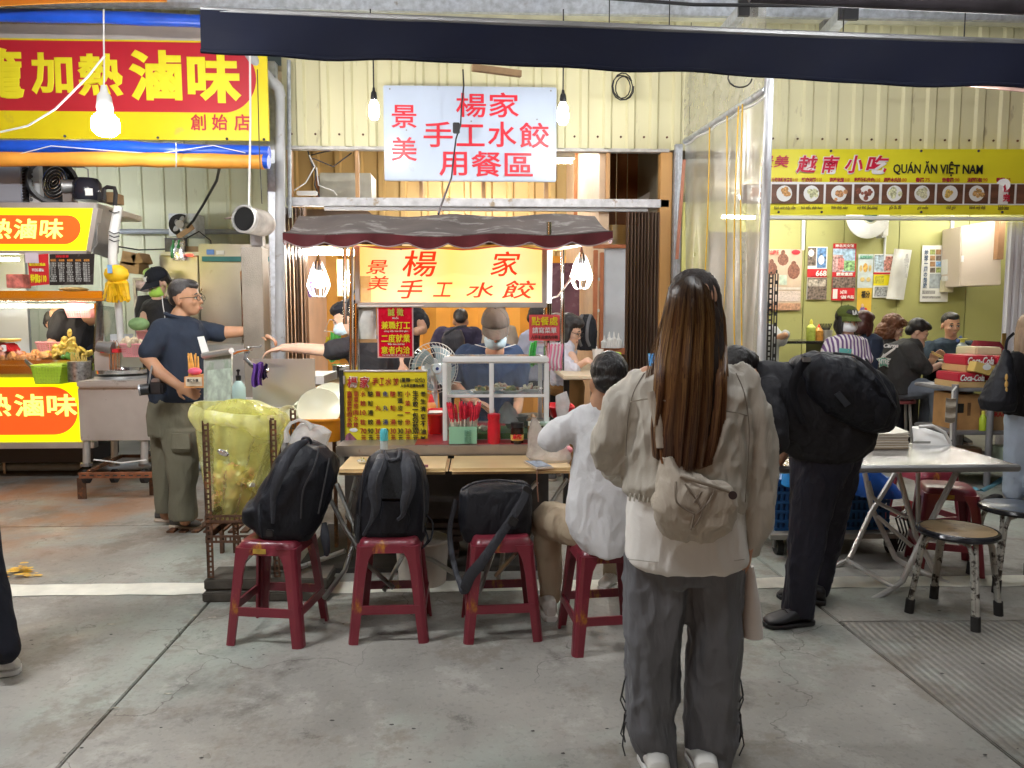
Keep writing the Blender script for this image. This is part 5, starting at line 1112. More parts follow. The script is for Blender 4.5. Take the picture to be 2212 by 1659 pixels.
for (px, Y, lb) in ((1120,8.8,'added tube lamp under the ceiling in the middle of the dining area'),(1000,10.0,'added tube lamp under the ceiling at the rear of the dining area')):  # hidden ceiling tubes added to raise the light indoors
    t = thing('tube_lamp', lb, 'tube lamp', (X(px,Y), Y, 3.2)); obj('tube', MB().tube([(X(px,Y)-.6,Y,3.2),(X(px,Y)+.6,Y,3.2)], .02, 8), glow('room_tube_glow', (0,0,0), 1), t); obj('housing', MB().box((X(px,Y)-.63,Y-.04,3.23),(X(px,Y)+.63,Y+.04,3.75)), whiteplastic, t)
obj('steel_hood', MB().prism([P(640,452,8.3),P(790,452,8.3),P(812,470,8.0),P(640,470,8.0)], (0,.3,0)), M('brown_hood', (.2,.13,.1), .4, .2), label='brown box hood of the unit above the awning left end', cat='hood')
acu = thing('air_conditioner', 'grey boxed unit behind the transom at left', 'air conditioner', P(745,440,8.3)); obj('casing', MB().pbox(690, 373, 802, 443, 8.3, .4), M('grey_unit', (.55,.55,.5), .5), acu, bevel=.01)
obj('side_post', MB().pbox(682, 380, 692, 445, 8.4, .1), redwood, acu)
cw = thing('cable_tangle', 'tangle of black and white cables with a power strip behind the transom', 'cables', P(670,430,7.6))
for L in ([(664,322,7.6),(672,350,7.6),(682,370,7.6),(680,400,7.6),(690,425,7.6)], [(676,342,7.55),(720,360,7.6),(760,330,7.6)], [(672,335,7.6),(700,328,7.6),(735,322,7.6)]): obj('cable', MB().ptube(L, .007, 6), black, cw, smooth=True)
for L in ([(668,335,7.55),(680,360,7.55),(660,395,7.55),(634,412,7.55)], [(684,362,7.55),(688,400,7.55),(720,412,7.55),(728,422,7.55)]): obj('cable', MB().ptube(L, .006, 6), whiteplastic, cw, smooth=True)
obj('power_strip', MB().pbox(640, 412, 684, 421, 7.5, .05), whiteplastic, cw, bevel=.006)
# caged lamps
cage_glow = glow('cage_bulb_glow', (1.,.98,.94), 300)
def caged(label, px, py, Y):
    t = bulb(label, px, py, Y, 13, 34, 34, [(px,py-60,Y),(px-8,py-95,Y+.1)], g=cage_glow); k = Y/F
    for i in range(8):
        a = 2*math.pi*i/8; pts = [(8,-38),(15,-20),(24,8),(24,14),(17,30),(12,36)]
        obj('cage_wire', MB().tube([P(px,py,Y)+V((r*k*math.cos(a), r*k*math.sin(a), -z*k)) for r, z in pts], .0022, 5), whiteplastic, t)
    for r, z in ((24,11),(12,36)): obj('cage_ring', MB().tube([P(px,py,Y)+V((r*k*math.cos(a), r*k*math.sin(a), -z*k)) for a in [j*2*math.pi/16 for j in range(17)]], .0025, 5, False), whiteplastic, t)
    return t
caged('lit bulb in a wire cage under the left end of the maroon awning', 688, 604, 4.75)
caged('lit bulb in a wire cage under the right end of the maroon awning', 1256, 588, 4.75)
coil('cord_loop', 'looped black lamp cord above the left caged lamp', 680, 530, 4.7, 9, 9, 2, black, .006)
obj('lamp_cord', MB().ptube([(1252,545,4.7),(1235,600,4.7),(1205,640,4.65),(1190,645,4.6)], .006, 6), whiteplastic, smooth=True, label='white cord running from the right caged lamp to the sign box', cat='cord')
obj('lamp_cord', MB().ptube([(773,555,4.9),(772,620,4.95),(755,645,5.0),(745,655,5.0)], .006, 6), black, smooth=True, label='dark cord hanging beside the left pole of the sign box', cat='cord')
# hanging striped bag and green bag by the right pole
sbg = thing('striped_bag', 'pink and white striped plastic bag hanging by the red order sign', 'bag', P(1198,798,4.5))
for i in range(7): obj('stripe', hangcloth(1187+i*3.8, 745+(i%2), 1191+i*3.8, 798, 4.47, 1), M('stripe_pink', (.8,.25,.4), .4) if i % 2 == 0 else whiteplastic, sbg)
obj('green_bag', hangcloth(1144,738,1158,790,4.52,2), gf, smooth=True, label='bright green plastic bag hanging left of the order sign pole', cat='bag')
obj('paper_slip', MB().pbox(1160, 738, 1176, 748, 4.46, .003).pbox(1163, 752, 1172, 760, 4.455, .003), M('blue_paper', (.6,.68,.72)), label='pale blue paper slip taped under the red order sign', cat='paper')
clp = film('white_bag_film', (.85,.85,.85), .6, .2, .6)
# ---- trash rack with yellow bag ----
ybag = film('yellow_bag_film', (1,1,.4), .3, .2, .3, .45)
tb = thing('trash_bag', 'translucent yellow trash bag filled with paper and skewers in a rusty rack', 'trash bag', P(512,1120,4.15))
BL = [(426,905,606,925,4.15,.16),(424,892,610,915,4.15,.2),(430,930,608,950,4.15,.2),(440,1000,588,1010,4.15,.18),(452,1060,570,1065,4.15,.17),(450,1112,560,1116,4.15,.15)]
def bagfn(u, v):
    ang = u*2*math.pi; L = BL[1:]; q = v*(len(L)-1); i = min(int(q), len(L)-2); f = q-i; a = [L[i][j]+(L[i+1][j]-L[i][j])*f for j in range(6)]
    A, B = P(a[0],a[1],a[4]), P(a[2],a[3],a[4]); c = (A+B)/2; h = (B-A)/2; w_ = 1+.035*math.sin(ang*9+v*2)+.02*math.sin(ang*17+v*5)
    return c+h*math.cos(ang)*w_+V((0,1,0))*a[5]*math.sin(ang)*w_
obj('bag_film', MB().sheet(bagfn, 90, 16), ybag, tb, smooth=True)
def lipfn(u, v):
    p = bagfn(u, 0); c = P(515,902,4.15); o = (p-c); o.z = 0; o.normalize(); top = V((0,0,.015+.07*max(0,math.sin((u-.05)*math.pi*2))*(1-abs(v-.5)*2)))
    return p+o*(.02*math.sin(v*math.pi)+.01*math.sin(u*60))+top+V((0,0,.04-v*(.1+.03*math.sin(u*23))))
obj('folded_lip', MB().sheet(lipfn, 90, 5), film('yellow_lip_film', (1,1,.45), .6, .3, .4, .4), tb, smooth=True)
def domefn(u, v):  # loose top hump of film
    c = P(512,900,4.2); a = u*2*math.pi; r = .2*(1-v)*(1+.06*math.sin(a*7)); return c+V((r*1.05*math.cos(a), r*.8*math.sin(a), .1*math.sin(v*math.pi/2)**.7-.01+.008*math.sin(a*9+v*6)))
obj('loose_top', MB().sheet(domefn, 50, 8), ybag, tb, smooth=True)
random.seed(21)
tm = [M('tissue_white', (.85,.8,.7), .8, 0, .2, 20), M('tissue_pink', (.72,.4,.32), .8, 0, .3, 20), M('tissue_tan', (.6,.42,.22), .8, 0, .3, 20), M('tissue_yellow', (.7,.62,.25), .7, 0, .3, 20)]
for i in range(95):
    v = random.random()**.7; py = 1112-v*95*(1 if i % 5 else 1.2); px = 508+random.uniform(-48,48)*(1-.25*v); Y = 4.15+random.uniform(-.12,.1); s = random.uniform(.012,.035)
    mbq = MB(); c = P(px,py,Y); mbq.ell(c, (s,s,s*.6), Euler((random.random()*6,random.random()*6,0)).to_matrix(), 7, 5); mbq.v = [tuple(V(q)+V((random.uniform(-1,1),random.uniform(-1,1),random.uniform(-1,1)))*s*.35) for q in mbq.v]
    obj('crumpled_tissue', mbq, random.choice(tm), label='crumpled tissue inside the yellow trash bag', cat='tissue', group='crumpled tissues in the trash bag')
for i in range(14):
    c = P(508+random.uniform(-40,40), 1070+random.uniform(-30,30), 4.15+random.uniform(-.12,.08)); d = V((random.uniform(-.05,.05),0,random.uniform(.05,.1)))
    obj('used_skewer', MB().cyl(c-d, c+d, .0025, 5), M('bamboo', (0,0,0)), label='used bamboo stick inside the yellow trash bag', cat='skewer', group='used bamboo sticks in the trash bag')
obj('foil_scrap', MB().pell(482,978,3.96,14,7,3,Matrix.Rotation(.4,3,'Y'),8,5), M('silver_foil', (0,0,0)), label='crumpled silver foil in the upper part of the trash bag', cat='foil')
rk = thing('angle_rack', 'rusty slotted angle rack holding the yellow trash bag', 'rack', G(500,1245,.0))
def slotted(parent, a, b, wdir, w_=.03, n=14, mat=rust, name='slotted_angle'):
    a, b = V(a), V(b); wdir = V(wdir).normalized()*w_; mb = MB(); d = b-a; t = d.normalized()*.004; y = V((0,.004,0)) if abs(wdir.y) < .02 else V((.004,0,0))
    def bar(p, q, w): mb.add([p, q, q+w, p+w, p+y, q+y, q+w+y, p+w+y], [(0,1,2,3),(7,6,5,4),(0,4,5,1),(1,5,6,2),(2,6,7,3),(3,7,4,0)])
    bar(a, b, wdir*.3); bar(a+wdir*.7, b+wdir*.7, wdir*.3)
    for i in range(n+1):
        c = a+d*(i/n); bar(c+wdir*.3, c+wdir*.3+d*(.35/n), wdir*.4)
    return obj(name, mb, mat, parent)
YR = 3.95
xl, xr = X(427,YR), X(575,YR)
for (x, y) in ((xl,YR),(xr,YR),(xl,YR+.42),(xr,YR+.42)):
    slotted(rk, (x,y,.12), (x,y,Z(905,YR)), (1,0,0), .035, 30); slotted(rk, (x,y,.12), (x,y,Z(905,YR)), (0,1,0), .035, 30)
for z in (Z(1122,YR), Z(1165,YR)): slotted(rk, (xl,YR-.005,z), (xr,YR-.005,z), (0,0,1), .04, 14); obj('side_rail', MB().box((xl-.003,YR,z),(xl,YR+.42,z+.035)), rust, rk)
obj('rack_shelf', MB().box((xl,YR,Z(1125,YR)),(xr+.03,YR+.42,Z(1125,YR)+.006)), rust, rk)
for i, (h0, h1) in enumerate(((.0,.05),(.055,.11))):
    t = obj('concrete_block', MB().box((xl-.02-.0*i, YR-.03+i*.03, h0), (xl+.62, YR+.22, h1)), M('grimy_plank', (.09,.08,.065), .85, 0, .4, 9, .3, 40), bevel=.006, label=('lower','upper')[i]+' grimy beam under the rusty trash rack', cat='beam')
# white plastic carrier bag behind the first backpack
pb = thing('plastic_bag', 'white plastic carrier bag standing behind the left black backpack', 'plastic bag', P(668,1000,4.0))
wb = film('milky_bag_film', (.85,.85,.85), .72, .15, .8, .5)
obj('bag_body', MB().span([(650,912,700,922,4.0,.03),(635,930,716,934,4.0,.07),(625,950,710,950,4.0,.09),(624,972,702,972,4.0,.09),(628,1000,700,1000,4.0,.08)], 30, 2.4), wb, pb, smooth=True)
obj('bag_handle', MB().tube([P(622,955,3.95),P(618,930,3.95),P(628,914,3.95),P(645,907,3.95),P(662,912,3.95),P(675,925,3.95)], [.02,.012,.009,.009,.01,.02], 8), wb, pb, smooth=True)
# bench items
ph = thing('phone', 'smartphone lying on the eating board with a dangling charm cord', 'phone', P(1162,1008,3.85))
zt = Z(1010,3.72)+.003
a, b, c, d = G(1131,999,zt), G(1166,997,zt), G(1196,1012,zt), G(1158,1014,zt)
obj('body', MB().quad(a,d,c,b,.008), M('phone_shell', (.7,.6,.5), .3, .3), ph); up_ = V((0,0,.0095)); cc = (a+b+c+d)/4
obj('screen', MB().quad(*[cc+(q-cc)*.9+up_ for q in (a,d,c,b)], .001), M('phone_screen', (.25,.32,.42), .1, 0, .6, 30), ph)
obj('charm_cord', MB().tube([G(1160,1014,zt), P(1160,1030,3.68), P(1161,1060,3.68), P(1163,1084,3.68)], .004, 6), M('brown_cord', (.3,.15,.1)), ph, smooth=True)
dish('small plate with a scrap of food on the left eating board', 785, 1003, 3.86, 14, foodm=[yfd,wfd], seed=9)
fb = thing('food_bag', 'thin clear plastic bag of takeaway food by the seated man', 'plastic bag', P(1185,985,3.9))
obj('bag_film', MB().span([(1148,905,1160,905,4.0,.02),(1140,935,1182,945,4.0,.06),(1140,965,1230,960,3.95,.08),(1136,985,1235,990,3.9,.09),(1150,1000,1225,1004,3.9,.07)], 26, 2.2), film('thin_white_film', (.85,.82,.78), .5, .1, .9, .5), fb, smooth=True)
obj('pink_content', MB().pell(1222,972,3.92,16,10,14,None,12,8), M('pink_wrap', (.75,.25,.28), .4, 0, .3, 20), fb, smooth=True)
obj('paper_cone', MB().span([(1200,855,1224,845,4.3,.01),(1200,880,1232,870,4.3,.04),(1204,905,1226,900,4.3,.05)], 14), wb, label='white wrapped bundle standing in the red tub by the seated man', cat='wrapper', smooth=True)
# small bottle with teal cap
bottle('spray_bottle', 'small clear bottle with a teal cap behind the middle backpack', 830, 985, 3.88, [('body',[(.018,0),(.02,.005),(.02,.075),(.016,.08)]),('cap',[(.021,.08),(.021,.125),(.014,.14),(0,.141)])], [M('clear_bottle_pet', (.6,.68,.7), .1, 0, 0, alpha=.6), M('teal_cap', (.1,.5,.55), .3)])
# ---- dining table inside, right behind the cart ----
di = thing('dining_table', 'wooden dining table inside the dumpling area behind the glass case', 'table', P(1270,1000,6.0))
zt2 = Z(810,5.6)
obj('table_top', MB().box((X(1215,5.6), 5.5, zt2-.03), (X(1345,5.6), 7.0, zt2)), M('light_table_top', (.6,.5,.35), .4, 0, .1), di, bevel=.006)
for x in (X(1225,5.6), X(1335,5.6)): obj('leg', MB().box((x-.02,5.6,0),(x+.02,5.64,zt2-.03)), black, di); obj('leg', MB().box((x-.02,6.8,0),(x+.02,6.84,zt2-.03)), black, di)
obj('paper_cup', MB().lathe([(.035,0),(.048,.13),(.05,.13),(.04,.115)], P(1291,788+0,6.3), 18), whiteplastic, smooth=True, label='white paper cup with a straw on the dining table', cat='cup'); obj('cup_straw', MB().cyl(P(1291,770,6.3), P(1289,748,6.3), .004, 6), whiteink, bpy.data.objects['paper_cup'])
obj('green_tray', tubshape.__call__ and MB().pbox(1308, 762, 1342, 776, 6.3, .2), lime, label='lime green box with orange pots on the dining table', cat='box')
obj('orange_pot', MB().lathe([(.05,0),(.055,.08),(.05,.085)], P(1322,790,6.25), 16), M('orange_plastic', (0,0,0)), smooth=True, label='orange pot below the lime green box', cat='pot')
for i, px in enumerate((1280+0, 1296+15, 1322, 1334)): pass
for i, (px, h) in enumerate(((1501*.25+926,0),)): pass
sill = thing('window_frame', 'reddish wooden window frame at the right of the dining area', 'window', P(1310,760,7.0))
fz0, fz1 = 755, 545
for (a, b, c, d) in ((1282,540,1291,760),(1296,545,1304,762),(1290,752,1350,766),(1282,528,1352,536)): obj('frame_bar', MB().pbox(a,b,c,d,7.0,.06), M('red_brown_frame', (.4,.13,.05), .5, 0, .15), sill, bevel=.004)
obj('window_pane', MB().pbox(1304,536,1350,752,7.03,.006), M('frosted_glass', (.5,.52,.55), .5, 0, .08), sill)
obj('muntin', MB().pbox(1284,600,1300,606,7.02,.02).pbox(1284,668,1300,674,7.02,.02), M('pale_muntin', (.6,.7,.65)), sill)
for i, (px, h) in enumerate(((1505,.1),(1517,.13),(1527,.13),(1536,.12))):
    x_ = 926+ (px-1500)*1.0+ (1505-1505); 
    bottle('white_bottle', ('short white squeeze bottle, first from the left on the wooden sill','tall white squeeze bottle, second on the wooden sill','tall white squeeze bottle, third on the wooden sill','white squeeze bottle, last on the wooden sill')[i], (1305,1316,1326,1336)[i], 752, 6.96, [('body',[(.028,0),(.03,.01),(.03,h*.6),(.012,h*.75)]),('tip',[(.012,h*.75),(.004,h*1.15)])], [whiteplastic, whiteplastic], 12)
obj('side_wall', MB().box((X(1250,9), 7.5, FZ), (X(1262,9)+.03, 10.4, 3.7)), M('peach_wall', (.62,.45,.3), .6, 0, .1), kind='structure')
obj('dark_screen', MB().pbox(1190, 568, 1252, 690, 8.6, .04), M('purplish_screen', (.14,.06,.09), .25, 0, .4, 4), label='dark purple framed screen on the wall behind the right caged lamp', cat='screen', bevel=.01)
obj('yellow_bag', MB().span([(1205,690,1250,694,8.0,.03),(1200,708,1262,712,8.0,.1),(1206,724,1260,730,8.0,.1)], 16, 2.4), M('yellow_sack', (.7,.58,.05), .5, 0, .2, 10), smooth=True, label='yellow sack on the ledge behind the dining girls', cat='sack')

# extra food and clutter in and around the case
chunks('sliced braised tofu heaped at the lower left of the case', 1000, 930, Yf+.2, 22, 10, 26, bfd, 31)
chunks('green vegetables heaped on the case floor behind the red bottle', 1075, 940, Yf+.25, 24, 8, 26, gfd, 32)
chunks('brown braised meat heaped over the right bowl', 1150, 912, Yf+.3, 20, 9, 26, M('braised_tan', (0,0,0)), 33)
dish('white plate of pale sliced pork behind the front row on the glass shelf', 1078, 842, Yf+.3, 24, foodm=[wfd,M('pork_pink', (.6,.35,.28), .5, 0, .3, 40)], seed=12)
obj('clear_bag', MB().span([(1090,868,1100,868,4.3,.01),(1076,890,1118,890,4.3,.05),(1072,912,1122,912,4.3,.06)], 16, 2.2), clp, smooth=True, label='clear plastic bag hanging inside the display case', cat='bag')
for i, (px, lb) in enumerate(((905,'white stacked bowls at the back of the counter by the menu board'),)):
    pass
# ================= RIGHT: RESTAURANT, CURTAIN, TABLE, STOOLS =================
green = M('olive_green_paint', (.40,.395,.15), .6, 0, .06, 1.2, .04, 20, stain=(.28,.28,.1), sfac=.4, sscale=3)
GYY = 10.0
gw = thing('green_wall', 'olive green panelled back wall of the restaurant', 'wall', (X(1950,GYY), GYY, FZ), kind='structure')
for a, b in ((1470,1733),(1735,1816),(1818,1934),(1936,2083),(2085,2300),(2302,2620)):
    obj('wall_panel', MB().box((X(a,GYY), GYY, FZ), (X(b,GYY), GYY+.04, 3.3)), green, gw)
obj('restaurant_ceiling', MB().box((X(1460,FY)+.1, FY+.05, 2.93), (X(3000,FY), GYY+.1, 2.97)), M('restaurant_ceiling', (.6,.6,.5), .7, 0, .05), kind='structure')
obj('restaurant_side_wall', MB().box((X(2900,FY), FY+.1, FZ), (X(2900,FY)+.05, GYY, 3.0)), green, kind='structure')
obj('banner_rail', MB().box((X(1650,FY), FY-.08, Z(472,FY)), (X(2600,FY), FY, Z(465,FY))), white, label='white rail along the bottom of the yellow restaurant banner', cat='rail')
tk = thing('cable_trunking', 'white cable trunking running down the green wall', 'trunking', P(1735,540,9.9))
obj('trunk', MB().pbox(1733, 474, 1739, 540, 9.96, .03), white, tk); obj('trunk', MB().pbox(1650, 470, 1734, 474, 9.96, .03), white, tk); obj('trunk', MB().pbox(2054, 466, 2060, 545, 9.96, .03), white, tk); obj('trunk', MB().pbox(1911, 505, 1914, 562, 9.96, .03), white, tk)
for (px, Y, lb) in ((1900,8.4,'added tube lamp under the restaurant ceiling behind the banner'),(2150,9.2,'added tube lamp under the restaurant ceiling at the right rear'),(1700,9.0,'added tube lamp under the restaurant ceiling at the left rear')):  # unseen tubes added to light the restaurant room
    t = thing('tube_lamp', lb, 'tube lamp', (X(px,Y), Y, 2.86)); obj('tube', MB().tube([(X(px,Y)-.6,Y,2.84),(X(px,Y)+.6,Y,2.84)], .018, 8), glow('room_tube_glow', (0,0,0), 1), t); obj('housing', MB().box((X(px,Y)-.63,Y-.04,2.87),(X(px,Y)+.63,Y+.04,2.925)), whiteplastic, t)
# wall fan
wfn = thing('wall_fan', 'white wall fan half hidden behind the restaurant banner', 'fan', P(1875,505,9.7)); c_ = P(1873,468,9.6)
obj('shroud', MB().lathe([(.27,0),(.275,.03),(.25,.06),(.1,.09)], c_, 28, Euler((R_(90),0,0)).to_matrix(), False), whiteplastic, wfn, smooth=True)
obj('hub', MB().lathe([(0,.12),(.07,.11),(.08,.08)], c_, 18, Euler((R_(90),0,0)).to_matrix(), False), M('dark_green_hub', (.03,.08,.05), .4), wfn, smooth=True)
for i in range(44): a = i*2*math.pi/44; obj('guard_wire', MB().tube([c_+V((r*math.cos(a),-y,r*math.sin(a))) for r, y in ((.08,.1),(.2,.1),(.275,.02))], .0025, 4, False), whiteplastic, wfn)
obj('bracket', MB().pbox(1905, 475, 1921, 512, 9.75, .2), whiteplastic, wfn, bevel=.02)
# ---- posters ----
def poster(label, x0, y0, x1, y1, base, items, Y=9.97, cat='poster', name='poster'):
    t = thing(name, label, cat, P((x0+x1)/2, y1, Y)); obj('sheet', MB().pbox(x0, y0, x1, y1, Y, .003), base, t)
    for k, it in enumerate(items):
        if it[0] == 'r': _, a, b, c, d, m_ = it; obj('printed_patch', MB().pbox(x0+(x1-x0)*a, y0+(y1-y0)*b, x0+(x1-x0)*c, y0+(y1-y0)*d, Y-.004-.0004*k, .002), m_, t)
        elif it[0] == 'e': _, a, b, c, d, m_ = it; obj('printed_shape', MB().pell(x0+(x1-x0)*a, y0+(y1-y0)*b, Y-.006-.0004*k, (x1-x0)*c, (y1-y0)*d, .3, None, 12, 5), m_, t)
        else: _, s, a, b, c, d, m_ = it; text(s, x0+(x1-x0)*a, y0+(y1-y0)*b, x0+(x1-x0)*c, y0+(y1-y0)*d, Y, m_, t, .025, lift=.02)
    return t
pk_ = lambda k, c, sc=40, v=.7: M(k, c, .6, 0, v, sc)
parch = M('parchment', (.62,.48,.36), .7, 0, .15, 6); bronze = M('bronze_print', (.22,.09,.06), .6, 0, .5, 40); pale = M('pale_print', (.68,.62,.56), .7, 0, .1, 30); palep = M('calendar_grid', (.66,.55,.5), .7, 0, .3, 60, sx=(1,1,3))
poster('large calendar with three brown seated statues on the left part of the green wall', 1649, 538, 1731, 671, parch, [
    ('e',.52,.17,.15,.1,bronze),('e',.52,.06,.06,.05,bronze),('e',.22,.32,.15,.11,bronze),('e',.22,.21,.06,.05,bronze),('e',.8,.36,.17,.13,bronze),('e',.8,.24,.07,.05,bronze),
    ('r',.42,.42,.62,.58,pk_('pale_green_print',(.5,.6,.5),20,.2)),('r',.02,.62,.98,.66,pale),('r',.02,.68,.98,.85,palep),('r',.02,.88,.98,.99,pk_('rust_print',(.5,.28,.18),30,.4)),('t','三山國王',.08,.02,.4,.09,redink),('e',.86,.05,.12,.04,redink)], cat='calendar', name='wall_calendar')
blue_p = pk_('blue_print',(.12,.25,.5),25,.8); dark_p = pk_('dark_photo_print',(.16,.12,.1),35,.9); multi = pk_('mixed_photo_print',(.4,.35,.3),30,.8); skyp = pk_('sky_print',(.35,.5,.7),20,.5)
poster('poster with a red 668 band and dark photos on the green wall', 1744, 533, 1786, 647, whiteink, [('r',.03,.02,.45,.36,dark_p),('r',.5,.02,.97,.4,blue_p),('r',0,.42,1,.58,redprint),('t','668',.4,.45,.95,.56,whiteink),('r',0,.59,1,1,dark_p),('r',.05,.62,.95,.75,multi),('e',.2,.12,.16,.07,whiteink),('e',.72,.25,.16,.09,whiteink)])
poster('tall poster with a red header and cartoon town on the green wall', 1798, 526, 1848, 649, redprint, [('t','南北天文館',.1,.015,.9,.07,whiteink),('r',.02,.09,.98,.5,skyp),('r',.02,.2,.45,.5,pk_('town_print',(.5,.3,.3),30,.9)),('r',.5,.3,.98,.48,pk_('park_print',(.25,.45,.2),30,.8)),('r',.25,.26,.5,.46,pk_('tower_print',(.6,.2,.2),40,.7)),('t','關東煮店',.15,.51,.85,.57,whiteink),('r',0,.59,1,.78,dark_p),('t','54周年',.3,.82,.6,.89,whiteink),('r',.02,.8,.22,.97,whiteink),('t','省錢',.3,.91,.9,.97,whiteink)])
poster('pale poster with small figures and gold medals above the yellow poster', 1853, 549, 1886, 622, pk_('pale_blue_sheet',(.6,.68,.7),15,.15), [('t','好康報你知',.1,.04,.9,.14,pk_('green_ink',(.1,.4,.25),5,0)),('e',.5,.4,.16,.14,pk_('orange_figure',(.7,.4,.1),30,.5)),('e',.2,.42,.1,.1,pk_('gold_medal',(.65,.5,.2),30,.3)),('e',.8,.42,.1,.1,pk_('gold_medal',(0,0,0))),('e',.3,.75,.16,.07,pk_('gold_medal',(0,0,0))),('e',.7,.75,.16,.07,pk_('gold_medal',(0,0,0)))])
poster('narrow orange yellow poster with black brush characters and a seated figure', 1851, 622, 1882, 695, M('amber_sheet',(.78,.5,.06),.6,0,.06), [('t','福分',.25,.08,.85,.3,blackink),('e',.4,.68,.22,.13,pk_('purple_figure',(.2,.15,.45),30,.4)),('e',.6,.7,.14,.12,redprint),('e',.38,.52,.1,.06,pk_('skin_print',(.75,.5,.35),5,.1))])
poster('leaflet with a white, yellow and grey block beside the hanging white paper', 1887, 549, 1932, 643, whiteink, [('r',.05,.02,.6,.4,pk_('bluewhite_print',(.4,.5,.6),30,.7)),('r',.5,.05,.98,.38,pk_('redpink_print',(.55,.25,.22),40,.8)),('r',0,.42,1,.46,redprint),('r',0,.47,.95,.72,yellowink),('r',.05,.5,.5,.68,pk_('yellow_text',(.55,.5,.05),60,.4)),('r',.05,.75,.9,.97,pk_('grey_photo',(.35,.37,.38),50,.7))])
hp = thing('paper_sheet', 'creased white paper sheet hanging askew on the green wall', 'paper', P(1940,652,9.9))
obj('sheet', MB().sheet(lambda u, v: P(1932+u*38-v*18, 537+v*108+u*3, 9.9-.05*math.sin(u*4)-.03*math.sin(v*6)), 10, 12, .002), M('creased_paper', (.68,.68,.65), .7, 0, .08, 8), hp, smooth=True)
text('公告\n營業時間\n十一點\n起至\n八點', 1950, 548, 1960, 600, 9.8, pk_('faint_ink',(.45,.45,.45),5,0), hp, 0, lift=.03)
jp = poster('white travel poster with a photo grid and vertical Japanese lettering', 1990, 530, 2050, 652, whiteink, [('t','地\n球\n一\n周\n の\n船\n旅'.replace(' ',''),.06,.08,.2,.76,pk_('navy_ink',(.05,.1,.2),5,0)),
    ('r',.3,.5,.95,.76,pk_('harbour_print',(.4,.45,.5),15,.4)),('r',.04,.8,.5,.86,pk_('grey_text',(.4,.4,.4),80,.4)),('r',.04,.9,.7,.94,pk_('grey_text',(0,0,0)))])
random.seed(6)
for r in range(4):
    for c in range(3): obj('photo_print', MB().pbox(2009+c*13, 539+r*13, 2020+c*13, 550+r*13, 9.964, .002), pk_('travel_photo_%d' % ((r*3+c) % 5), ((.3,.35,.12),(.35,.2,.1),(.2,.35,.6),(.5,.3,.15),(.15,.12,.1))[(r*3+c) % 5], 30, .6), jp)
dsp = thing('wall_dispenser', 'white dispenser box mounted on the wall beside the travel poster', 'dispenser', P(2060,630,9.8))
obj('box', MB().pbox(2048, 545, 2072, 594, 9.8, .16), whiteplastic, dsp, bevel=.01); obj('label', MB().pbox(2050, 556, 2064, 572, 9.797, .003), M('blue_sticker', (0,0,0)), dsp); obj('lower_box', MB().pbox(2044, 596, 2068, 607, 9.8, .12), whiteplastic, dsp, bevel=.01); obj('ledge', MB().pbox(2040, 604, 2060, 631, 9.85, .1), M('cream_box', (.65,.6,.42), .5), dsp)
eb = thing('electric_cabinet', 'large pale wall cabinet on the green wall at right', 'cabinet', P(2120,616,9.5))
obj('casing', MB().prism([P(2076,489,9.55),P(2163,474,9.4),P(2163,616,9.4),P(2073,619,9.55)], (0,.4,0)), M('pale_pink_enamel', (.62,.53,.45), .45, 0, .04, 2), eb, bevel=.01); obj('lock', MB().pbox(2077, 552, 2082, 566, 9.53, .01), white, eb)
obj('edge_pipe', MB().pbox(2157, 468, 2170, 560, 9.3, .08), M('brown_board', (.3,.16,.08), .6), eb)
rsv = corr('corrugated_shutter', 'white corrugated folding shutter at the right edge of the restaurant', X(2166,7.5), X(2300,7.5), FZ, Z(474,7.5), 7.5, white, pitch=.07, dep=.03, rib=.03, kind='thing')
rsv['category'] = 'shutter'
obj('lock_bar', MB().pbox(2166, 720, 2174, 745, 7.4, .02).pbox(2164, 745, 2176, 757, 7.38, .03), M('brass', (0,0,0)), rsv, bevel=.003)
# tables inside
dark_top = M('black_laminate', (.025,.025,.028), .25, 0, .1)
for (x0, x1, py, Y, d, lb) in ((1650,1800,738,9.0,.7,'black table with sauce bottles by the restaurant wall'),(1995,2110,797,7.55,.9,'black table where the restaurant diners eat')):
    t = thing('dining_table', lb, 'table', (X((x0+x1)/2,Y), Y+d/2, FZ)); z = Z(py,Y)
    obj('table_top', MB().box((X(x0,Y), Y, z-.03), (X(x1,Y), Y+d, z)), dark_top, t, bevel=.006)
    for px in (x0+6, x1-6): obj('leg', MB().box((X(px,Y)-.025, Y+.1, FZ), (X(px,Y)+.025, Y+d-.1, z-.03)), black, t)
bottle('sauce_bottle', 'yellow green squeeze bottle on the wall side table', 1751, 736, 9.15, [('body',[(.05,0),(.055,.02),(.055,.16),(.02,.2)]),('cap',[(.02,.2),(.02,.23),(.006,.26)])], [M('lime_sauce', (.5,.6,.12), .3, 0, .3, 12), M('lemon_cap', (.8,.75,.1), .4)], 12)
bottle('sauce_bottle', 'red and yellow sauce bottle beside the yellow green bottle', 1768, 736, 9.15, [('body',[(.05,0),(.055,.02),(.055,.12),(.02,.16)]),('cap',[(.02,.16),(.006,.2)])], [M('amber_red', (.65,.3,.06), .3, 0, .4, 12), redpl], 12)
cp2 = thing('cutlery_pot', 'grey pot of black chopsticks on the wall side table', 'pot', P(1785,736,9.15)); obj('pot', MB().lathe([(.055,0),(.07,.13),(.06,.13)], P(1785,736,9.15), 14), steel, cp2, smooth=True)
for i in range(8): p = P(1779+i*1.6, 715, 9.15); obj('stick', MB().cyl(p, p+V(((i-4)*.012,0,.09)), .006, 5), black, cp2)
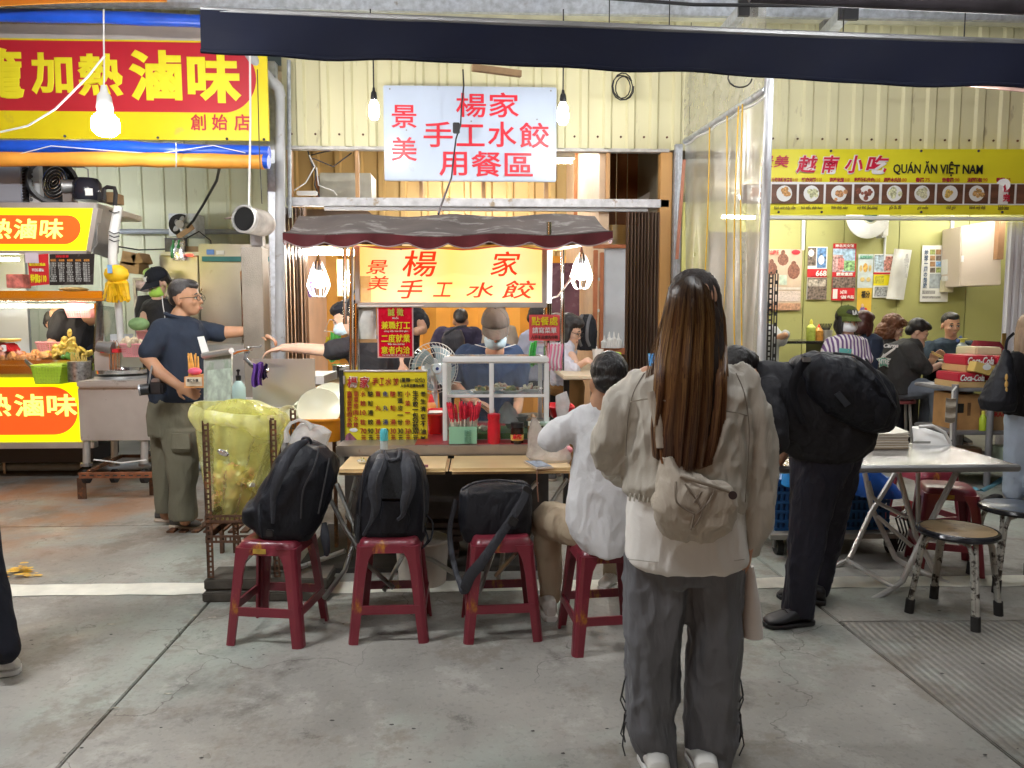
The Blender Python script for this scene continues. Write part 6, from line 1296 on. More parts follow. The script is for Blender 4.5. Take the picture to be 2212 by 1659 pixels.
bottle('drink_bottle', 'clear squeeze bottle half full of yellow green drink on the diners table', 2076, 797, 7.62, [('liquid',[(.05,0),(.054,.01),(.054,.15),(.052,.2)]),('upper',[(.052,.2),(.05,.24),(.02,.27)]),('cap',[(.022,.27),(.022,.3),(.05,.31),(0,.312)])], [M('lime_drink', (.5,.65,.05), .2, 0, .1), M('clear_bottle_pet', (0,0,0)), M('lemon_cap', (0,0,0))], 14)
bw = dish('white bowl in front of the eating man', 2050, 788, 7.9, 24, name='bowl', h=.05, foodm=[bfd,yfd], seed=4)
dish('white plate beside the star jacket girl', 2022, 794, 7.8, 16, seed=4, foodm=[wfd])
for i, (a, b, lb) in enumerate(((2006,2030,'crumpled tissue on the diners table'),(2034,2060,'white paper mat on the diners table'))): obj('napkin', MB().sheet(lambda u, v, a=a, b=b: P(a+(b-a)*u, 794+2*math.sin(u*9), 7.6+v*.2)+V((0,0,.012+.006*math.sin(v*9+u*4))), 8, 5, .002), whiteink, label=lb, cat='napkin')
# steel rack with boxes
rkk = thing('steel_rack', 'grey steel rack with drink cartons at the right', 'rack', G(2140,1045)); RY = 6.4
for (a, b, py) in ((2058,2235,838),(2058,2235,932),(2058,2235,1010)): obj('shelf', MB().pbox(a, py, b, py+8, RY, .6), M('grey_shelf', (.3,.3,.32), .5, .4, .15, 5), rkk, bevel=.01)
for px, Y in ((2060,RY),(2139,RY),(2225,RY),(2075,RY+.56)): g = P(px,900,Y); obj('leg', MB().cyl((g.x,Y,0),(g.x,Y,Z(834,Y)), .028, 10), M('grey_shelf', (0,0,0)), rkk, smooth=True)
cola = M('cola_red', (.55,.03,.06), .35, 0, .1, 6); cbox = M('kraft_tray', (.6,.4,.18), .6, 0, .08)
def drinkbox(lb, x0, y0, x1, y1, Y, s='Coca-Cola'):
    t = thing('drink_carton', lb, 'carton', P((x0+x1)/2, y1, Y+.15)); ym = y0+(y1-y0)*.6
    obj('tray', MB().pbox(x0, ym, x1, y1, Y, .35), cbox, t, bevel=.004); obj('cans', MB().pbox(x0+1, y0, x1-1, ym, Y+.005, .34), cola, t, bevel=.012)
    if s: text(s, x0+4, y0+3, x1-4, ym-2, Y, whiteink, t, .02, lift=.004, shear=.3)
drinkbox('lower red cola carton at the left on the rack top', 2070, 806, 2130, 838, 6.42)
drinkbox('red cola carton stacked above the lower one', 2086, 768, 2150, 804, 6.5)
drinkbox('red cola carton at the right end of the rack top', 2134, 800, 2200, 838, 6.44)
drinkbox('red cola carton on top at the right of the stack', 2152, 770, 2204, 800, 6.5)
ob = thing('snack_box', 'yellow and white product box lying tilted on the cola cartons', 'box', P(2130,820,6.35)); obj('box', MB().pbox(2106, 786, 2150, 808, 6.36, .1, Matrix.Rotation(.25, 3, 'Y')), M('yellow_white_box', (.7,.5,.15), .4, 0, .05), ob, bevel=.004); obj('print', MB().pell(2132, 793, 6.35, 10, 7, .5, None, 12, 5), whiteink, ob)
obj('plastic_box', MB().pbox(2108, 750, 2165, 768, 6.7, .3), M('cream_plastic', (.72,.66,.42), .4, 0, .05), label='cream plastic lidded box on top of the cartons', cat='box', bevel=.012)
obj('red_bag', MB().span([(2106,735,2158,738,6.95,.05),(2102,750,2162,750,6.95,.1),(2102,766,2162,766,6.95,.1)], 16, 3), cloth('dark_red_bag', (.2,.02,.03)), smooth=True, label='dark red bag behind the cream plastic box', cat='bag')
b1 = obj('cardboard_box', MB().pbox(2066, 852, 2118, 931, 6.5, .35), M('brown_carton', (.55,.3,.12), .7, 0, .15, 8), label='brown torn cardboard box on the middle shelf of the rack', cat='box', bevel=.004)
obj('torn_hole', MB().pbox(2067, 872, 2082, 892, 6.497, .003), blackink, b1); obj('printed_mark', MB().pbox(2090, 870, 2097, 898, 6.497, .002), pk_('brown_ink',(.2,.1,.05),20,.3), b1)
b2 = obj('cardboard_box', MB().pbox(2128, 886, 2200, 931, 6.46, .4), card, label='cardboard box marked FRAGILE on the middle shelf of the rack', cat='box', bevel=.004)
obj('tape', MB().pbox(2128, 886, 2138, 931, 6.456, .002), M('pale_tape', (.68,.6,.5)), b2)
tx = text('FRAGILE', 2141, 890, 2190, 900, 6.46, redprint, b2, .02, lift=.006)
bottle('drink_bottle', 'yellow green bottle standing between the cardboard boxes on the rack', 2122, 930, 6.44, [('body',[(.028,0),(.03,.1),(.015,.14)]),('cap',[(.015,.14),(.015,.17),(0,.171)])], [M('lime_drink', (0,0,0)), M('lemon_cap', (0,0,0))], 12)
obj('hanging_card', MB().sheet(lambda u, v: P(2044+u*22-v*3, 860+v*52+2*math.sin(u*3), 6.3+.02*math.sin(v*14)), 5, 14, .005), M('grey_card', (.4,.35,.28), .7, 0, .15), label='folded grey card hanging at the left of the rack', cat='card')
obj('white_cable', MB().ptube([(2066,835,6.35),(2058,845,6.33),(2056,880,6.33),(2054,950,6.33)], .008, 6), whiteplastic, smooth=True, label='white cable hanging down at the left of the rack', cat='cable')
for i, (px, py, w_, m_, lb) in enumerate(((2090,1006,24,M('dark_jar',(.15,.07,.04),.4,0,.4),'dark brown container on the lowest rack shelf'),(2170,1004,20,M('sage_bag',(.5,.6,.45),.5,0,.3),'pale green bag on the lowest rack shelf'))): obj('container', MB().span([(px-w_,py-40,px+w_,py-40,6.5,.1),(px-w_,py,px+w_,py,6.5,.12)], 14, 3), m_, smooth=True, label=lb, cat='container')
obj('hose', MB().tube([G(2105,1057),G(2120,1062),G(2140,1052),G(2165,1035,.02),P(2190,1022,6.2),P(2230,1015,6.2)], .022, 10), M('sky_blue_hose', (.2,.5,.65), .4), smooth=True, label='light blue hose lying behind the red stools', cat='hose')
# ---- clear plastic side curtain ----
pc_ = thing('plastic_curtain', 'clear plastic side curtain hung on a slanted steel pipe', 'curtain', P(1560,760,6.5))
zt0 = 3.10; xw, yw = X(1467,FY), FY-.1; xp, yp = X(1641,5.7), 5.7
def cur(u, v): return V((xw+(xp-xw)*u+.03*math.sin(u*23+v*2)*(.4+v), yw+(yp-yw)*u+.02*math.sin(u*31), 1.2+(zt0-1.2)*(1-v)))
cfm = film('curtain_film', (.75,.73,.66), .24, .35, .0, .4)
obj('curtain_film', MB().sheet(cur, 50, 14), cfm, pc_, smooth=True)
obj('upper_film', MB().sheet(lambda u, v: V((xw+(xp-xw)*u+.02*math.sin(u*13), yw+(yp-yw)*u+.04+.03*math.sin(u*17+v*4), zt0+.02+v*.75)), 30, 8), cfm, pc_, smooth=True)
obj('slanted_pipe', MB().cyl((xw,yw,zt0), (xp,yp,zt0+.02), .027, 12), galv, pc_, smooth=True)
obj('post', MB().cyl((xp+.02,yp,0), (xp+.02,yp,3.28), .034, 14), M('white_grey_tube', (.55,.56,.58), .35, .4, .1, 4), pc_, smooth=True)
for u in (.58, .74, .78, .35): obj('yellow_string', MB().tube([cur(u, v/10)+V((-.02,-.02,0)) for v in range(11)], .006, 5), M('yellow_string', (.8,.5,.05), .5), pc_)
obj('curtain_hem', MB().tube([cur(i/20, 0)+V((0,-.01,-.03)) for i in range(21)], .01, 6), whiteplastic, pc_)
a, b = V((xw,yw,.5)), V((xp-.02,yp,.5)); obj('partition_board', MB().prism([a, b, b+V((0,0,.7)), a+V((0,0,.7))], (.03,.0,0)), M('white_partition', (.6,.58,.5), .5, 0, .08, 3), label='low white partition board under the plastic curtain', cat='board')
obj('leaning_strip', MB().tube([P(1478,345,7.1),P(1462,560,7.1)], .018, 4), M('reddish_strip', (.5,.2,.12), .5), label='thin reddish strip leaning by the galvanised upright', cat='strip')
obj('blue_tub', MB().span([(1402,765,1440,765,5.0,.1),(1404,800,1438,800,5.0,.1)], 14, 3), M('bright_blue_plastic', (.03,.3,.7), .35), smooth=True, label='bright blue plastic container behind the woman left side', cat='container')
sp_ = thing('slotted_post', 'black slotted angle post standing beside the plastic curtain', 'post', (X(1668,5.9), 5.9, 0))
slotted(sp_, (X(1658,5.9),5.9,.02), (X(1658,5.9),5.9,Z(590,5.9)), (1,0,0), .04, 44, black); slotted(sp_, (X(1669,5.9),5.88,.02), (X(1669,5.9),5.88,Z(590,5.9)), (1,0,0), .03, 22, black)
obj('fluorescent_tube', MB().tube([P(1560,468,8.6),P(1630,470,8.6)], .02, 8), glow('warm_tube_glow', (0,0,0), 1), label='warm tube lamp seen through the plastic curtain', cat='tube lamp')
obj('cream_column', MB().box((X(1530,7.6),7.6,FZ),(X(1655,7.6),7.65,2.3)), M('cream_panel', (.6,.56,.45), .5, 0, .06, 2), label='pale panel wall behind the plastic curtain', cat='panel')
# ---- steel folding table ----
ft = thing('folding_table', 'large steel topped folding table with crossed tube legs at right', 'table', (2.0, 4.25, 0))
zt = .725; fr_, bk_ = G(2198,1003,zt), G(2044,957,zt); tx0, tx1, ty0, ty1 = 1.42, fr_.x, fr_.y, bk_.y
stt = M('worn_steel_top', (.62,.63,.65), .22, .85, .12, 3, .06, 12, stain=(.42,.36,.3), sfac=.42, sscale=3)
obj('table_top', MB().box((tx0,ty0,zt-.012),(tx1,ty1,zt)), stt, ft, bevel=.004)
obj('edge_rim', MB().tube([(tx0,ty0,zt-.018),(tx1,ty0,zt-.018),(tx1,ty1,zt-.018),(tx0,ty1,zt-.018),(tx0,ty0,zt-.018)], .02, 8), steel_dk, ft, smooth=True)
tubes(ft, 'leg', [[(2065,1022,4.0),(2000,1148,3.9),(1949,1255,3.9),(1930,1270,3.88),(1873,1302,3.85)],[(1941,1022,4.3),(1978,1156,4.2),(2022,1240,4.1),(2036,1258,4.08),(2085,1280,4.0)],
    [(1934,1022,4.5),(1880,1110,4.4),(1836,1205,4.33),(1828,1212,4.36),(1780,1236,4.33)],[(1868,1022,4.5),(1883,1097,4.45),(1934,1205,4.3),(1950,1216,4.28),(2050,1262,4.05)]], .0155, steel)
tubes(ft, 'brace', [[(1832,1211,4.33),(1932,1270,3.86)],[(1876,1040,4.3),(1884,1072,4.25),(1900,1088,4.2),(1960,1118,4.1)],[(1983,1022,4.2),(1983,1150,4.1)],[(1895,1115,4.35),(1970,1180,4.25)]], .012, steel)
for q in ((1873,1301,3.86),(1780,1235,4.34),(2085,1279,4.01)): obj('foot_cap', MB().ell(P(*q), (.024,.024,.02)), blackrub, ft, smooth=True)
ps = thing('paper_stack', 'tall stack of white paper food boxes on the steel table', 'paper stack', (2.05,4.3,zt)); random.seed(12)
pw_ = M('cream_paper', (.78,.74,.64), .7, 0, .05); pw2 = M('tan_paper_edge', (.5,.4,.27), .8, 0, .1)
xa, xb = X(1893,4.22), X(1972,4.22)
for i in range(14): o1, o2 = random.uniform(-.005,.005), random.uniform(-.005,.005); obj('sheet', MB().box((xa+o1,4.2+o2,zt+.001+i*.0066),(xb+o1,4.42+o2,zt+.0066+i*.0066)), pw2 if i < 8 and i % 2 else pw_, ps)
obj('top_flap', MB().prism([(xa-.05,4.2,zt+.075),(xb,4.2,zt+.098),(xb+.02,4.45,zt+.11),(xa-.06,4.4,zt+.1)], (0,0,.002)), pw_, ps)
wm_ = thing('white_appliance', 'rounded white appliance with a curved handle on the steel table', 'appliance', (X(2015,4.45),4.45,zt))
obj('body', MB().span([(1976,925,1990,922,4.45,.05),(1978,935,2030,935,4.43,.07),(1980,958,2052,962,4.4,.08)], 20, 3), whiteplastic, wm_, smooth=True)
obj('handle', MB().ptube([(1985,922,4.35),(2015,920,4.33),(2040,934,4.32),(2053,958,4.32)], .01, 8), whiteplastic, wm_, smooth=True)
obj('label_strip', MB().pbox(1975, 953, 2010, 958, 4.31, .004), M('grey_print', (0,0,0)), wm_)
# blue crate with blue bags on a low trolley
lt = thing('low_trolley', 'low grey platform trolley under the blue crate', 'trolley', (X(1815,4.6),4.8,0))
obj('platform', MB().box((X(1672,4.55),4.5,.12),(X(1965,4.55),5.1,.15)), M('grey_platform', (.3,.29,.26), .6, .2, .2), lt)
for px in (1690,1940): obj('wheel', MB().cyl((X(px,4.6),4.6,.05),(X(px,4.6)+.04,4.6,.05), .05, 14), blackrub, lt); obj('fork', MB().box((X(px,4.6)-.01,4.59,.04),(X(px,4.6)+.05,4.62,.12)), steel_dk, lt)
bcm = M('blue_crate_plastic', (.015,.1,.3), .4, 0, .1, 6)
bc = thing('blue_crate', 'blue plastic crate under the steel table', 'crate', (X(1810,4.6),4.8,.15)); cx0, cx1 = X(1690,4.6), X(1938,4.6)
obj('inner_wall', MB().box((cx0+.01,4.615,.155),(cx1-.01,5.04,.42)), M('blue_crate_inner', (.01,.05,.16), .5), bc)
for i in range(22): x = cx0+(cx1-cx0)*i/21.; obj('upright_slat', MB().box((x-.008,4.6,.15),(x+.008,4.61,.44)), bcm, bc)
for z in (.15,.2,.26,.32,.38,.43): obj('cross_slat', MB().box((cx0-.008,4.592,z),(cx1+.008,4.6,z+.018)), bcm, bc)
obj('rim', MB().box((cx0-.02,4.58,.45),(cx1+.02,5.06,.475)), bcm, bc, bevel=.005)
obj('blue_bag', MB().span([(1845,1010,1890,1010,4.6,.05),(1830,1040,1930,1045,4.6,.12),(1838,1066,1945,1068,4.6,.14)], 18, 2.3), M('blue_plastic_bag', (.02,.12,.55), .3, 0, .3, 8, .6, 10), smooth=True, label='crumpled blue plastic bag on the right part of the blue crate', cat='bag')
obj('blue_bag', MB().span([(1700,1000,1720,1000,4.55,.04),(1692,1030,1730,1030,4.55,.08),(1690,1048,1735,1048,4.55,.08)], 18, 2.3), M('bright_blue_bag', (.03,.3,.8), .3, 0, .2, 8, .5, 10), smooth=True, label='bright blue plastic bag at the left end of the blue crate', cat='bag')
obj('red_bag', MB().prism([P(1975,1085,4.9),P(2003,1108,4.9),P(1975,1112,4.9)], (0,.1,0)), redprint, label='red plastic scrap by the back red stool', cat='scrap')
cbl = MB()
for i in range(4): cbl.tube([G(1930+i*6,1190),P(1945+i*7,1150,4.5),P(1935+i*8,1120,4.5),P(1958+i*4,1100+i*6,4.6)], .006, 5)
obj('cable_bundle', cbl, black, smooth=True, label='tangled black cables hanging beside the blue crate', cat='cables')
# ---- red plastic stools ----
maroon = M('maroon_stool_plastic', (.2,.024,.04), .3, 0, .2, 3, .05, 30, stain=(.42,.17,.02), sfac=.39, sscale=9, sx=(1,1,.5))
def red_stool(label, loc, rot, sc=1.):
    t = thing('plastic_stool', label, 'stool', (0,0,0), 'red plastic stools'); H = .47; a, b = .125, .175
    def sq(h, z, r=.05, n=6):
        pts = []
        for sx_, sy_ in ((1,1),(-1,1),(-1,-1),(1,-1)):
            for k in range(n+1):
                an = {(1,1):0,(-1,1):90,(-1,-1):180,(1,-1):270}[(sx_,sy_)]+90*k/n; pts.append(V((sx_*(h-r)+r*math.cos(R_(an)), sy_*(h-r)+r*math.sin(R_(an)), z)))
        return pts
    def loftrings(rings):
        n = len(rings[0]); mb = MB(); vs = [v for r in rings for v in r]
        return mb.add(vs, [(i*n+k, i*n+(k+1)%n, (i+1)*n+(k+1)%n, (i+1)*n+k) for i in range(len(rings)-1) for k in range(n)]+[tuple(range(n))[::-1], tuple((len(rings)-1)*n+k for k in range(n))])
    obj('seat', loftrings([sq(a+.02,H-.06,.045), sq(a+.018,H-.055,.045), sq(a+.012,H-.03), sq(a+.004,H-.008), sq(a-.008,H)]), maroon, t, smooth=True)
    obj('seat_hole', MB().cyl((0,0,H+.0005),(0,0,H+.001),.014,12), blackink, t)
    for sx_, sy_ in ((1,1),(-1,1),(-1,-1),(1,-1)):
        rings = []
        for f in [i/7 for i in range(8)]:
            z = (H-.03)*(1-f); o = a+.017+(b-a-.01)*f; w_ = .056-.01*f+(.03*(1-f*4)**2 if f < .25 else 0); th = .012
            # L-shaped leg section, rounded outer corner
            pts = [(o-w_,o),(o-.02,o),(o-.006,o-.006),(o,o-.02),(o,o-w_),(o-th,o-w_),(o-th,o-.02),(o-.02,o-th),(o-w_,o-th)]
            if sx_*sy_ < 0: pts = pts[::-1]
            rings.append([V((sx_*x, sy_*y, z)) for x, y in pts])
        obj('leg', loftrings(rings), maroon, t)
    zc = .135; o = a+.017+(b-a-.01)*(1-zc/(H-.03))
    for k in range(4):
        R = Matrix.Rotation(k*math.pi/2, 3, 'Z'); mb = MB()
        for zz, hh, q in ((zc-(0 if k % 2 else .0),.04,o),): mb.box((-q+.03,q-.011,zz),(q-.03,q-.001,zz+hh))
        mb.v = [tuple(R@V(v)) for v in mb.v]; obj('stretcher', mb, maroon, t)
    mbp = MB().box((-.05,-.1465,H-.052),(.01,-.1445,H-.03)); t_st = obj('worn_sticker', mbp, M('worn_yellow_sticker', (.5,.32,.05), .6, 0, .3, 30), t)
    t.location = loc; t.rotation_euler = (0,0,rot); t.scale = (sc,sc,sc); return t
g1 = G(583,1397); S1 = red_stool('maroon plastic stool under the leaning left backpack', (g1.x, g1.y+.17, 0), R_(-9))
g2 = G(838,1390); dup(S1, (g2.x, g2.y+.17, 0), R_(1), 'maroon plastic stool under the upright middle backpack')
g3 = G(1083,1388); dup(S1, (g3.x, g3.y+.17, 0), R_(3), 'maroon plastic stool under the black shoulder bag')
g4 = G(1315,1412); dup(S1, (g4.x, g4.y+.16, 0), R_(6), 'maroon plastic stool the man in the white shirt sits on', scale=(1,1,.98))
g5 = G(2075,1245); S5 = dup(S1, (g5.x, g5.y+.17, 0), R_(-20), 'maroon plastic stool behind the steel folding table', scale=(1,1,1.05))
dup(S1, (G(2010,1170).x, G(2010,1170).y+.1, 0), R_(12), 'maroon plastic stool farther back, its seat just above the other one')
for o_ in [o for o in bpy.data.objects if o.name.startswith('worn_sticker') and o.parent not in (S1, S5)]: bpy.data.objects.remove(o_)
# ---- round metal stools ----
legw = M('chipped_grey_paint', (.42,.42,.38), .5, .2, .2, 12, .1, 50, stain=(.03,.025,.02), sfac=.5, sscale=22)
def metal_stool(label, loc, rot, seatm, sc=1.):
    t = thing('round_stool', label, 'stool', (0,0,0), 'round metal stools'); H = .435
    obj('seat_top', MB().lathe([(0,.0),(.165,.0),(.17,-.004),(.165,-.01),(0,-.01)][::-1], (0,0,H), 32), seatm, t, smooth=True)
    obj('seat_rim', MB().lathe([(.166,-.03),(.18,-.028),(.186,-.015),(.18,-.002),(.168,.0015)], (0,0,H), 32, None, False), M('black_gloss_rim', (.02,.02,.025), .2, 0, .2), t, smooth=True)
    obj('seat_under', MB().lathe([(.165,-.028),(.165,-.012)], (0,0,H), 24), black, t)
    for k in range(4):
        an = k*math.pi/2+.4
        for off in (-.11, .11):
            a2 = an+off; pts = [V((.09*math.cos(a2+off*3), .09*math.sin(a2+off*3), H-.035)), V((.145*math.cos(a2), .145*math.sin(a2), H-.045)), V((.165*math.cos(an+off*.5), .165*math.sin(an+off*.5), H-.09)), V((.215*math.cos(an+off*.3), .215*math.sin(an+off*.3), .03))]
            obj('leg_tube', MB().tube(pts, .0115, 8), legw, t, smooth=True)
        obj('foot', MB().cyl((.214*math.cos(an), .214*math.sin(an), 0), (.208*math.cos(an), .208*math.sin(an), .07), .022, 10), blackrub, t, smooth=True)
    t.location = loc; t.rotation_euler = (0,0,rot); t.scale = (sc,sc,sc); return t
wornw = M('worn_wood_seat', (.3,.2,.1), .45, 0, .3, 6, .1, 30, stain=(.08,.04,.025), sfac=.47, sscale=9)
m1 = metal_stool('round metal stool with a worn brown seat before the steel table', (X(2094,3.62), 3.62, 0), R_(-30), wornw)
m2 = metal_stool('round metal stool with a dark blue seat at the right edge', (X(2222,4.02), 4.02, 0), R_(12), M('dark_blue_seat', (.04,.06,.1), .35, 0, .5, 8), 1.02)
# ================= BAGS ON THE STOOLS =================
bkb = cloth('black_nylon', (.012,.013,.018), .5, 12, .55); bkg = cloth('grey_nylon_strap', (.045,.048,.058), .4, 20, .5); bmesh_ = M('spacer_mesh', (.018,.02,.024), .8, 0, .4, 160, .5, 200); zipm = M('zip_tape', (.03,.03,.034), .5, 0, .2, 90)
def ribbon(name, pts, w_px, mat, parent, th=.008, Yw=None):
    """flat strap along picture points"""
    P_ = [P(*q[:3]) for q in pts]; ws = [(q[3] if len(q) > 3 else w_px)*q[2]/F for q in pts]; vs = []
    m = len(P_)
    for i in range(m):
        t = (P_[min(i+1,m-1)]-P_[max(i-1,0)]).normalized(); n = V((0,-1,0)); s = t.cross(n).normalized()*ws[i]/2; n = s.cross(t).normalized()*th
        vs += [P_[i]-s, P_[i]-s*.6+n*.8, P_[i]+s*.6+n*.8, P_[i]+s, P_[i]+s*.6-n*.6, P_[i]-s*.6-n*.6]
    fs = [(i*6+k, i*6+(k+1)%6, (i+1)*6+(k+1)%6, (i+1)*6+k) for i in range(m-1) for k in range(6)]+[tuple(range(6))[::-1], tuple((m-1)*6+k for k in range(6))]
    return obj(name, MB().add(vs, fs), mat, parent, smooth=True, angle=60)
def smoothpts(pts, n=6):
    out = []
    for i in range(len(pts)-1):
        p0, p1, p2, p3 = pts[max(i-1,0)], pts[i], pts[i+1], pts[min(i+2,len(pts)-1)]
        for k in range(n):
            t = k/n; out.append(tuple(.5*((2*p1[j])+(-p0[j]+p2[j])*t+(2*p0[j]-5*p1[j]+4*p2[j]-p3[j])*t*t+(-p0[j]+3*p1[j]-3*p2[j]+p3[j])*t**3) for j in range(len(p1))))
    out.append(pts[-1]); return out
# backpack 1, slumped to the right
t = thing('backpack', 'large black backpack slumped to one side on the left stool', 'backpack', P(628,1168,3.55)); Y = 3.55
mb = MB().span([(620,960,668,950,Y,.04),(600,985,705,965,Y,.09),(582,1020,722,985,Y,.12),(560,1060,728,1020,Y,.14),(543,1090,718,1065,Y,.15),(540,1120,706,1100,Y,.15),(555,1145,692,1130,Y,.14),(580,1162,675,1160,Y,.11)], 26, 2.6)
mb.span([(535,1085,560,1075,3.5,.03),(526,1100,566,1092,3.5,.08),(524,1125,566,1120,3.5,.08),(540,1140,572,1140,3.5,.05)], 16, 2.2)
mb.span([(690,985,720,975,3.6,.06),(700,1015,735,1000,3.6,.09),(700,1050,728,1040,3.6,.08)], 14, 2.2)
blob('pack_body', mb, bkb, t, .009, 4, [(.014,(9,9,6),'r'),(.006,(22,22,16),'n')])
ribbon('shoulder_strap', smoothpts([(664,952,3.46,10),(640,965,3.42,20),(622,990,3.4,24),(606,1020,3.38,24),(596,1050,3.38,22),(590,1080,3.39,14),(590,1130,3.4,8)]), 20, bkg, t)
ribbon('seam_piping', smoothpts([(690,965,3.44,4),(678,1010,3.4,4),(655,1060,3.385,4),(650,1120,3.39,4)]), 4, zipm, t, .004)
ribbon('seam_piping', smoothpts([(712,990,3.48,4),(700,1050,3.44,4),(688,1110,3.43,4)]), 4, zipm, t, .004)
obj('top_loop', MB().ptube(smoothpts([(650,958,3.5),(656,946,3.48),(668,948,3.48),(672,958,3.5)]), .007, 6), bkg, t, smooth=True)
ribbon('hanging_strap', smoothpts([(700,1130,3.46,12),(702,1160,3.42,20),(706,1190,3.4,14),(704,1200,3.4,10)]), 14, bkb, t)
obj('buckle', MB().pbox(574, 1146, 590, 1160, 3.36, .02), black, t, bevel=.004)
obj('tail_strap', MB().ptube(smoothpts([(560,1090,3.4),(562,1130,3.36),(566,1160,3.36)]), .008, 6), bkb, t)
# backpack 2, straps towards the viewer
t = thing('backpack', 'upright black backpack with two padded straps on the middle stool', 'backpack', P(846,1170,3.6)); Y = 3.6
mb = MB().span([(815,973,880,971,Y,.05),(795,990,905,986,Y,.09),(785,1020,918,1012,Y,.12),(775,1060,926,1052,Y,.14),(770,1100,926,1095,Y,.15),(768,1135,922,1132,Y,.15),(772,1160,918,1160,Y,.13),(780,1172,910,1172,Y,.1)], 30, 3.2)
blob('pack_body', mb, bkb, t, .009, 3, [(.008,(9,9,6),'r'),(.004,(26,26,16),'n')])
obj('back_panel', MB().span([(832,992,866,990,3.475,.02),(822,1020,880,1018,3.46,.02),(818,1075,884,1075,3.45,.02)], 16, 4), bmesh_, t, smooth=True)
obj('lumbar_panel', MB().span([(826,1082,882,1082,3.45,.018),(822,1120,886,1120,3.45,.02),(826,1150,880,1150,3.46,.018)], 16, 5), bkb, t, smooth=True)
for L in ([(828,984,3.5,26),(822,1005,3.44,30),(812,1030,3.41,31),(808,1060,3.4,28),(812,1090,3.4,22),(806,1118,3.41,14),(795,1140,3.43,9),(786,1155,3.45,8)], [(868,982,3.5,26),(878,1005,3.44,30),(884,1030,3.41,31),(882,1060,3.4,28),(874,1090,3.4,20),(870,1112,3.41,10),(860,1122,3.42,8)]):
    ribbon('shoulder_strap', smoothpts(L), 20, bkg, t, .013)
    ribbon('strap_seam', smoothpts([(q[0]+4,q[1],q[2]-.012,3) for q in L[:5]]), 3, zipm, t, .002)
obj('grab_loop', MB().ptube(smoothpts([(830,975,3.5),(836,990,3.46),(848,994,3.45),(860,990,3.46),(864,974,3.5)]), .008, 8), bkg, t, smooth=True)
ribbon('edge_piping', smoothpts([(800,985,3.5,4),(785,1030,3.49,4),(778,1090,3.48,4),(778,1150,3.49,4)]), 4, zipm, t, .004); ribbon('edge_piping', smoothpts([(897,984,3.5,4),(912,1030,3.49,4),(917,1090,3.48,4),(914,1150,3.49,4)]), 4, zipm, t, .004)
obj('side_pocket', MB().span([(772,1110,788,1110,3.52,.05),(768,1150,786,1150,3.52,.06),(774,1168,790,1168,3.52,.05)], 14, 2.4), bmesh_, t, smooth=True)
for L in ([(918,1110,3.55),(935,1130,3.5),(930,1165,3.47),(914,1180,3.46)],[(914,1135,3.55),(924,1165,3.46),(912,1185,3.45)]): obj('loose_strap', MB().ptube(smoothpts(L), .005, 5), bkb, t, smooth=True)
# shoulder bag
t = thing('shoulder_bag', 'black boxy shoulder bag with a long strap on the third stool', 'bag', P(1070,1160,3.6)); Y = 3.6
mb = MB().span([(1010,1046,1130,1040,Y,.05),(994,1060,1146,1052,Y,.09),(990,1090,1148,1085,Y,.11),(990,1130,1148,1130,Y,.12),(1000,1160,1140,1164,Y,.11)], 30, 4)
blob('bag_body', mb, bkb, t, .008, 3, [(.01,(7,7,9),'r'),(.004,(20,20,20),'n')])
obj('top_zip', MB().ptube(smoothpts([(998,1058,3.5),(1030,1042,3.49),(1080,1038,3.49),(1135,1044,3.5)]), .006, 6), bkg, t, smooth=True)
ribbon('long_strap', smoothpts([(1140,1046,3.46,17),(1132,1075,3.44,18),(1112,1110,3.42,19),(1092,1140,3.4,20),(1068,1175,3.37,21),(1040,1215,3.34,24),(1015,1245,3.34,26),(1003,1275,3.36,22),(995,1262,3.4,14),(985,1235,3.44,12),(975,1190,3.5,12),(972,1140,3.55,11),(985,1080,3.58,11)]), 18, bkg, t, .004)
obj('slider', MB().pbox(1098, 1118, 1118, 1136, 3.39, .012, Matrix.Rotation(.5, 3, 'Y')), black, t, bevel=.003)
obj('ring', MB().pbox(1130, 1052, 1150, 1064, 3.44, .012, Matrix.Rotation(.6, 3, 'Y')), black, t, bevel=.003)
# ================= PEOPLE =================
def skinm(key, c): 
    m = M(key, c, .5, 0, .08, 18, .04, 120, spec=.4); b = m.node_tree.nodes['Principled BSDF']
    b.inputs['Subsurface Weight'].default_value = .12; b.inputs['Subsurface Radius'].default_value = (.02,.008,.004); b.inputs['Subsurface Scale'].default_value = .4; return m
skin = skinm('skin', (.55,.31,.2)); skin2 = skinm('skin_tan', (.45,.24,.14)); skinp = skinm('skin_pale', (.63,.4,.29))
def hairm(key, c, c2=None):
    m = M(key, c, .42, 0, .4, 14, .5, 160, sx=(1,1,.12)); return m
hairb = hairm('black_hair', (.012,.01,.01)); hairg = hairm('greying_hair', (.032,.028,.027)); hairc = hairm('curly_brown_hair', (.14,.05,.02))
sclera = M('eye_white', (.7,.68,.64), .3, 0, 0); iris = M('eye_dark', (.02,.01,.008), .2, 0, 0); lipm = M('lips', (.4,.2,.15), .5, 0, .05)
maskw = cloth('white_mask', (.72,.74,.76), .2, 30); maskb = cloth('pale_blue_mask', (.5,.66,.74), .2, 30); maskg = cloth('lime_mask', (.45,.75,.12), .2, 30)
def HR(yaw, pitch=0, roll=0): return (Matrix.Rotation(R_(yaw), 3, 'Z') @ Matrix.Rotation(R_(pitch), 3, 'X') @ Matrix.Rotation(R_(roll), 3, 'Y'))
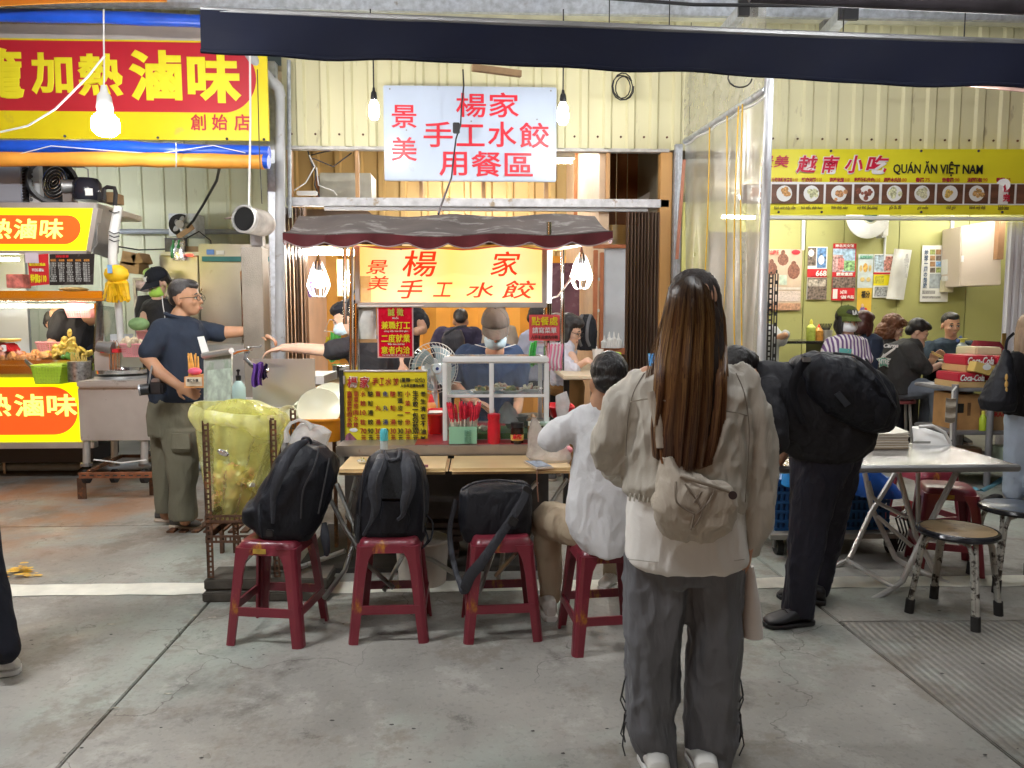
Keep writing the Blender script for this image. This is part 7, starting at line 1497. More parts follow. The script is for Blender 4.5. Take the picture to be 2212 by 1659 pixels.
# head frame: yaw 0 faces the viewer (-Y), 90 faces +X (picture right), -90 faces left, 180 faces away; pitch > 0 bows forward
def head(mb, c, s, R, ears=True):
    def e(p, r, RR=None): mb.ell(V(c)+R@(V(p)*s), tuple(x*s for x in r), R if RR is None else R@RR, 16, 12)
    e((0,.014,.028), (.074,.092,.088)); e((0,-.02,-.028), (.061,.07,.078)); e((0,-.034,-.078), (.04,.045,.034)); e((0,-.02,-.06), (.052,.055,.045))
    e((0,-.094,-.03), (.014,.022,.014)); e((0,-.087,-.008), (.009,.014,.028)); e((0,-.072,.016), (.048,.02,.012)); e((0,-.083,-.066), (.02,.012,.011))
    for q in (-1, 1):
        e((q*.036,-.066,-.03), (.02,.02,.018))
        if ears: e((q*.077,.012,-.02), (.009,.019,.03), Matrix.Rotation(q*.3, 3, 'Z'))
def features(t, c, s, R, mask=None, glasses=False, brows=hairb, eyes=True):
    def at(p): return V(c)+R@(V(p)*s)
    if eyes:
        for q in (-1, 1):
            obj('eye', MB().ell(at((q*.031,-.0805,-.004)), (.0135*s,.007*s,.0062*s), R, 10, 6), sclera, t, smooth=True)
            obj('iris', MB().ell(at((q*.031,-.0865,-.004)), (.006*s,.003*s,.006*s), R, 8, 6), iris, t, smooth=True)
            obj('eyelid', MB().tube([at((q*(.031+d),-.085+abs(d)*.25,.0035+z)) for d, z in ((-.016,-.004),(-.006,.001),(.006,.001),(.017,-.005))], .0028*s, 6), brows, t, smooth=True)
            obj('eyebrow', MB().tube([at((q*(.03+d),-.088+abs(d)*.3,.022+z)) for d, z in ((-.018,-.002),(0,.003),(.02,-.004))], [.003*s,.005*s,.002*s], 6), brows, t, smooth=True)
    if mask is not None:
        def mf(u, v): a = (u-.5)*2.5; r = .072+.022*math.cos(a)*math.sin(v*math.pi)*1.0; return at((r*math.sin(a)*.93, -.012-r*math.cos(a)*1.12, -.012-v*.085-.004*math.sin(v*12)))
        obj('face_mask', MB().sheet(mf, 16, 10, .003), mask, t, smooth=True)
        for q in (-1, 1): obj('mask_loop', MB().tube([at((q*.068,-.03,-.025)), at((q*.08,.018,-.005)), at((q*.083,.03,-.03)), at((q*.066,-.02,-.08))], .0016, 5), mask, t)
    else:
        obj('lips', MB().ell(at((0,-.0955,-.062)), (.021*s,.006*s,.0045*s), R, 12, 6).ell(at((0,-.0945,-.0695)), (.017*s,.006*s,.005*s), R, 12, 6), lipm, t, smooth=True)
        obj('nostril_shade', MB().ell(at((-.006,-.108,-.041)), (.003*s,.003*s,.002*s), R, 6, 5).ell(at((.006,-.108,-.041)), (.003*s,.003*s,.002*s), R, 6, 5), iris, t)
    if glasses:
        for q in (-1, 1): obj('lens_rim', MB().tube([at((q*.033+.021*math.cos(a), -.1, -.004+.017*math.sin(a))) for a in [k*2*math.pi/16 for k in range(17)]], .002*s, 5, False), black, t)
        obj('bridge', MB().tube([at((-.012,-.1,.0)), at((.012,-.1,0))], .002*s, 5), black, t)
        for q in (-1, 1): obj('temple', MB().tube([at((q*.054,-.098,0)), at((q*.076,-.05,.0)), at((q*.08,.01,-.004))], .002*s, 5), black, t)
def hair(t, c, s, R, kind='short', mat=None, vox=.007):
    mat = mat or hairb; mb = MB()
    def e(p, r, RR=None): mb.ell(V(c)+R@(V(p)*s), tuple(x*s for x in r), R if RR is None else R@RR, 18, 12)
    if kind == 'short': e((0,.03,.04), (.081,.09,.085)); e((0,-.01,.075), (.066,.078,.05)); e((0,.062,-.01), (.066,.055,.055)); f = [(.006,(60,60,60),'n')]
    elif kind == 'crop': e((0,.026,.045), (.078,.088,.08)); e((0,-.015,.08), (.058,.068,.04)); e((0,.062,.0), (.06,.048,.05)); f = [(.004,(80,80,80),'n')]
    elif kind == 'bob': e((0,.03,.035), (.088,.098,.09)); e((0,-.015,.075), (.072,.078,.048)); e((0,.055,-.05), (.085,.07,.09)); e((-.07,.0,-.06), (.02,.05,.09)); e((.07,.0,-.06), (.02,.05,.09)); f = [(.006,(50,50,20),'r')]
    elif kind == 'curly': e((0,.03,.04), (.095,.105,.095)); e((0,-.02,.08), (.075,.075,.045)); e((0,.06,-.07), (.11,.08,.12)); e((-.085,.0,-.08), (.03,.06,.1)); e((.085,.0,-.08), (.03,.06,.1)); f = [(.022,(26,26,26),'r'),(.008,(60,60,60),'n')]
    elif kind == 'long': e((0,.03,.04), (.087,.1,.09)); e((0,-.018,.078), (.07,.075,.045)); e((0,.07,-.12), (.09,.06,.2)); e((-.078,.02,-.1), (.02,.05,.16)); e((.078,.02,-.1), (.02,.05,.16)); f = [(.008,(40,40,6),'r')]
    elif kind == 'pony': e((0,.03,.04), (.084,.096,.088)); e((0,-.018,.078), (.068,.075,.042)); e((0,.07,-.02), (.06,.05,.06)); f = [(.005,(40,40,12),'r')]
    if s > 1.6: pass
    return blob('hair', mb, mat, t, vox, 2, f)
def cap(t, c, s, R, mat, brimm=None, logo=None, lm=None, side=None):
    def at(p): return V(c)+R@(V(p)*s)
    prof = [(.0,.0905),(.03,.088),(.058,.076),(.077,.052),(.086,.022),(.088,-.002),(.086,-.004)][::-1]; mb = MB()
    vs = []; n = 24
    for r, z in prof:
        for k in range(n): a = 2*math.pi*k/n; vs.append(at((r*math.cos(a)*.97, .012+r*math.sin(a)*1.14, .042+z)))
    m = len(prof); mb.add(vs, [(i*n+k, i*n+(k+1)%n, (i+1)*n+(k+1)%n, (i+1)*n+k) for i in range(m-1) for k in range(n)]+[tuple(range(n))[::-1]])
    obj('cap_crown', mb, mat, t, smooth=True, angle=80)
    def br(u, v): a = (u-.5)*2.5; r0, r1 = .09, .09+.075*math.cos(a*.62)**.7; r = r0+(r1-r0)*v; return at((r0*math.sin(a)*.92, .012-(r*1.08)*math.cos(a)*1.0-(.0), .045-.028*v+.022*(abs(a)/1.25)**2*-v))
    obj('cap_brim', MB().sheet(br, 18, 6, .004), brimm or mat, t, smooth=True)
    obj('cap_button', MB().ell(at((0,.012,.134)), .007*s), mat, t)
    for k in range(6):
        a = k*math.pi/3+.5; obj('cap_seam', MB().tube([at((r*math.cos(a)*.985, .012+r*math.sin(a)*1.155, .0425+z)) for r, z in prof[:-1]], .0012*s, 4), brimm or mat, t)
    if logo:
        cu = bpy.data.curves.new('t', 'FONT'); cu.body = logo; cu.align_x = 'CENTER'; cu.align_y = 'CENTER'; cu.extrude = .02; cu.offset = .03; cu.space_character = .62
        o = bpy.data.objects.new('t', cu); COL.objects.link(o); bpy.context.view_layer.update(); me = bpy.data.meshes.new_from_object(o); bpy.data.objects.remove(o)
        for v in me.vertices: v.co = at((v.co.x*.052, -.093+ (v.co.y*.05)*.35+abs(v.co.x)*.012-v.co.z*.1, .078+v.co.y*.05))
        me.name = 'cap_badge'
        if me.materials: me.materials[0] = lm or whiteink
        else: me.materials.append(lm or whiteink)
        link('cap_badge', me, t)
def hand(mb, w, d, n_, s=1., side=1, curl=.5, spread=.25):
    """w wrist point, d pointing direction, n_ palm normal; palm plus five jointed fingers"""
    w = V(w); d = V(d).normalized(); n_ = V(n_); n_ = (n_-d*n_.dot(d)).normalized(); x = d.cross(n_)*side
    R = Matrix((x, d, n_)).transposed()
    mb.ell(w+d*.045*s, (.038*s,.052*s,.016*s), R, 14, 8)
    for i, (ox, L) in enumerate(((-.027,.072),(-.009,.08),(.009,.076),(.026,.06))):
        p = w+d*.082*s+x*ox*s; dd = (d+x*ox*spread*12).normalized(); pts = [w+d*.05*s+x*ox*.8*s, p]; a = curl*.5
        for k, f in enumerate((.42,.32,.26)):
            v = dd*math.cos(a)+n_*math.sin(a); p = p+v*L*f*s; pts.append(p); a += curl*.9
        mb.tube(pts, [.0095*s,.0093*s,.0085*s,.0078*s,.0065*s], 8); mb.ell(p, .0066*s, None, 8, 6)
    p = w+d*.02*s-x*.03*s; pts = [w+d*.015*s-x*.012*s, p, p+(d*.7-x*.75+n_*.25).normalized()*.034*s]; q = pts[-1]+(d*.95-x*.2+n_*.3*curl*2).normalized()*.03*s; pts.append(q)
    mb.tube(pts, [.013*s,.0125*s,.0105*s,.008*s], 8); mb.ell(q, .0082*s, None, 8, 6)
def shoe(t, heel, toe, mat, sole, s=1., name='shoe', h=.075):
    heel, toe = V(heel), V(toe); d = toe-heel; L = d.length; d.normalize(); x = V((d.y,-d.x,0)).normalized()
    def rg(f, w_, z0, z1, e=2.4, n=16): c = heel+d*L*f; return [c+x*w_*math.copysign(abs(math.cos(a))**(2/e),math.cos(a))+V((0,0,(z0+z1)/2+(z1-z0)/2*math.copysign(abs(math.sin(a))**(2/e),math.sin(a)))) for a in [2*math.pi*k/n for k in range(n)]]
    def lf(rs): n = len(rs[0]); return MB().add([v for r in rs for v in r], [(i*n+k,(i+1)*n+k,(i+1)*n+(k+1)%n,i*n+(k+1)%n) for i in range(len(rs)-1) for k in range(n)]+[tuple(range(n)), tuple((len(rs)-1)*n+k for k in range(n))[::-1]])
    obj(name, lf([rg(0,.022*s,.02,h*.8),rg(.06,.033*s,.02,h),rg(.25,.036*s,.02,h*1.1),rg(.45,.04*s,.02,h*.98),rg(.65,.047*s,.02,h*.72),rg(.85,.045*s,.02,h*.58),rg(.97,.03*s,.02,h*.42),rg(1.0,.012*s,.022,h*.3)]), mat, t, smooth=True)
    obj('sole', lf([rg(-.02,.024*s,.0,.026,5),rg(.05,.036*s,.0,.028,5),rg(.4,.04*s,.0,.024,5),rg(.7,.05*s,.0,.024,5),rg(.92,.042*s,.0,.024,5),rg(1.02,.018*s,.004,.024,5)]), sole, t, smooth=True)
    for f in (.42,.5,.58): c = heel+d*L*f; obj('lace', MB().tube([c-x*.024+V((0,0,h*(1.0-.35*(f-.3)*2))), c+V((0,0,h*(1.1-.35*(f-.3)*2))), c+x*.024+V((0,0,h*(1.0-.35*(f-.3)*2)))], .003, 5), sole, t)
def base_of(px, Y): return (X(px, Y), Y, 0)
# ---------- woman with long hair (nearest) ----------
jk = cloth('beige_taupe_nylon', (.5,.465,.4), .75, 7, .42, (1,1,.35), .08)
tee = cloth('off_white_tee', (.82,.8,.76), .4, 6, .85, (1,1,.6), .04)
gpant = cloth('grey_parachute_nylon', (.15,.152,.165), .8, 7, .5, (1,1,.3), .15)
YS = .955
t = thing('person', 'woman seen from behind with very long brown hair, taupe jacket and grey parachute trousers', 'person', base_of(1480,2.4)); Y = 2.5
woman = t
hc = P(1497,668,2.48); Rw = HR(180, 8)
mb = MB(); head(mb, hc, 1.0, Rw, False)
mb.limb([(1492,720,2.5,28),(1488,790,2.5,34)]); mb.limb([(1488,800,2.5,60),(1482,900,2.52,80),(1482,1040,2.52,75),(1480,1180,2.52,80)])
mb.limb([(1622,1140,2.52,20),(1618,1178,2.5,17)]); hand(mb, P(1618,1180,2.49), (-.03,.25,-1), (-1,.3,0), .9, 1, .55)
mb.limb([(1400,820,2.5,30),(1325,960,2.52,26),(1340,1010,2.62,22),(1370,1000,2.8,17)]); hand(mb, P(1370,1000,2.8), (.4,1,.2), (0,.3,1), .9, -1, .6)
for a, b in ((1420,1412),(1540,1532)): mb.limb([(a,1200,2.52,48),((a+b)/2,1420,2.53,34),(b,1600,2.55,18),(b,1622,2.55,16)])
blob('body', mb, skin, t, .009, 2)
# hair: solid core under thousands of strands
mb = MB(); mb.ell(hc+Rw@V((0,.012,.04)), (.08,.092,.085), Rw)
mb.span([(1442,640,1556,640,2.46,.07),(1434,700,1562,700,2.44,.065),(1432,780,1560,780,2.4,.05),(1432,860,1556,860,2.385,.035),(1440,920,1548,930,2.38,.028),(1458,950,1535,962,2.375,.02)], 24, 2.2)
hairbr = M('brown_hair_core', (.02,.01,.006), .62, 0, .4, 30, .6, 200, sx=(1,1,.06)); blob('hair_mass', mb, hairbr, t, .009, 4, [(.012,(45,45,3),'r')])
hs = bpy.data.materials.new('balayage_hair'); hs.use_nodes = True; n = hs.node_tree.nodes; l = hs.node_tree.links; b = n['Principled BSDF']; b.inputs['Roughness'].default_value = .32; b.inputs['Specular IOR Level'].default_value = .6
g = n.new('ShaderNodeNewGeometry'); sp_ = n.new('ShaderNodeSeparateXYZ'); l.new(g.outputs['Position'], sp_.inputs[0]); mr = n.new('ShaderNodeMapRange'); mr.inputs[1].default_value = 1.62; mr.inputs[2].default_value = 1.1; l.new(sp_.outputs[2], mr.inputs[0])
cr = n.new('ShaderNodeValToRGB'); e_ = cr.color_ramp.elements; e_[0].color = (.008,.005,.004,1); e_[1].color = (.1,.044,.026,1); q_ = e_.new(.4); q_.color = (.12,.05,.02,1); l.new(mr.outputs[0], cr.inputs[0])
hi = n.new('ShaderNodeHueSaturation'); l.new(cr.outputs[0], hi.inputs['Color']); rp2 = n.new('ShaderNodeMapRange'); rp2.inputs[3].default_value = .35; rp2.inputs[4].default_value = 2.6; l.new(g.outputs['Random Per Island'], rp2.inputs[0]); l.new(rp2.outputs[0], hi.inputs['Value']); l.new(hi.outputs[0], b.inputs['Base Color']); hu_ = n.new('ShaderNodeMapRange'); hu_.inputs[3].default_value = .485; hu_.inputs[4].default_value = .53; l.new(g.outputs['Random Per Island'], hu_.inputs[0]); l.new(hu_.outputs[0], hi.inputs['Hue'])
random.seed(5); mb = MB(); ZC = hc.z+.02; RZ = P(1500,588,2.47).z-ZC
edgeL = [(0,1497,592),(.04,1475,597),(.12,1447,625),(.25,1432,690),(.4,1418,770),(.6,1412,860),(.8,1404,925),(1,1408,985)]
edgeR = [(0,1503,592),(.04,1522,597),(.12,1548,625),(.25,1565,690),(.4,1568,770),(.6,1566,860),(.8,1560,940),(1,1546,1000)]
def ed(E, v):
    for i in range(len(E)-1):
        if v <= E[i+1][0]: f = (v-E[i][0])/(E[i+1][0]-E[i][0]); return E[i][1]+(E[i+1][1]-E[i][1])*f, E[i][2]+(E[i+1][2]-E[i][2])*f
    return E[-1][1:]
for i in range(4200):
    u = random.random(); u = .5+.5*math.copysign(abs(2*u-1)**.75, 2*u-1); lay = random.random(); vmax = random.choice((random.uniform(.68,1.0), random.uniform(.9,1.06))); ph_, am = random.random()*6, random.uniform(0,2.2); pts = []; N = 15
    mid = 1+.035*math.sin(u*math.pi)
    for k in range(N+1):
        v = vmax*(k/N)**1.0; xl, yl = ed(edgeL, v); xr, yr = ed(edgeR, v)
        uu = u+.02*math.sin(v*5+ph_)+ (.05*math.sin(u*19+1)*max(0,v-.35)); px = xl+(xr-xl)*uu; py = (yl+(yr-yl)*uu)+math.sin(uu*math.pi)*(-3 if v < .1 else 22*v*v)
        px += am*math.sin(v*9+ph_); bulge = math.sqrt(max(0, 1-(2*min(1,max(0,uu))-1)**2)); bulge = max(bulge, min(.72, max(0, v-.22)*2.6)); r = .116 if v < .3 else min(.152, .116+.2*(v-.3))-.02*max(0,v-.6)
        zq = P(px, py, 2.47).z; dz = max(0., zq-ZC)/RZ; Yq = 2.475-r*bulge*math.sqrt(max(0., 1-dz*dz))-.012*lay+ .012*math.sin(u*37+v*3)*min(1,v*3)
        pts.append(P(px, py, Yq))
    rr = random.uniform(.0006,.0015); mb.tube(pts, [rr]*N+[rr*.3], 3, False)
for i in range(60):  # flyaways
    u = random.choice((0,0,1)); v0 = random.uniform(.2,.6); pts = []; am = random.uniform(3,26)
    for k in range(9):
        v = v0+(1-v0)*.6*k/8; x_, y_ = ed(edgeL if u == 0 else edgeR, v); pts.append(P(x_+(-1 if u == 0 else .35)*am*math.sin(k/8*2.2), y_+k*2, 2.43))
    mb.tube(pts, .0007, 3, False)
ho = obj('hair_strands', mb, hs, t, smooth=True); ho['kind'] = 'stuff'
# clothes
mb = MB().span([(1440,772,1538,770,2.5,.06),(1408,786,1570,784,2.5,.075),(1374,806,1604,802,2.5,.095),(1358,840,1622,838,2.5,.115),(1354,900,1622,900,2.5,.13),(1350,970,1620,970,2.5,.135),(1348,1030,1612,1040,2.5,.135),(1350,1060,1614,1078,2.5,.13),(1362,1074,1606,1096,2.5,.12)], 30, 2.3)
mb.limb([(1385,830,2.5,36),(1345,880,2.5,44),(1322,940,2.51,42),(1322,985,2.55,40),(1345,1015,2.66,36),(1372,1010,2.78,26)])
mb.limb([(1598,826,2.5,38),(1622,890,2.5,44),(1632,970,2.51,46),(1634,1060,2.52,44),(1632,1120,2.52,36),(1626,1165,2.51,26),(1622,1178,2.51,22)])
blob('jacket', mb, jk, t, .0075, 4, [(.034,(8,8,3.4),'r'),(.016,(19,19,8),'r'),(.005,(45,45,22),'n')])
for i in range(26): u = i/25; px = 1362+u*244; obj('hem_gather', MB().ptube([(px,1066+u*22,2.375+.1*abs(u-.5)**2*2.0),(px-2,1082+u*20,2.375+.1*abs(u-.5)**2*2.0)], .0032, 5), jk, t)
ribbon('yoke_seam', smoothpts([(1362,868,2.372,3),(1400,862,2.36,3),(1440,866,2.352,3)]), 3, M('yoke_seam_taupe', (.42,.37,.3), .4), t, .002)  # taupe line marking the sewn yoke
mb = MB().span([(1362,1040,1604,1050,2.5,.1),(1352,1100,1606,1105,2.5,.115),(1350,1160,1612,1165,2.5,.12),(1349,1195,1616,1198,2.5,.125),(1352,1210,1612,1212,2.5,.125),(1380,1221,1590,1221,2.5,.125)], 30, 2.4)
blob('tee_shirt', mb, tee, t, .0075, 3, [(.012,(9,9,3.5),'r'),(.004,(26,26,12),'r')])
mb = MB().span([(1356,1170,1606,1170,2.51,.1),(1350,1210,1610,1210,2.51,.105),(1352,1250,1608,1250,2.51,.1)], 26, 2.4)
for L in ([(1350,1200,1482,1200,2.52,.1),(1350,1290,1480,1290,2.52,.1),(1351,1390,1472,1390,2.53,.095),(1354,1460,1465,1460,2.54,.09),(1352,1530,1458,1530,2.55,.095),(1352,1575,1460,1575,2.55,.1),(1364,1610,1460,1612,2.55,.095),(1380,1640,1456,1642,2.53,.09)],
          [(1478,1200,1608,1200,2.52,.1),(1480,1290,1604,1290,2.52,.1),(1488,1390,1602,1390,2.53,.095),(1488,1460,1598,1460,2.54,.09),(1478,1530,1592,1530,2.55,.095),(1474,1570,1596,1575,2.55,.1),(1478,1612,1594,1608,2.55,.095),(1490,1641,1576,1643,2.53,.09)]): mb.span(L, 24, 2.3)
blob('trousers', mb, gpant, t, .0075, 3, [(.030,(7,7,2.6),'r'),(.014,(18,18,8),'r'),(.004,(50,50,25),'n')])
for px, sg in ((1352,-1),(1597,1)):
    for y0, L in ((1462,.06),(1462,.1),(1535,.09),(1545,.06),(1560,.1)):
        obj('leg_tie', MB().tube([P(px,y0,2.5), P(px+sg*3,y0+8,2.46), P(px+sg*4,y0+24,2.455)+V((sg*.012*random.random(),0,-L*.4)), P(px+sg*1,y0+28,2.46)+V((0,0,-L*.7))], .0026, 5), black, t, smooth=True)
shoe(t, G(1426,1700,.0), G(1426,1700,.0)+V((.01,.2,0)), M('white_sneaker', (.7,.68,.64), .5, 0, .1), whiteplastic, 1.05); shoe(t, G(1530,1700,.0), G(1530,1700,.0)+V((.02,.2,0)), M('white_sneaker', (0,0,0)), whiteplastic, 1.05)
drk = M('dark_seam_taupe', (.2,.17,.135), .7)  # darker taupe for the sewn seam lines
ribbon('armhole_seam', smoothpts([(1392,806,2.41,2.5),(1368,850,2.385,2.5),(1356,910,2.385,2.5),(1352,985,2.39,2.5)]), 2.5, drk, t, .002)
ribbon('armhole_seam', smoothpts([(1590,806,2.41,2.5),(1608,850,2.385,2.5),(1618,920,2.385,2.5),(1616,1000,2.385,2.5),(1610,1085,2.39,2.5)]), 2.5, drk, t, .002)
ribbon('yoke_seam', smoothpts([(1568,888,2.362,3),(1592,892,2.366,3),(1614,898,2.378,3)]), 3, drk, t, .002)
ribbon('hem_stitch', smoothpts([(1356,1208,2.40,2),(1420,1214,2.385,2),(1490,1216,2.38,2),(1560,1214,2.385,2),(1608,1208,2.40,2)]), 2, M('hem_stitch', (.5,.47,.42), .8), t, .0015)
# cross-body bag
bgm = cloth('beige_bag_nylon', (.5,.44,.36), .7, 10, .5)
bt_ = thing('sling_bag', 'beige nylon sling bag hanging across the long haired woman back', 'bag', P(1500,1170,2.34))
mb = MB().span([(1425,985,1450,990,2.35,.02),(1418,1010,1500,1022,2.34,.04),(1414,1045,1580,1050,2.33,.055),(1411,1085,1594,1088,2.33,.06),(1412,1120,1586,1125,2.335,.055),(1424,1145,1570,1150,2.34,.045),(1450,1163,1540,1168,2.345,.03)], 26, 2.4)
blob('bag_body', mb, bgm, bt_, .0065, 3, [(.022,(11,11,7),'r'),(.008,(28,28,20),'r')])
ribbon('strap', smoothpts([(1405,846,2.36,17),(1418,900,2.35,19),(1425,945,2.345,19),(1426,968,2.34,16)]), 18, bgm, bt_, .004)
obj('strap_clip', MB().pbox(1417, 964, 1436, 972, 2.325, .01), M('beige_buckle', (.3,.25,.2), .4), bt_, bevel=.002); obj('clip_hook', MB().ptube([(1427,972,2.33),(1428,990,2.33),(1431,1002,2.325)], .0035, 6), M('copper_hook', (.4,.2,.1), .3, .8), bt_, smooth=True)
obj('strap_anchor', MB().pbox(1424, 1000, 1438, 1030, 2.3, .01), bgm, bt_, bevel=.002)
for L in ([(1460,1040,2.27),(1462,1085,2.262),(1500,1110,2.262)],[(1480,1045,2.27),(1515,1100,2.262),(1498,1140,2.27)],[(1545,1055,2.27),(1530,1085,2.262),(1505,1110,2.262)],[(1500,1110,2.262),(1492,1145,2.27)],[(1515,1062,2.27),(1500,1085,2.262)]): obj('cord', MB().ptube(smoothpts(L), .0032, 6), M('taupe_cord', (.28,.23,.18), .6), bt_, smooth=True)
ribbon('zip_flap', smoothpts([(1470,1028,2.285,8),(1520,1044,2.268,8),(1575,1062,2.285,7)]), 8, M('flap_taupe', (.33,.28,.22), .5), bt_, .004)
obj('badge', MB().cyl(P(1583,1070,2.285), P(1583,1070,2.278), .0125, 18), M('dark_badge', (.02,.018,.025), .3), bt_, smooth=True)
cbg = thing('carrier_bag', 'white carrier bag hanging from the woman right hand', 'bag', P(1622,1370,2.55))
obj('bag_body', MB().span([(1612,1225,1628,1222,2.54,.01),(1604,1270,1634,1262,2.54,.03),(1600,1320,1640,1310,2.54,.05),(1598,1370,1645,1366,2.54,.055)], 22, 2.4), M('white_bag_plastic', (.72,.68,.64), .4, 0, .06, 6, .5, 12), cbg, smooth=True)
obj('handle', MB().ptube([(1612,1196,2.5),(1616,1215,2.52),(1620,1228,2.54)], .006, 6), whiteplastic, cbg, smooth=True)
YS = 1.0
# ---------- seated man in white shirt ----------
shw = cloth('white_cotton_shirt', (.72,.73,.75), .5, 8, .8, (1,1,.6), .03); khaki = cloth('khaki_cotton', (.42,.34,.24), .5, 9, .8)
t = thing('person', 'seated man seen from behind in a white shirt and khaki trousers eating at the cart', 'person', base_of(1300,3.4))
hc = P(1316,822,3.34); Rh = HR(168, 12); mb = MB(); head(mb, hc, 1.0, Rh)
mb.limb([(1306,850,3.34,28),(1300,885,3.34,32)]); mb.limb([(1300,930,3.35,50),(1296,1060,3.34,50),(1290,1140,3.36,46)])
mb.limb([(1250,925,3.36,22),(1188,950,3.4,18),(1230,940,3.62,15)]); hand(mb, P(1230,940,3.62), (.5,.7,.3), (0,-.3,1), 1., 1, .7)
mb.limb([(1350,930,3.36,22),(1375,1000,3.45,18),(1345,975,3.7,15)]); hand(mb, P(1345,975,3.7), (-.6,.6,0), (0,0,1), 1., -1, .6)
mb.limb([(1188,1290,3.72,13),(1188,1322,3.72,13)]); blob('body', mb, skin2, t, .009, 2); hair(t, hc, 1.02, Rh, 'short')
mb = MB().span([(1278,868,1336,866,3.35,.06),(1254,884,1362,880,3.35,.085),(1240,910,1376,905,3.35,.11),(1236,960,1380,955,3.35,.125),(1232,1020,1382,1020,3.35,.13),(1222,1080,1384,1080,3.35,.14),(1222,1125,1382,1120,3.35,.15),(1236,1160,1378,1160,3.34,.15),(1262,1188,1360,1188,3.33,.14)], 26, 2.3)
mb.limb([(1268,906,3.35,32),(1228,926,3.37,34),(1190,948,3.4,30),(1205,944,3.52,26),(1222,940,3.6,20)]); mb.limb([(1350,905,3.35,34),(1376,960,3.4,32),(1378,1000,3.46,28),(1352,980,3.65,22)])
blob('shirt', mb, shw, t, .008, 3, [(.022,(8,5,3.2),'r'),(.011,(19,12,7),'r'),(.004,(45,40,25),'n')])
obj('collar', MB().tube([hc+V((.055*math.cos(a)-.02,.055*math.sin(a)+.005,-.135+.01*math.sin(a))) for a in [k*2*math.pi/20 for k in range(21)]], .012, 6, False), shw, t, smooth=True)
mb = MB(); mb.limb([(1300,1150,3.36,50),(1245,1138,3.5,46),(1186,1122,3.64,40)]); mb.limb([(1340,1150,3.36,50),(1345,1130,3.6,44),(1335,1125,3.85,38)])
mb.limb([(1182,1124,3.66,36),(1186,1200,3.7,30),(1190,1286,3.72,24)]); mb.limb([(1335,1128,3.86,32),(1328,1180,4.0,26),(1322,1240,4.1,22)])
blob('trousers', mb, khaki, t, .009, 3, [(.012,(12,12,8),'r'),(.005,(28,28,18),'n')])
shoe(t, (X(1190,3.7),3.60,0), (X(1186,3.7)-.02,3.86,0), M('white_shoe', (.66,.64,.6), .5), whiteplastic, 1.0, h=.1)
shoe(t, G(1326,1268), G(1300,1278), M('white_shoe', (0,0,0)), whiteplastic, .9, h=.09)
# ---------- bending man in black ----------
blk = cloth('black_tee', (.02,.02,.024), .6, 7, .7, (1,1,.8)); blkp = cloth('black_trousers', (.02,.021,.034), .8, 8, .55, (1,1,.4))
t = thing('person', 'person all in black bending over to the left beside the steel table', 'person', base_of(1770,3.65)); Y = 3.6
hc = P(1598,806,3.6); Rb = HR(-75, 70); mb = MB(); head(mb, hc, 1.0, Rb)
mb.limb([(1612,812,Y,27),(1650,830,Y,34)]); mb.limb([(1690,870,3.62,60),(1800,900,3.62,62)]); mb.limb([(1668,900,3.46,24),(1664,950,3.42,21),(1650,1010,3.42,17)]); hand(mb, P(1648,1015,3.42), (-.4,.1,-1), (1,0,0), 1, 1, .5)
mb.limb([(1668,890,3.75,24),(1690,975,3.8,19),(1655,1030,3.8,15)]); mb.limb([(1735,1290,3.55,16),(1722,1322,3.55,14)]); mb.limb([(1768,1250,3.88,14),(1764,1276,3.88,13)])
blob('body', mb, skin, t, .009, 2); hair(t, hc, 1.05, Rb, 'short')
mb = MB().span([(1625,780,1632,850,Y,.06),(1650,780,1644,915,Y,.12),(1688,782,1660,955,Y,.15),(1740,788,1705,985,Y,.16),(1800,800,1740,1005,Y,.16),(1860,850,1765,1010,Y,.15),(1885,905,1800,1010,3.62,.14),(1880,950,1830,1000,3.62,.1)], 28, 2.3)
mb.limb([(1660,850,3.5,40),(1662,900,3.44,40),(1672,950,3.42,34)]); mb.limb([(1665,850,3.72,38),(1680,920,3.76,36)])
blob('tee_shirt', mb, blk, t, .009, 3, [(.018,(8,8,7),'r'),(.007,(20,20,16),'r')])
mb = MB().span([(1700,945,1868,930,3.64,.13),(1708,1000,1846,985,3.63,.13),(1712,1060,1806,1060,3.6,.11),(1708,1130,1786,1130,3.58,.095),(1704,1200,1772,1204,3.56,.085),(1698,1270,1758,1275,3.55,.08),(1692,1322,1752,1330,3.55,.08)], 26, 2.3)
mb.span([(1760,960,1868,945,3.72,.1),(1756,1050,1846,1050,3.78,.1),(1752,1130,1824,1136,3.86,.085),(1750,1210,1802,1215,3.9,.075),(1742,1278,1784,1284,3.9,.07)], 22, 2.3)
blob('trousers', mb, blkp, t, .009, 3, [(.016,(9,9,4),'r'),(.007,(22,22,10),'r')])
a = G(1758,1352); b_ = G(1648,1360); shoe(t, (a.x,a.y+.03,0), (b_.x+.02,b_.y+.03,0), M('black_sneaker', (.012,.012,.016), .5, 0, .3), black, 1.15, h=.09); a = G(1782,1306); b_ = G(1680,1290); shoe(t, (a.x,a.y,0), (b_.x,b_.y,0), M('black_sneaker', (0,0,0)), black, 1.1, h=.09)
t = thing('backpack', 'big black drawstring backpack on the back of the bending person', 'backpack', P(1820,930,3.55)); 
mb = MB().span([(1705,790,1720,800,3.55,.08),(1722,766,1728,850,3.52,.13),(1760,758,1770,890,3.5,.16),(1810,762,1820,920,3.5,.17),(1862,778,1870,935,3.5,.16),(1905,810,1905,935,3.5,.13),(1934,850,1925,925,3.5,.07)], 26, 2.3)
blob('pack_body', mb, bkb, t, .009, 3, [(.013,(9,9,9),'r'),(.005,(22,22,18),'r')])
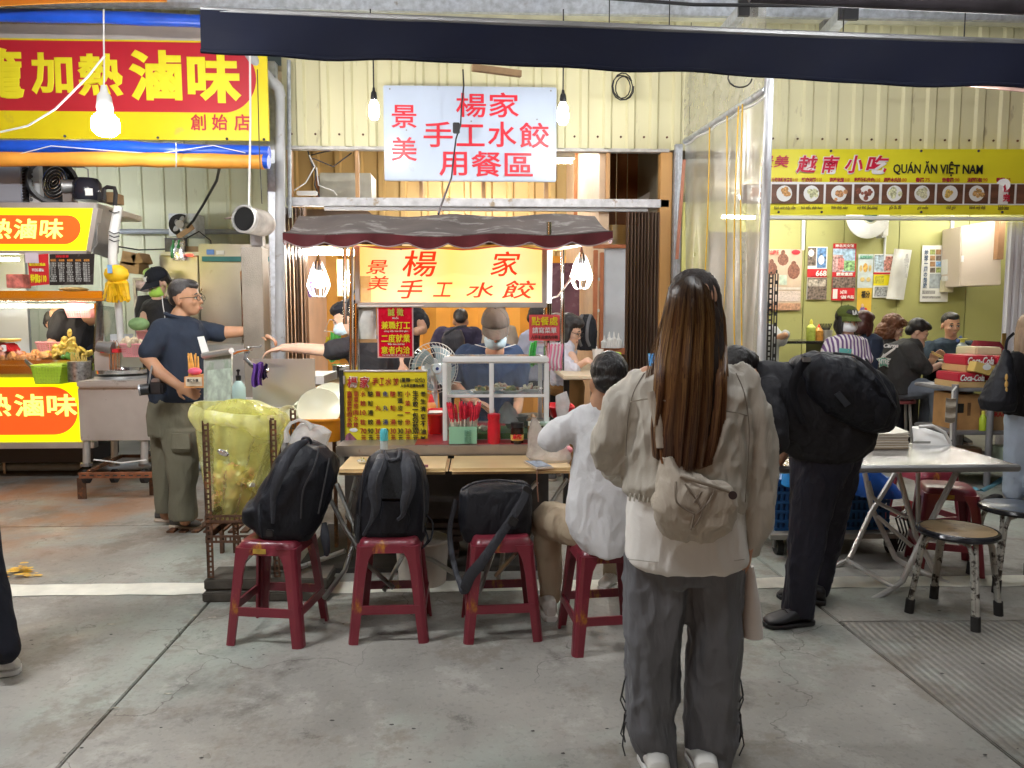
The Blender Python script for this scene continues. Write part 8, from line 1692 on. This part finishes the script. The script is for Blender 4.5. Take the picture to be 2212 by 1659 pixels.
for L in ([(1850,772,3.36),(1885,800,3.34),(1915,840,3.34),(1935,880,3.36)],[(1870,775,3.35),(1900,815,3.33),(1928,870,3.35)],[(1800,762,3.36),(1850,770,3.35),(1890,800,3.33)]): obj('draw_cord', MB().ptube(smoothpts(L), .005, 6), bkg, t, smooth=True)
ribbon('shoulder_strap', smoothpts([(1745,775,3.38,22),(1725,800,3.38,22),(1712,850,3.4,20),(1735,915,3.42,12)]), 20, bkb, t, .01)
obj('side_pocket', MB().span([(1868,855,1925,860,3.37,.03),(1880,890,1918,895,3.37,.04),(1885,915,1910,918,3.38,.02)], 16, 2.6), bkb, t, smooth=True); obj('tag', MB().prism([P(1815,845,3.33),P(1838,872,3.33),P(1826,880,3.33),P(1803,852,3.33)], (0,.004,0)), M('dark_tag', (.03,.035,.045), .4), t)
obj('buckle', MB().pbox(1735, 772, 1752, 782, 3.36, .01), steel_dk, t, bevel=.002)
# ---------- man in navy polo ----------
polo = cloth('navy_polo', (.022,.03,.048), .4, 9, .85); cargo = cloth('olive_cargo', (.15,.14,.1), .55, 9, .85)
t = thing('person', 'standing man in navy polo and olive cargo trousers reaching to the right at left', 'person', base_of(385,5.3)); Y = 5.3
hc = P(402,644,Y); Rp = HR(82, -2); mb = MB(); head(mb, hc, 1.06, Rp); mb.limb([(390,680,Y,19),(384,705,Y,24)]); mb.limb([(385,730,Y,40),(385,850,Y,40)])
mb.limb([(336,738,5.13,14),(318,772,5.1,16),(345,805,5.05,14),(384,832,5.02,10)]); hand(mb, P(384,832,5.02), (1,-.1,-.55), (0,1,.0), 1.05, 1, .55)
mb.limb([(430,712,5.42,15),(480,718,5.42,14),(528,716,5.44,11),(560,722,5.46,9)]); hand(mb, P(560,722,5.46), (1,0,-.3), (0,0,-1), 1, 1, .6)
mb.limb([(385,870,Y,28),(398,1000,Y-.05,16),(400,1085,Y-.05,12),(400,1125,Y-.05,12)]); mb.limb([(375,870,Y,28),(360,1000,Y+.1,14),(358,1080,Y+.1,12),(358,1112,Y+.1,12)])
blob('body', mb, skin2, t, .008, 2); features(t, hc, 1.06, Rp, glasses=True, brows=hairg); hair(t, hc, 1.07, Rp, 'crop', hairg)
mb = MB().span([(368,684,402,680,Y,.06),(345,698,430,694,Y,.11),(333,722,444,716,Y,.15),(326,760,444,760,Y,.16),(322,800,442,800,Y,.155),(322,840,440,840,Y,.15),(326,868,438,866,Y,.145)], 24, 2.3)
mb.limb([(352,712,5.2,26),(335,740,5.13,24),(322,762,5.1,22)]); mb.limb([(420,712,5.4,22),(450,716,5.42,20),(474,719,5.42,19)])
blob('polo_shirt', mb, polo, t, .009, 3, [(.012,(9,9,6),'r'),(.005,(22,22,14),'n')])
obj('collar', MB().tube([P(384,690,Y)+V((.075*math.cos(a),.075*math.sin(a),.02-.02*math.cos(a))) for a in [k*2*math.pi/20 for k in range(21)]], .014, 6, False), polo, t, smooth=True)
obj('placket', MB().pbox(425,698,430,735,5.24,.01), polo, t)
mb = MB().span([(326,860,436,858,Y,.14),(320,895,434,890,Y,.15),(324,940,430,935,Y,.14)], 22, 2.3)
mb.span([(345,925,430,925,5.25,.1),(362,1000,428,1000,5.24,.1),(368,1060,422,1060,5.24,.09),(368,1118,424,1122,5.24,.1)], 20, 2.3); mb.span([(326,925,400,925,5.4,.1),(332,1000,386,1000,5.4,.09),(336,1060,380,1060,5.4,.085),(338,1104,376,1106,5.4,.085)], 20, 2.3)
blob('trousers', mb, cargo, t, .009, 3, [(.016,(9,9,4),'r'),(.006,(22,22,12),'n')])
obj('cargo_pocket', MB().span([(372,936,410,936,5.15,.02),(370,968,414,968,5.135,.025),(374,976,412,976,5.15,.02)], 16, 6), cargo, t, smooth=True)
a = G(366,1143); b_ = G(432,1143); shoe(t, (a.x,a.y+.04,0), (b_.x,b_.y,0), M('dark_grey_sneaker', (.07,.065,.06), .7, 0, .2), M('pale_sole', (.55,.45,.36), .6), 1.15, h=.09); a = G(338,1125); b_ = G(385,1126); shoe(t, (a.x,a.y,0), (b_.x,b_.y,0), M('dark_grey_sneaker', (0,0,0)), M('pale_sole', (0,0,0)), 1.1, h=.09)
cm = thing('camera_body', 'black camera hanging at the hip of the polo shirt man, lens to the left', 'camera', P(330,852,5.0))
obj('body', MB().pbox(320, 826, 350, 852, 4.98, .07), black, cm, bevel=.01); obj('prism_hump', MB().pbox(325, 818, 343, 828, 4.99, .05), M('silver_top', (.35,.36,.38), .3, .8), cm, bevel=.008)
d_ = V((-1,-.35,-.1)).normalized(); c_ = P(322,840,4.99); obj('lens', MB().cyl(c_, c_+d_*.055, .036, 20), black, cm, smooth=True); obj('lens_ring', MB().cyl(c_+d_*.05, c_+d_*.06, .038, 20), M('silver_top', (0,0,0)), cm, smooth=True); obj('front_glass', MB().cyl(c_+d_*.058, c_+d_*.0615, .031, 20), M('lens_glass', (.3,.38,.42), .08, .3, .1), cm)
obj('strap', MB().ptube(smoothpts([(322,828,5.0),(326,800,5.0),(332,780,5.08)]), .006, 6), M('grey_strap', (.2,.2,.2)), cm, smooth=True)
def bust(label, hx, hy, Y, s, yaw, pitch, sh, hk, hm, spans, sk=skin, arms=(), sleeves=(), hands=(), mask=None, glasses=False, fc=True, base=None, capm=None, logo=None, legs=None, pants=None, vox=.01, roll=0, neck=None, fold=None, hs=None):
    t = thing('person', label, 'person', base_of(base or hx, Y)); c = P(hx, hy, Y); R = HR(yaw, pitch, roll); mb = MB(); head(mb, c, s, R)
    k = F/Y; n0 = neck or (hx, hy+.13*s*k); mb.limb([(hx, hy+.05*s*k, Y+.01, .055*k), (n0[0], n0[1], Y+.01, .06*k), ((spans[1][0]+spans[1][2])/2, spans[1][1]+.06*k, spans[1][4], .085*k), ((spans[-1][0]+spans[-1][2])/2, spans[-1][1]-.06*k, spans[-1][4], .08*k)])
    for a in arms: mb.limb(a, 10)
    for h in hands: hand(mb, P(*h[0]), h[1], h[2], *(h[3:] or (1,)))
    blob('body', mb, sk, t, vox, 2)
    if fc: features(t, c, s, R, mask, glasses)
    if hk: hair(t, c, s*1.02, R, hk, hm, max(.008, vox-.002))
    if capm: cap(t, c, s*1.05, R, capm, logo=logo)
    mb = MB().span(spans, 22, 2.3)
    for a in sleeves: mb.limb(a, 12)
    blob(hs or 'shirt', mb, sh, t, vox, 3, fold or [(.013,(9,9,6),'r'),(.005,(24,24,16),'n')])
    if legs:
        mb = MB()
        for L in legs:
            mb.limb(L, 12); e = P(*L[-1][:3]); fz_ = FZ if e.y > FY else 0.
            if e.z > fz_+.22:
                mb.tube([e, V((e.x, e.y+.03, fz_+.09))], [L[-1][3]*e.y/F, .05], 12)
                shoe(t, (e.x, e.y+.06, fz_), (e.x, e.y-.17, fz_), MATS['dark_grey_sneaker'], MATS['pale_sole'], 1., h=.08)
        blob('trousers', mb, pants or blkp, t, vox, 3, [(.01,(12,12,7),'r')])
    return t
navyp = cloth('vendor_navy_polo', (.03,.055,.12), .4, 9, .85); greycap = cloth('grey_cap_cotton', (.11,.095,.085), .25, 20, .9); blackcap = cloth('black_cap_cotton', (.012,.014,.02), .2, 20, .8)
# vendor with the grey cap behind the glass case
v = bust('vendor in a grey cap, pale blue mask and navy polo behind the glass case', 1070, 712, 5.05, 1.05, 0, 26, navyp, 'crop', hairb,
     [(1040,742,1094,742,5.2,.07),(1012,748,1112,750,5.2,.11),(990,766,1126,768,5.2,.14),(992,800,1122,800,5.18,.15),(1000,860,1116,860,5.18,.15),(1000,960,1118,960,5.2,.15)],
     arms=[[(990,800,5.15,15),(982,832,5.1,13),(1010,862,4.85,11),(1030,868,4.75,9)],[(1124,800,5.15,15),(1122,850,5.1,12),(1118,885,4.85,11),(1112,898,4.7,9)]],
     sleeves=[[(1008,762,5.2,20),(986,790,5.16,21),(980,818,5.12,21)],[(1112,764,5.2,20),(1126,795,5.16,21),(1124,825,5.12,20)]],
     hands=[((1030,868,4.74),(.8,-.6,-.3),(0,0,-1),1.05,1,.6),((1112,898,4.7),(-.3,-.8,-.4),(0,0,-1),1.05,-1,.6)], mask=maskb, capm=greycap, legs=[[(1030,950,5.25,34),(1030,1080,5.25,24)],[(1085,950,5.25,34),(1085,1080,5.25,24)]], vox=.009)
for sgn in (-1, 1): obj('collar_stripe', MB().tube([P(1070+sgn*14,752,5.06), P(1070+sgn*30,748,5.08), P(1070+sgn*44,744,5.12)], .003, 5), whiteink, v)
for d in (0, 5): obj('cuff_stripe', MB().tube([P(968,818+d,5.06),P(980,824+d,5.0),P(996,826+d,5.06)], .0025, 5), whiteink, v)
obj('tongs', MB().ptube([(1034,868,4.7),(1050,880,4.62),(1068,893,4.55)], .006, 6).ptube([(1034,872,4.7),(1050,886,4.62),(1066,900,4.55)], .006, 6), chrome, smooth=True, label='steel tongs in the hand of the vendor in the grey cap', cat='tongs')
# reaching vendor
b_ = bust('vendor in a black beret and blue mask stretching an arm to the left', 748, 688, 5.55, 1.02, -78, 22, blk, 'short', hairb,
     [(764,722,800,722,5.6,.08),(745,734,836,730,5.6,.13),(738,760,868,750,5.6,.15),(765,800,874,800,5.6,.15),(785,860,872,860,5.6,.15),(788,960,868,960,5.6,.15)],
     arms=[[(745,752,5.45,16),(700,757,5.42,14),(650,752,5.4,12),(612,751,5.4,9)],[(868,770,5.5,15),(876,820,5.45,13),(850,850,5.3,10)]], sleeves=[[(770,745,5.5,24),(742,752,5.46,23),(716,757,5.43,22)],[(862,752,5.55,22),(874,790,5.5,20)]],
     hands=[((612,751,5.4),(-1,0,-.25),(0,0,-1),1.1,1,.45)], mask=maskb, sk=skinp, neck=(766,716), legs=[[(810,950,5.65,30),(812,1080,5.65,22)],[(850,950,5.65,30),(850,1080,5.65,22)]])
obj('beret', MB().lathe([(.0,.05),(.05,.045),(.09,.025),(.1,.0),(.09,-.022),(.075,-.028)][::-1], P(745,664,5.55), 24, HR(-78,18)), blackcap, b_, smooth=True)
bust('person in a black tee shirt seen from behind the red job poster', 872, 640, 7.0, 1.0, 180, 0, blk, 'short', hairb, [(856,664,892,664,7,.08),(842,674,906,674,7,.13),(838,700,908,700,7,.14),(842,780,904,780,7,.14),(842,860,904,860,7,.14)],
     arms=[[(908,690,6.95,12),(913,712,6.9,11),(900,716,6.8,10)]], sleeves=[[(898,676,7,18),(910,690,6.97,17),(914,702,6.95,15)]], fc=False, vox=.012, legs=[[(856,850,7,24),(858,980,7,18)],[(890,850,7,24),(890,980,7,18)]])
# bowed man with a grey backpack
t = bust('man with close cropped hair and a grey backpack bowed over his food at the rear', 995, 694, 8.0, 1.0, 180, 25, cloth('dark_purple_navy', (.035,.03,.06), .3), 'crop', hairb, [(975,706,1014,706,8,.09),(952,716,1028,716,8,.15),(944,740,1034,740,8,.17),(948,780,1030,780,8,.17),(952,820,1026,820,8,.16)], sleeves=[[(955,722,8,18),(944,745,7.95,17),(950,775,8.2,14)],[(1024,722,8,18),(1034,745,7.95,17),(1028,775,8.2,14)]], arms=[[(955,722,8,12),(948,770,8.1,9)]], fc=False, vox=.012, sk=skin2, legs=[[(965,820,7.95,22),(965,840,8.3,20)],[(1010,820,7.95,22),(1010,840,8.3,20)]])
bp = thing('backpack', 'grey backpack worn by the bowed man at the rear of the dining area', 'backpack', P(980,760,7.8)); mb = MB().span([(962,714,998,712,7.8,.06),(954,730,1004,730,7.78,.1),(954,756,1004,756,7.78,.11)], 18, 2.6); blob('pack_body', mb, cloth('dark_grey_pack', (.06,.06,.07), .4), bp, .012, 2, [(.01,(12,12,12),'r')])
ribbon('strap', smoothpts([(960,724,7.72,5),(985,708,7.72,5),(1008,704,7.8,5)]), 5, bkg, bp, .005)
bust('person with dark hair in a beige top standing behind the vendor', 1074, 684, 7.2, 1.0, 165, 10, cloth('beige_top', (.5,.43,.34), .3), 'bob', hairb, [(1058,700,1096,700,7.2,.08),(1044,710,1114,706,7.2,.13),(1040,740,1122,740,7.2,.14),(1044,830,1116,830,7.2,.14)], fc=False, vox=.012, legs=[[(1060,830,7.2,22),(1060,960,7.2,16)],[(1098,830,7.2,22),(1098,960,7.2,16)]])
bust('person in a pale blue shirt half hidden by the order sign', 1165, 690, 6.9, 1.0, 60, 20, cloth('pale_blue_shirt', (.42,.45,.58), .4), 'short', hairb, [(1138,712,1172,708,6.9,.08),(1124,722,1186,718,6.9,.13),(1116,750,1190,745,6.9,.14),(1118,820,1188,820,6.9,.14)], vox=.012, legs=[[(1140,820,6.9,22),(1190,825,6.9,20)],[(1150,820,7.1,22),(1200,825,7.1,20)]])
# girls at the dining table
ruf = cloth('pale_lilac_ruffles', (.55,.55,.62), .7, 16, .8)
bust('young woman with glasses holding a hand to her mouth at the dining table', 1232, 712, 6.3, 1.02, 62, 24, ruf, 'bob', hairb, [(1208,738,1232,734,6.3,.07),(1186,752,1240,744,6.3,.12),(1180,780,1244,776,6.3,.14),(1184,830,1240,830,6.3,.15)],
     arms=[[(1234,770,6.2,12),(1246,792,6.0,9),(1270,778,5.95,7)],[(1226,765,6.35,12),(1238,752,6.45,9),(1243,738,6.4,7)]], sleeves=[[(1200,756,6.25,18),(1216,785,6.1,19),(1238,800,6.0,17)],[(1224,755,6.35,14),(1236,762,6.4,12)]],
     hands=[((1262,782,5.95),(1,0,.05),(0,0,-1),.95,1,.4),((1243,738,6.4),(.2,-.2,1),(-1,0,0),.95,1,.5)], glasses=True, sk=skinp, fold=[(.03,(16,16,16),'r')], legs=[[(1200,830,6.3,26),(1240,835,6.2,24)],[(1200,830,6.45,26),(1240,835,6.5,24)]], pants=cloth('tan_skirt', (.3,.16,.06), .5))
bust('second young woman with reddish hair just behind the one with glasses', 1206, 706, 7.0, .98, 55, 10, cloth('dusty_pink_top', (.5,.35,.33), .4), 'bob', M('reddish_dark_hair', (.06,.015,.012), .4, 0, .3, 30), [(1190,730,1216,730,7,.07),(1176,742,1228,740,7,.12),(1172,780,1230,780,7,.13),(1176,840,1226,840,7,.13)], vox=.011, sk=skinp, legs=[[(1190,838,7,20),(1230,840,7,18)],[(1195,838,7.15,20),(1232,840,7.15,18)]])
bp = thing('backpack', 'black backpack with grey straps propped beside the dining girls', 'backpack', P(1268,760,6.7)); mb = MB().span([(1252,680,1278,678,6.7,.06),(1246,696,1286,692,6.7,.12),(1244,725,1290,722,6.7,.14),(1246,756,1288,756,6.7,.14)], 18, 2.8); blob('pack_body', mb, bkb, bp, .012, 2, [(.01,(12,12,12),'r')])
for dx in (0, 18): ribbon('strap', smoothpts([(1258+dx,680,6.62,7),(1252+dx,700,6.55,7),(1250+dx,730,6.54,7),(1256+dx,748,6.55,6)]), 7, M('strap_grey', (.13,.13,.14), .6), bp, .006)
# workers of the braised food stall
w_ = bust('worker in a black cap with white letters and a lime green mask', 342, 612, 7.4, 1.08, -38, 28, blk, 'short', hairb, [(330,644,362,644,7.45,.08),(318,656,376,656,7.45,.13),(312,690,380,690,7.45,.14),(316,770,376,770,7.45,.14)], mask=maskg, capm=blackcap, logo='NY', sk=skinp, legs=[[(332,770,7.45,22),(332,900,7.45,16)],[(362,770,7.45,22),(362,900,7.45,16)]], arms=[[(318,668,7.4,12),(306,715,7.3,10),(300,745,7.1,8)]], sleeves=[[(322,662,7.42,15),(312,690,7.38,15)]])
obj('earphone_cable', MB().ptube(smoothpts([(350,640,7.2),(352,660,7.15),(356,690,7.15),(350,720,7.2)]), .004, 5), whiteplastic, w_, smooth=True)
bust('worker in black bending down inside the stall behind the food trays', 120, 700, 7.3, 1.0, -120, 60, blk, 'short', hairb, [(112,690,122,735,7.3,.1),(126,668,128,750,7.3,.14),(150,662,156,760,7.3,.16),(178,664,186,765,7.3,.16),(196,700,186,790,7.3,.14)], fc=False, legs=[[(182,760,7.35,24),(186,860,7.35,18)],[(196,760,7.45,22),(200,860,7.45,18)]], arms=[[(130,700,7.2,12),(110,745,7.1,10)]], sleeves=[[(136,690,7.2,20),(120,725,7.15,18)]])
basket('plastic_basket', 'pink strainer basket hanging high in front of the bending worker', 138, 664, 196, 686, 6.9, pinkpl, d=.2)
obj('pink_rag', MB().pell(168, 660, 6.95, 26, 9, 14, None, 14, 7), M('pink_mesh', (.75,.3,.33), .6, 0, .3, 30, .4, 30), smooth=True, label='pink cloth heaped over the strainer basket', cat='cloth')
# restaurant diners
strp = cloth('striped_shirt', (.5,.42,.55), .3, 9, .8); n = strp.node_tree.nodes; l = strp.node_tree.links; wv = n.new('ShaderNodeTexWave'); wv.inputs['Scale'].default_value = 9; tcs = n.new('ShaderNodeTexCoord'); l.new(tcs.outputs['Object'], wv.inputs[0]); rc = n.new('ShaderNodeValToRGB'); rc.color_ramp.interpolation = 'CONSTANT'; rc.color_ramp.elements[0].color = (.7,.66,.68,1); rc.color_ramp.elements[1].color = (.16,.09,.22,1); rc.color_ramp.elements[1].position = .5; l.new(wv.outputs[0], rc.inputs[0]); l.new(rc.outputs[0], n['Principled BSDF'].inputs['Base Color'])
g_ = bust('woman in an olive cap, white mask and striped shirt at the restaurant entrance', 1830, 692, 7.0, 1.0, 12, 8, strp, 'bob', hairb, [(1812,722,1846,722,7,.07),(1790,734,1862,732,7,.12),(1780,760,1872,760,7,.14),(1784,800,1868,800,7,.14),(1788,880,1862,880,7,.14)], mask=maskw, capm=cloth('olive_cap_cotton', (.1,.13,.03), .2, 20), logo='LA', sk=skinp,
     arms=[[(1864,780,6.9,10),(1860,800,6.8,9),(1842,778,6.7,7)],[(1790,780,6.9,10),(1800,800,6.8,9),(1816,775,6.7,7)]], sleeves=[[(1795,742,7,16),(1784,775,6.95,16),(1795,798,6.85,13)],[(1858,742,7,16),(1870,775,6.95,16),(1860,796,6.85,13)]], hands=[((1842,776,6.7),(-.6,-.3,.6),(0,-1,0),.95,1,.5)], legs=[[(1808,870,7,26),(1808,1000,7,18)],[(1845,870,7,26),(1845,1000,7,18)]])
obj('phone', MB().prism([P(1814,752,6.62),P(1840,754,6.62),P(1838,772,6.62),P(1812,770,6.62)], (0,.01,0)), M('teal_case', (.12,.42,.4), .4), label='teal phone held by the woman in the olive cap', cat='phone')
bust('diner with dark reddish hair seen behind the woman in the olive cap', 1868, 698, 7.7, 1.0, 120, 20, cloth('navy_jacket', (.03,.04,.07), .4), 'bob', M('reddish_dark_hair', (0,0,0)), [(1860,722,1886,720,7.7,.08),(1850,734,1902,730,7.7,.13),(1848,760,1908,758,7.7,.14),(1850,820,1900,820,7.7,.14)], fc=False, vox=.012, legs=[[(1870,820,7.7,20),(1890,830,7.5,20)],[(1880,820,7.9,20),(1900,830,7.9,20)]])
bust('woman with curly brown hair and a black cardigan at the restaurant table', 1930, 708, 7.9, 1.03, 55, 28, cloth('black_cardigan', (.018,.016,.018), .4), 'curly', hairc, [(1904,732,1930,730,7.9,.08),(1880,744,1936,742,7.9,.14),(1870,770,1940,770,7.9,.15),(1874,830,1934,830,7.9,.15)], sk=skinp, legs=[[(1890,830,7.9,24),(1950,835,7.8,22)],[(1895,830,8.1,24),(1955,835,8.1,22)]])
dj = cloth('charcoal_jacket', (.045,.045,.045), .4, 10); jean = cloth('grey_blue_denim', (.2,.23,.28), .45, 12, .85)
s_ = bust('girl in a charcoal jacket with a green star patch eating at the table', 1984, 716, 7.5, .98, 68, 30, dj, 'pony', hairb, [(1950,732,1980,730,7.5,.08),(1918,746,1990,742,7.5,.14),(1902,775,1994,775,7.5,.16),(1900,815,1982,815,7.5,.16),(1915,850,1975,850,7.5,.15)], sk=skinp,
     arms=[[(1992,790,7.35,10),(2006,800,7.3,9),(2030,788,7.35,7)]], sleeves=[[(1962,755,7.38,20),(1984,785,7.32,20),(2000,797,7.32,15)]], hands=[((2028,788,7.35),(1,0,.1),(0,0,-1),.9,1,.5)],
     legs=[[(1945,845,7.5,24),(1990,838,7.35,23),(2024,845,7.25,20),(2026,885,7.25,17),(2024,922,7.25,16)],[(1945,845,7.65,24),(1985,842,7.7,22),(2008,850,7.7,18),(1998,918,7.7,15)]], pants=jean)
Yb = 7.30
def star(cx, cy, r, Y, m): pts = [P(cx+(r if i % 2 == 0 else r*.55)*math.sin(i*math.pi/5), cy-(r if i % 2 == 0 else r*.55)*math.cos(i*math.pi/5), Y) for i in range(10)]; return MB().prism(pts, (0,.004,0))
obj('star_print', star(1909, 780, 17, Yb+.03, 0), M('star_outline', (.7,.72,.68)), s_); obj('star_patch', star(1909, 781, 14, Yb+.02, 0), M('star_green', (.12,.4,.28)), s_)
text('NTRE', 1898, 776, 1920, 787, Yb+.02, whiteink, s_, .03, name='jacket_lettering'); text('Carna', 1908, 742, 1940, 751, Yb+.0, whiteink, s_, .03, name='jacket_lettering', shear=.3); obj('brush_print', MB().prism([P(1904,770,Yb),P(1936,748,Yb),P(1934,754,Yb),P(1908,774,Yb)], (0,.004,0)), whiteink, s_)
st2 = thing('round_stool', 'grey legged stool under the girl in the charcoal jacket', 'stool', (X(1955,7.5),7.5,FZ), 'stools inside the restaurant'); zs = Z(868,7.5); obj('seat', MB().cyl((X(1955,7.5),7.55,zs-.03),(X(1955,7.5),7.55,zs), .16, 20), M('dull_red_seat', (.25,.06,.06)), st2, smooth=True)
for a in range(4): an = a*math.pi/2+.5; obj('leg', MB().cyl((X(1955,7.5)+.12*math.cos(an),7.55+.12*math.sin(an),zs-.03),(X(1955,7.5)+.17*math.cos(an),7.55+.17*math.sin(an),FZ),.014,8), steel, st2)
man = bust('man in a dark flowered tee eating with chopsticks and facing the street', 2054, 702, 8.15, 1.12, -8, 6, cloth('dark_slate_tee', (.03,.045,.065), .35), 'crop', hairb, [(2034,730,2074,730,8.2,.09),(2008,740,2090,740,8.2,.14),(1996,765,2100,765,8.2,.16),(2000,800,2098,800,8.2,.16),(2004,840,2094,840,8.2,.16)], sk=skin,
     arms=[[(1998,785,8.1,12),(2000,800,7.9,10),(2014,778,7.75,8)],[(2098,785,8.1,12),(2100,802,7.9,10),(2070,800,7.75,8)]], sleeves=[[(2008,752,8.2,18),(1996,780,8.12,17)],[(2092,752,8.2,18),(2101,780,8.12,17)]], hands=[((2012,778,7.75),(.5,-.3,.6),(0,-1,0),1.1,1,.7),((2070,800,7.75),(-.8,-.3,0),(0,0,1),1.0,-1,.6)], vox=.008, legs=[[(2030,838,8.2,24),(2010,842,7.9,22)],[(2070,838,8.2,24),(2080,842,7.9,22)]])
random.seed(3)
for i in range(12): c = P(2078+random.gauss(0,7), 752+random.gauss(0,11), 8.03); obj('flower_print', MB().ell(c, (random.uniform(.012,.024),.012,random.uniform(.012,.024)), None, 7, 5), M('flower_blue', (.12,.2,.5), .6, 0, .5, 60), man)
for d in (0, 3): obj('chopstick', MB().ptube([(2012,762-d,7.68),(2050,782-d*1.3,7.6)], .005, 5), M('bamboo', (0,0,0)), label=('upper','lower')[d == 0]+' chopstick in the hand of the eating man', cat='chopstick')
bust('man in a grey tee with a navy jacket half hidden by the slotted post', 1646, 672, 9.0, 1.0, 40, 10, cloth('grey_print_tee', (.4,.42,.45), .3), 'short', hairb, [(1634,698,1662,698,9,.08),(1618,708,1676,708,9,.13),(1612,735,1682,735,9,.14),(1616,790,1680,790,9,.14)], arms=[[(1682,730,8.9,9),(1696,724,8.8,7)]], sleeves=[[(1668,715,9,15),(1688,735,8.9,14),(1697,722,8.85,10)]], vox=.012, legs=[[(1632,788,9,18),(1640,800,8.7,17)],[(1662,788,9,18),(1668,800,8.7,17)]])
# woman at the right edge
rw = bust('woman at the right edge with long light brown hair, black top and pale jeans', 2225, 712, 5.7, 1.0, 150, 5, cloth('black_jacket_right', (.012,.012,.014), .4), 'long', M('light_brown_hair', (.3,.2,.13), .45, 0, .35, 25, .4, 160, sx=(1,1,.08)), [(2206,752,2246,752,5.7,.08),(2184,766,2270,766,5.7,.13),(2176,810,2280,810,5.7,.14),(2172,860,2278,860,5.7,.14),(2174,896,2272,896,5.7,.14)], sleeves=[[(2192,778,5.65,22),(2184,830,5.62,20),(2188,880,5.62,16)]], arms=[[(2192,778,5.65,15),(2188,880,5.62,11)]], fc=False,
     legs=[[(2206,900,5.7,34),(2196,1000,5.75,26),(2190,1062,5.8,23)],[(2244,900,5.7,34),(2240,1000,5.7,26),(2238,1078,5.6,23)]], pants=cloth('pale_blue_jeans', (.38,.45,.56), .4, 12, .85))
a = G(2180,1066,.0); shoe(rw, (X(2186,5.85),5.86,0), (X(2145,5.85),5.82,0), black, black, .95, h=.06); shoe(rw, (X(2236,5.6),5.62,0), (X(2226,5.5),5.4,0), black, black, .95, h=.06)
tb_ = thing('tote_bag', 'black teardrop shoulder bag with a small charm at the right edge', 'bag', P(2150,890,5.55)); mb = MB().span([(2168,755,2180,755,5.55,.02),(2154,790,2188,788,5.53,.06),(2136,830,2190,828,5.52,.1),(2120,865,2190,864,5.52,.12),(2124,885,2186,888,5.53,.1)], 20, 2.2); blob('bag_body', mb, bkb, tb_, .01, 3, [(.014,(9,9,9),'r')])
ribbon('strap', smoothpts([(2172,760,5.5,7),(2176,735,5.52,7),(2190,720,5.56,7)]), 7, bkb, tb_, .005); obj('charm', MB().pell(2174, 815, 5.42, 3, 8, 3).pell(2174, 830, 5.42, 4, 8, 3).pell(2174, 842, 5.42, 2.5, 6, 3), M('amber_charm', (.5,.3,.08), .3), tb_, smooth=True)
# passer-by cut off at the left edge
lp = bust('passer-by cut off by the left edge, dark trousers and a white grey sneaker', -95, 560, 3.2, 1.0, -90, 0, cloth('dark_coat', (.02,.02,.025), .3), 'short', hairb, [(-130,640,-70,640,3.2,.08),(-160,665,-40,665,3.2,.13),(-165,760,-35,760,3.2,.15),(-155,960,-45,960,3.2,.15)], fc=False, vox=.012,
     legs=[[(-80,950,3.2,60),(-50,1150,3.15,42),(-8,1340,3.1,36),(12,1405,3.08,30)],[(-120,950,3.2,60),(-140,1180,3.2,42),(-150,1420,3.2,34)]], pants=cloth('dark_navy_trousers', (.012,.013,.02), .5))
a = G(-25,1462); b_ = G(46,1448); shoe(lp, (a.x,a.y,0), (b_.x,b_.y,0), M('grey_white_sneaker', (.55,.54,.52), .55, 0, .3, 14), whiteplastic, 1.1, h=.095)
a = G(-120,1462); b_ = G(-190,1470); shoe(lp, (a.x,a.y,0), (b_.x,b_.y,0), M('grey_white_sneaker', (0,0,0)), whiteplastic, 1.1, h=.09)
# ---------------- unseen tube lamps added to light the lane and facade ----------------
def tube_lamp(x, y, z, L, ang, es, label, group='added tube lamps over the lane'):
    t = thing('tube_lamp', label, 'tube lamp', (x, y, z), group)
    R = Matrix.Rotation(ang, 3, 'Z'); c = V((x, y, z))
    obj('housing', MB().cbox(c+V((0,0,.045)), (L+.06, .045, .03), R), whiteplastic, t)
    obj('tube', MB().tube([c+R@V((-L/2,0,0)), c+R@V((L/2,0,0))], .016, 8), glow('tube_glow_%d' % es, (.97,.985,1.), es), t)
    for q in (-.35, .35): obj('hanger', MB().cyl(c+R@V((q*L,0,.06)), c+R@V((q*L,0,.6)), .004, 6), black, t)
for (x, y, z, L, a, es, lb) in ((-2.5, 2.6, 3.25, 1.2, .1, 430, 'added bright tube lamp over the lane left of the viewer'), (2.4, 2.7, 3.5, 1.2, -.1, 110, 'added tube lamp over the lane right of the woman'),
        (-.4, 1.0, 3.6, 1.2, 0, 140, 'added tube lamp high over the lane above the viewer'), (-3.0, -2.2, 3.3, 1.2, .2, 18, 'added dim tube lamp behind the viewer on the far left'), (3.4, -1.2, 3.4, 1.2, 1.4, 18, 'added dim tube lamp behind the viewer on the right'),
        (P(1950,130,5.3).x, 5.3, P(1950,140,5.3).z, 1.2, 0, 115, 'added tube lamp behind the canvas valance before the restaurant'), (P(1380,120,5.5).x, 5.5, P(1380,120,5.5).z, .6, 0, 60, 'added short tube lamp behind the canvas valance above the dining entrance')):  # these hidden tubes are added to brighten the facade wall
    tube_lamp(x, y, z, L, a, es, lb)
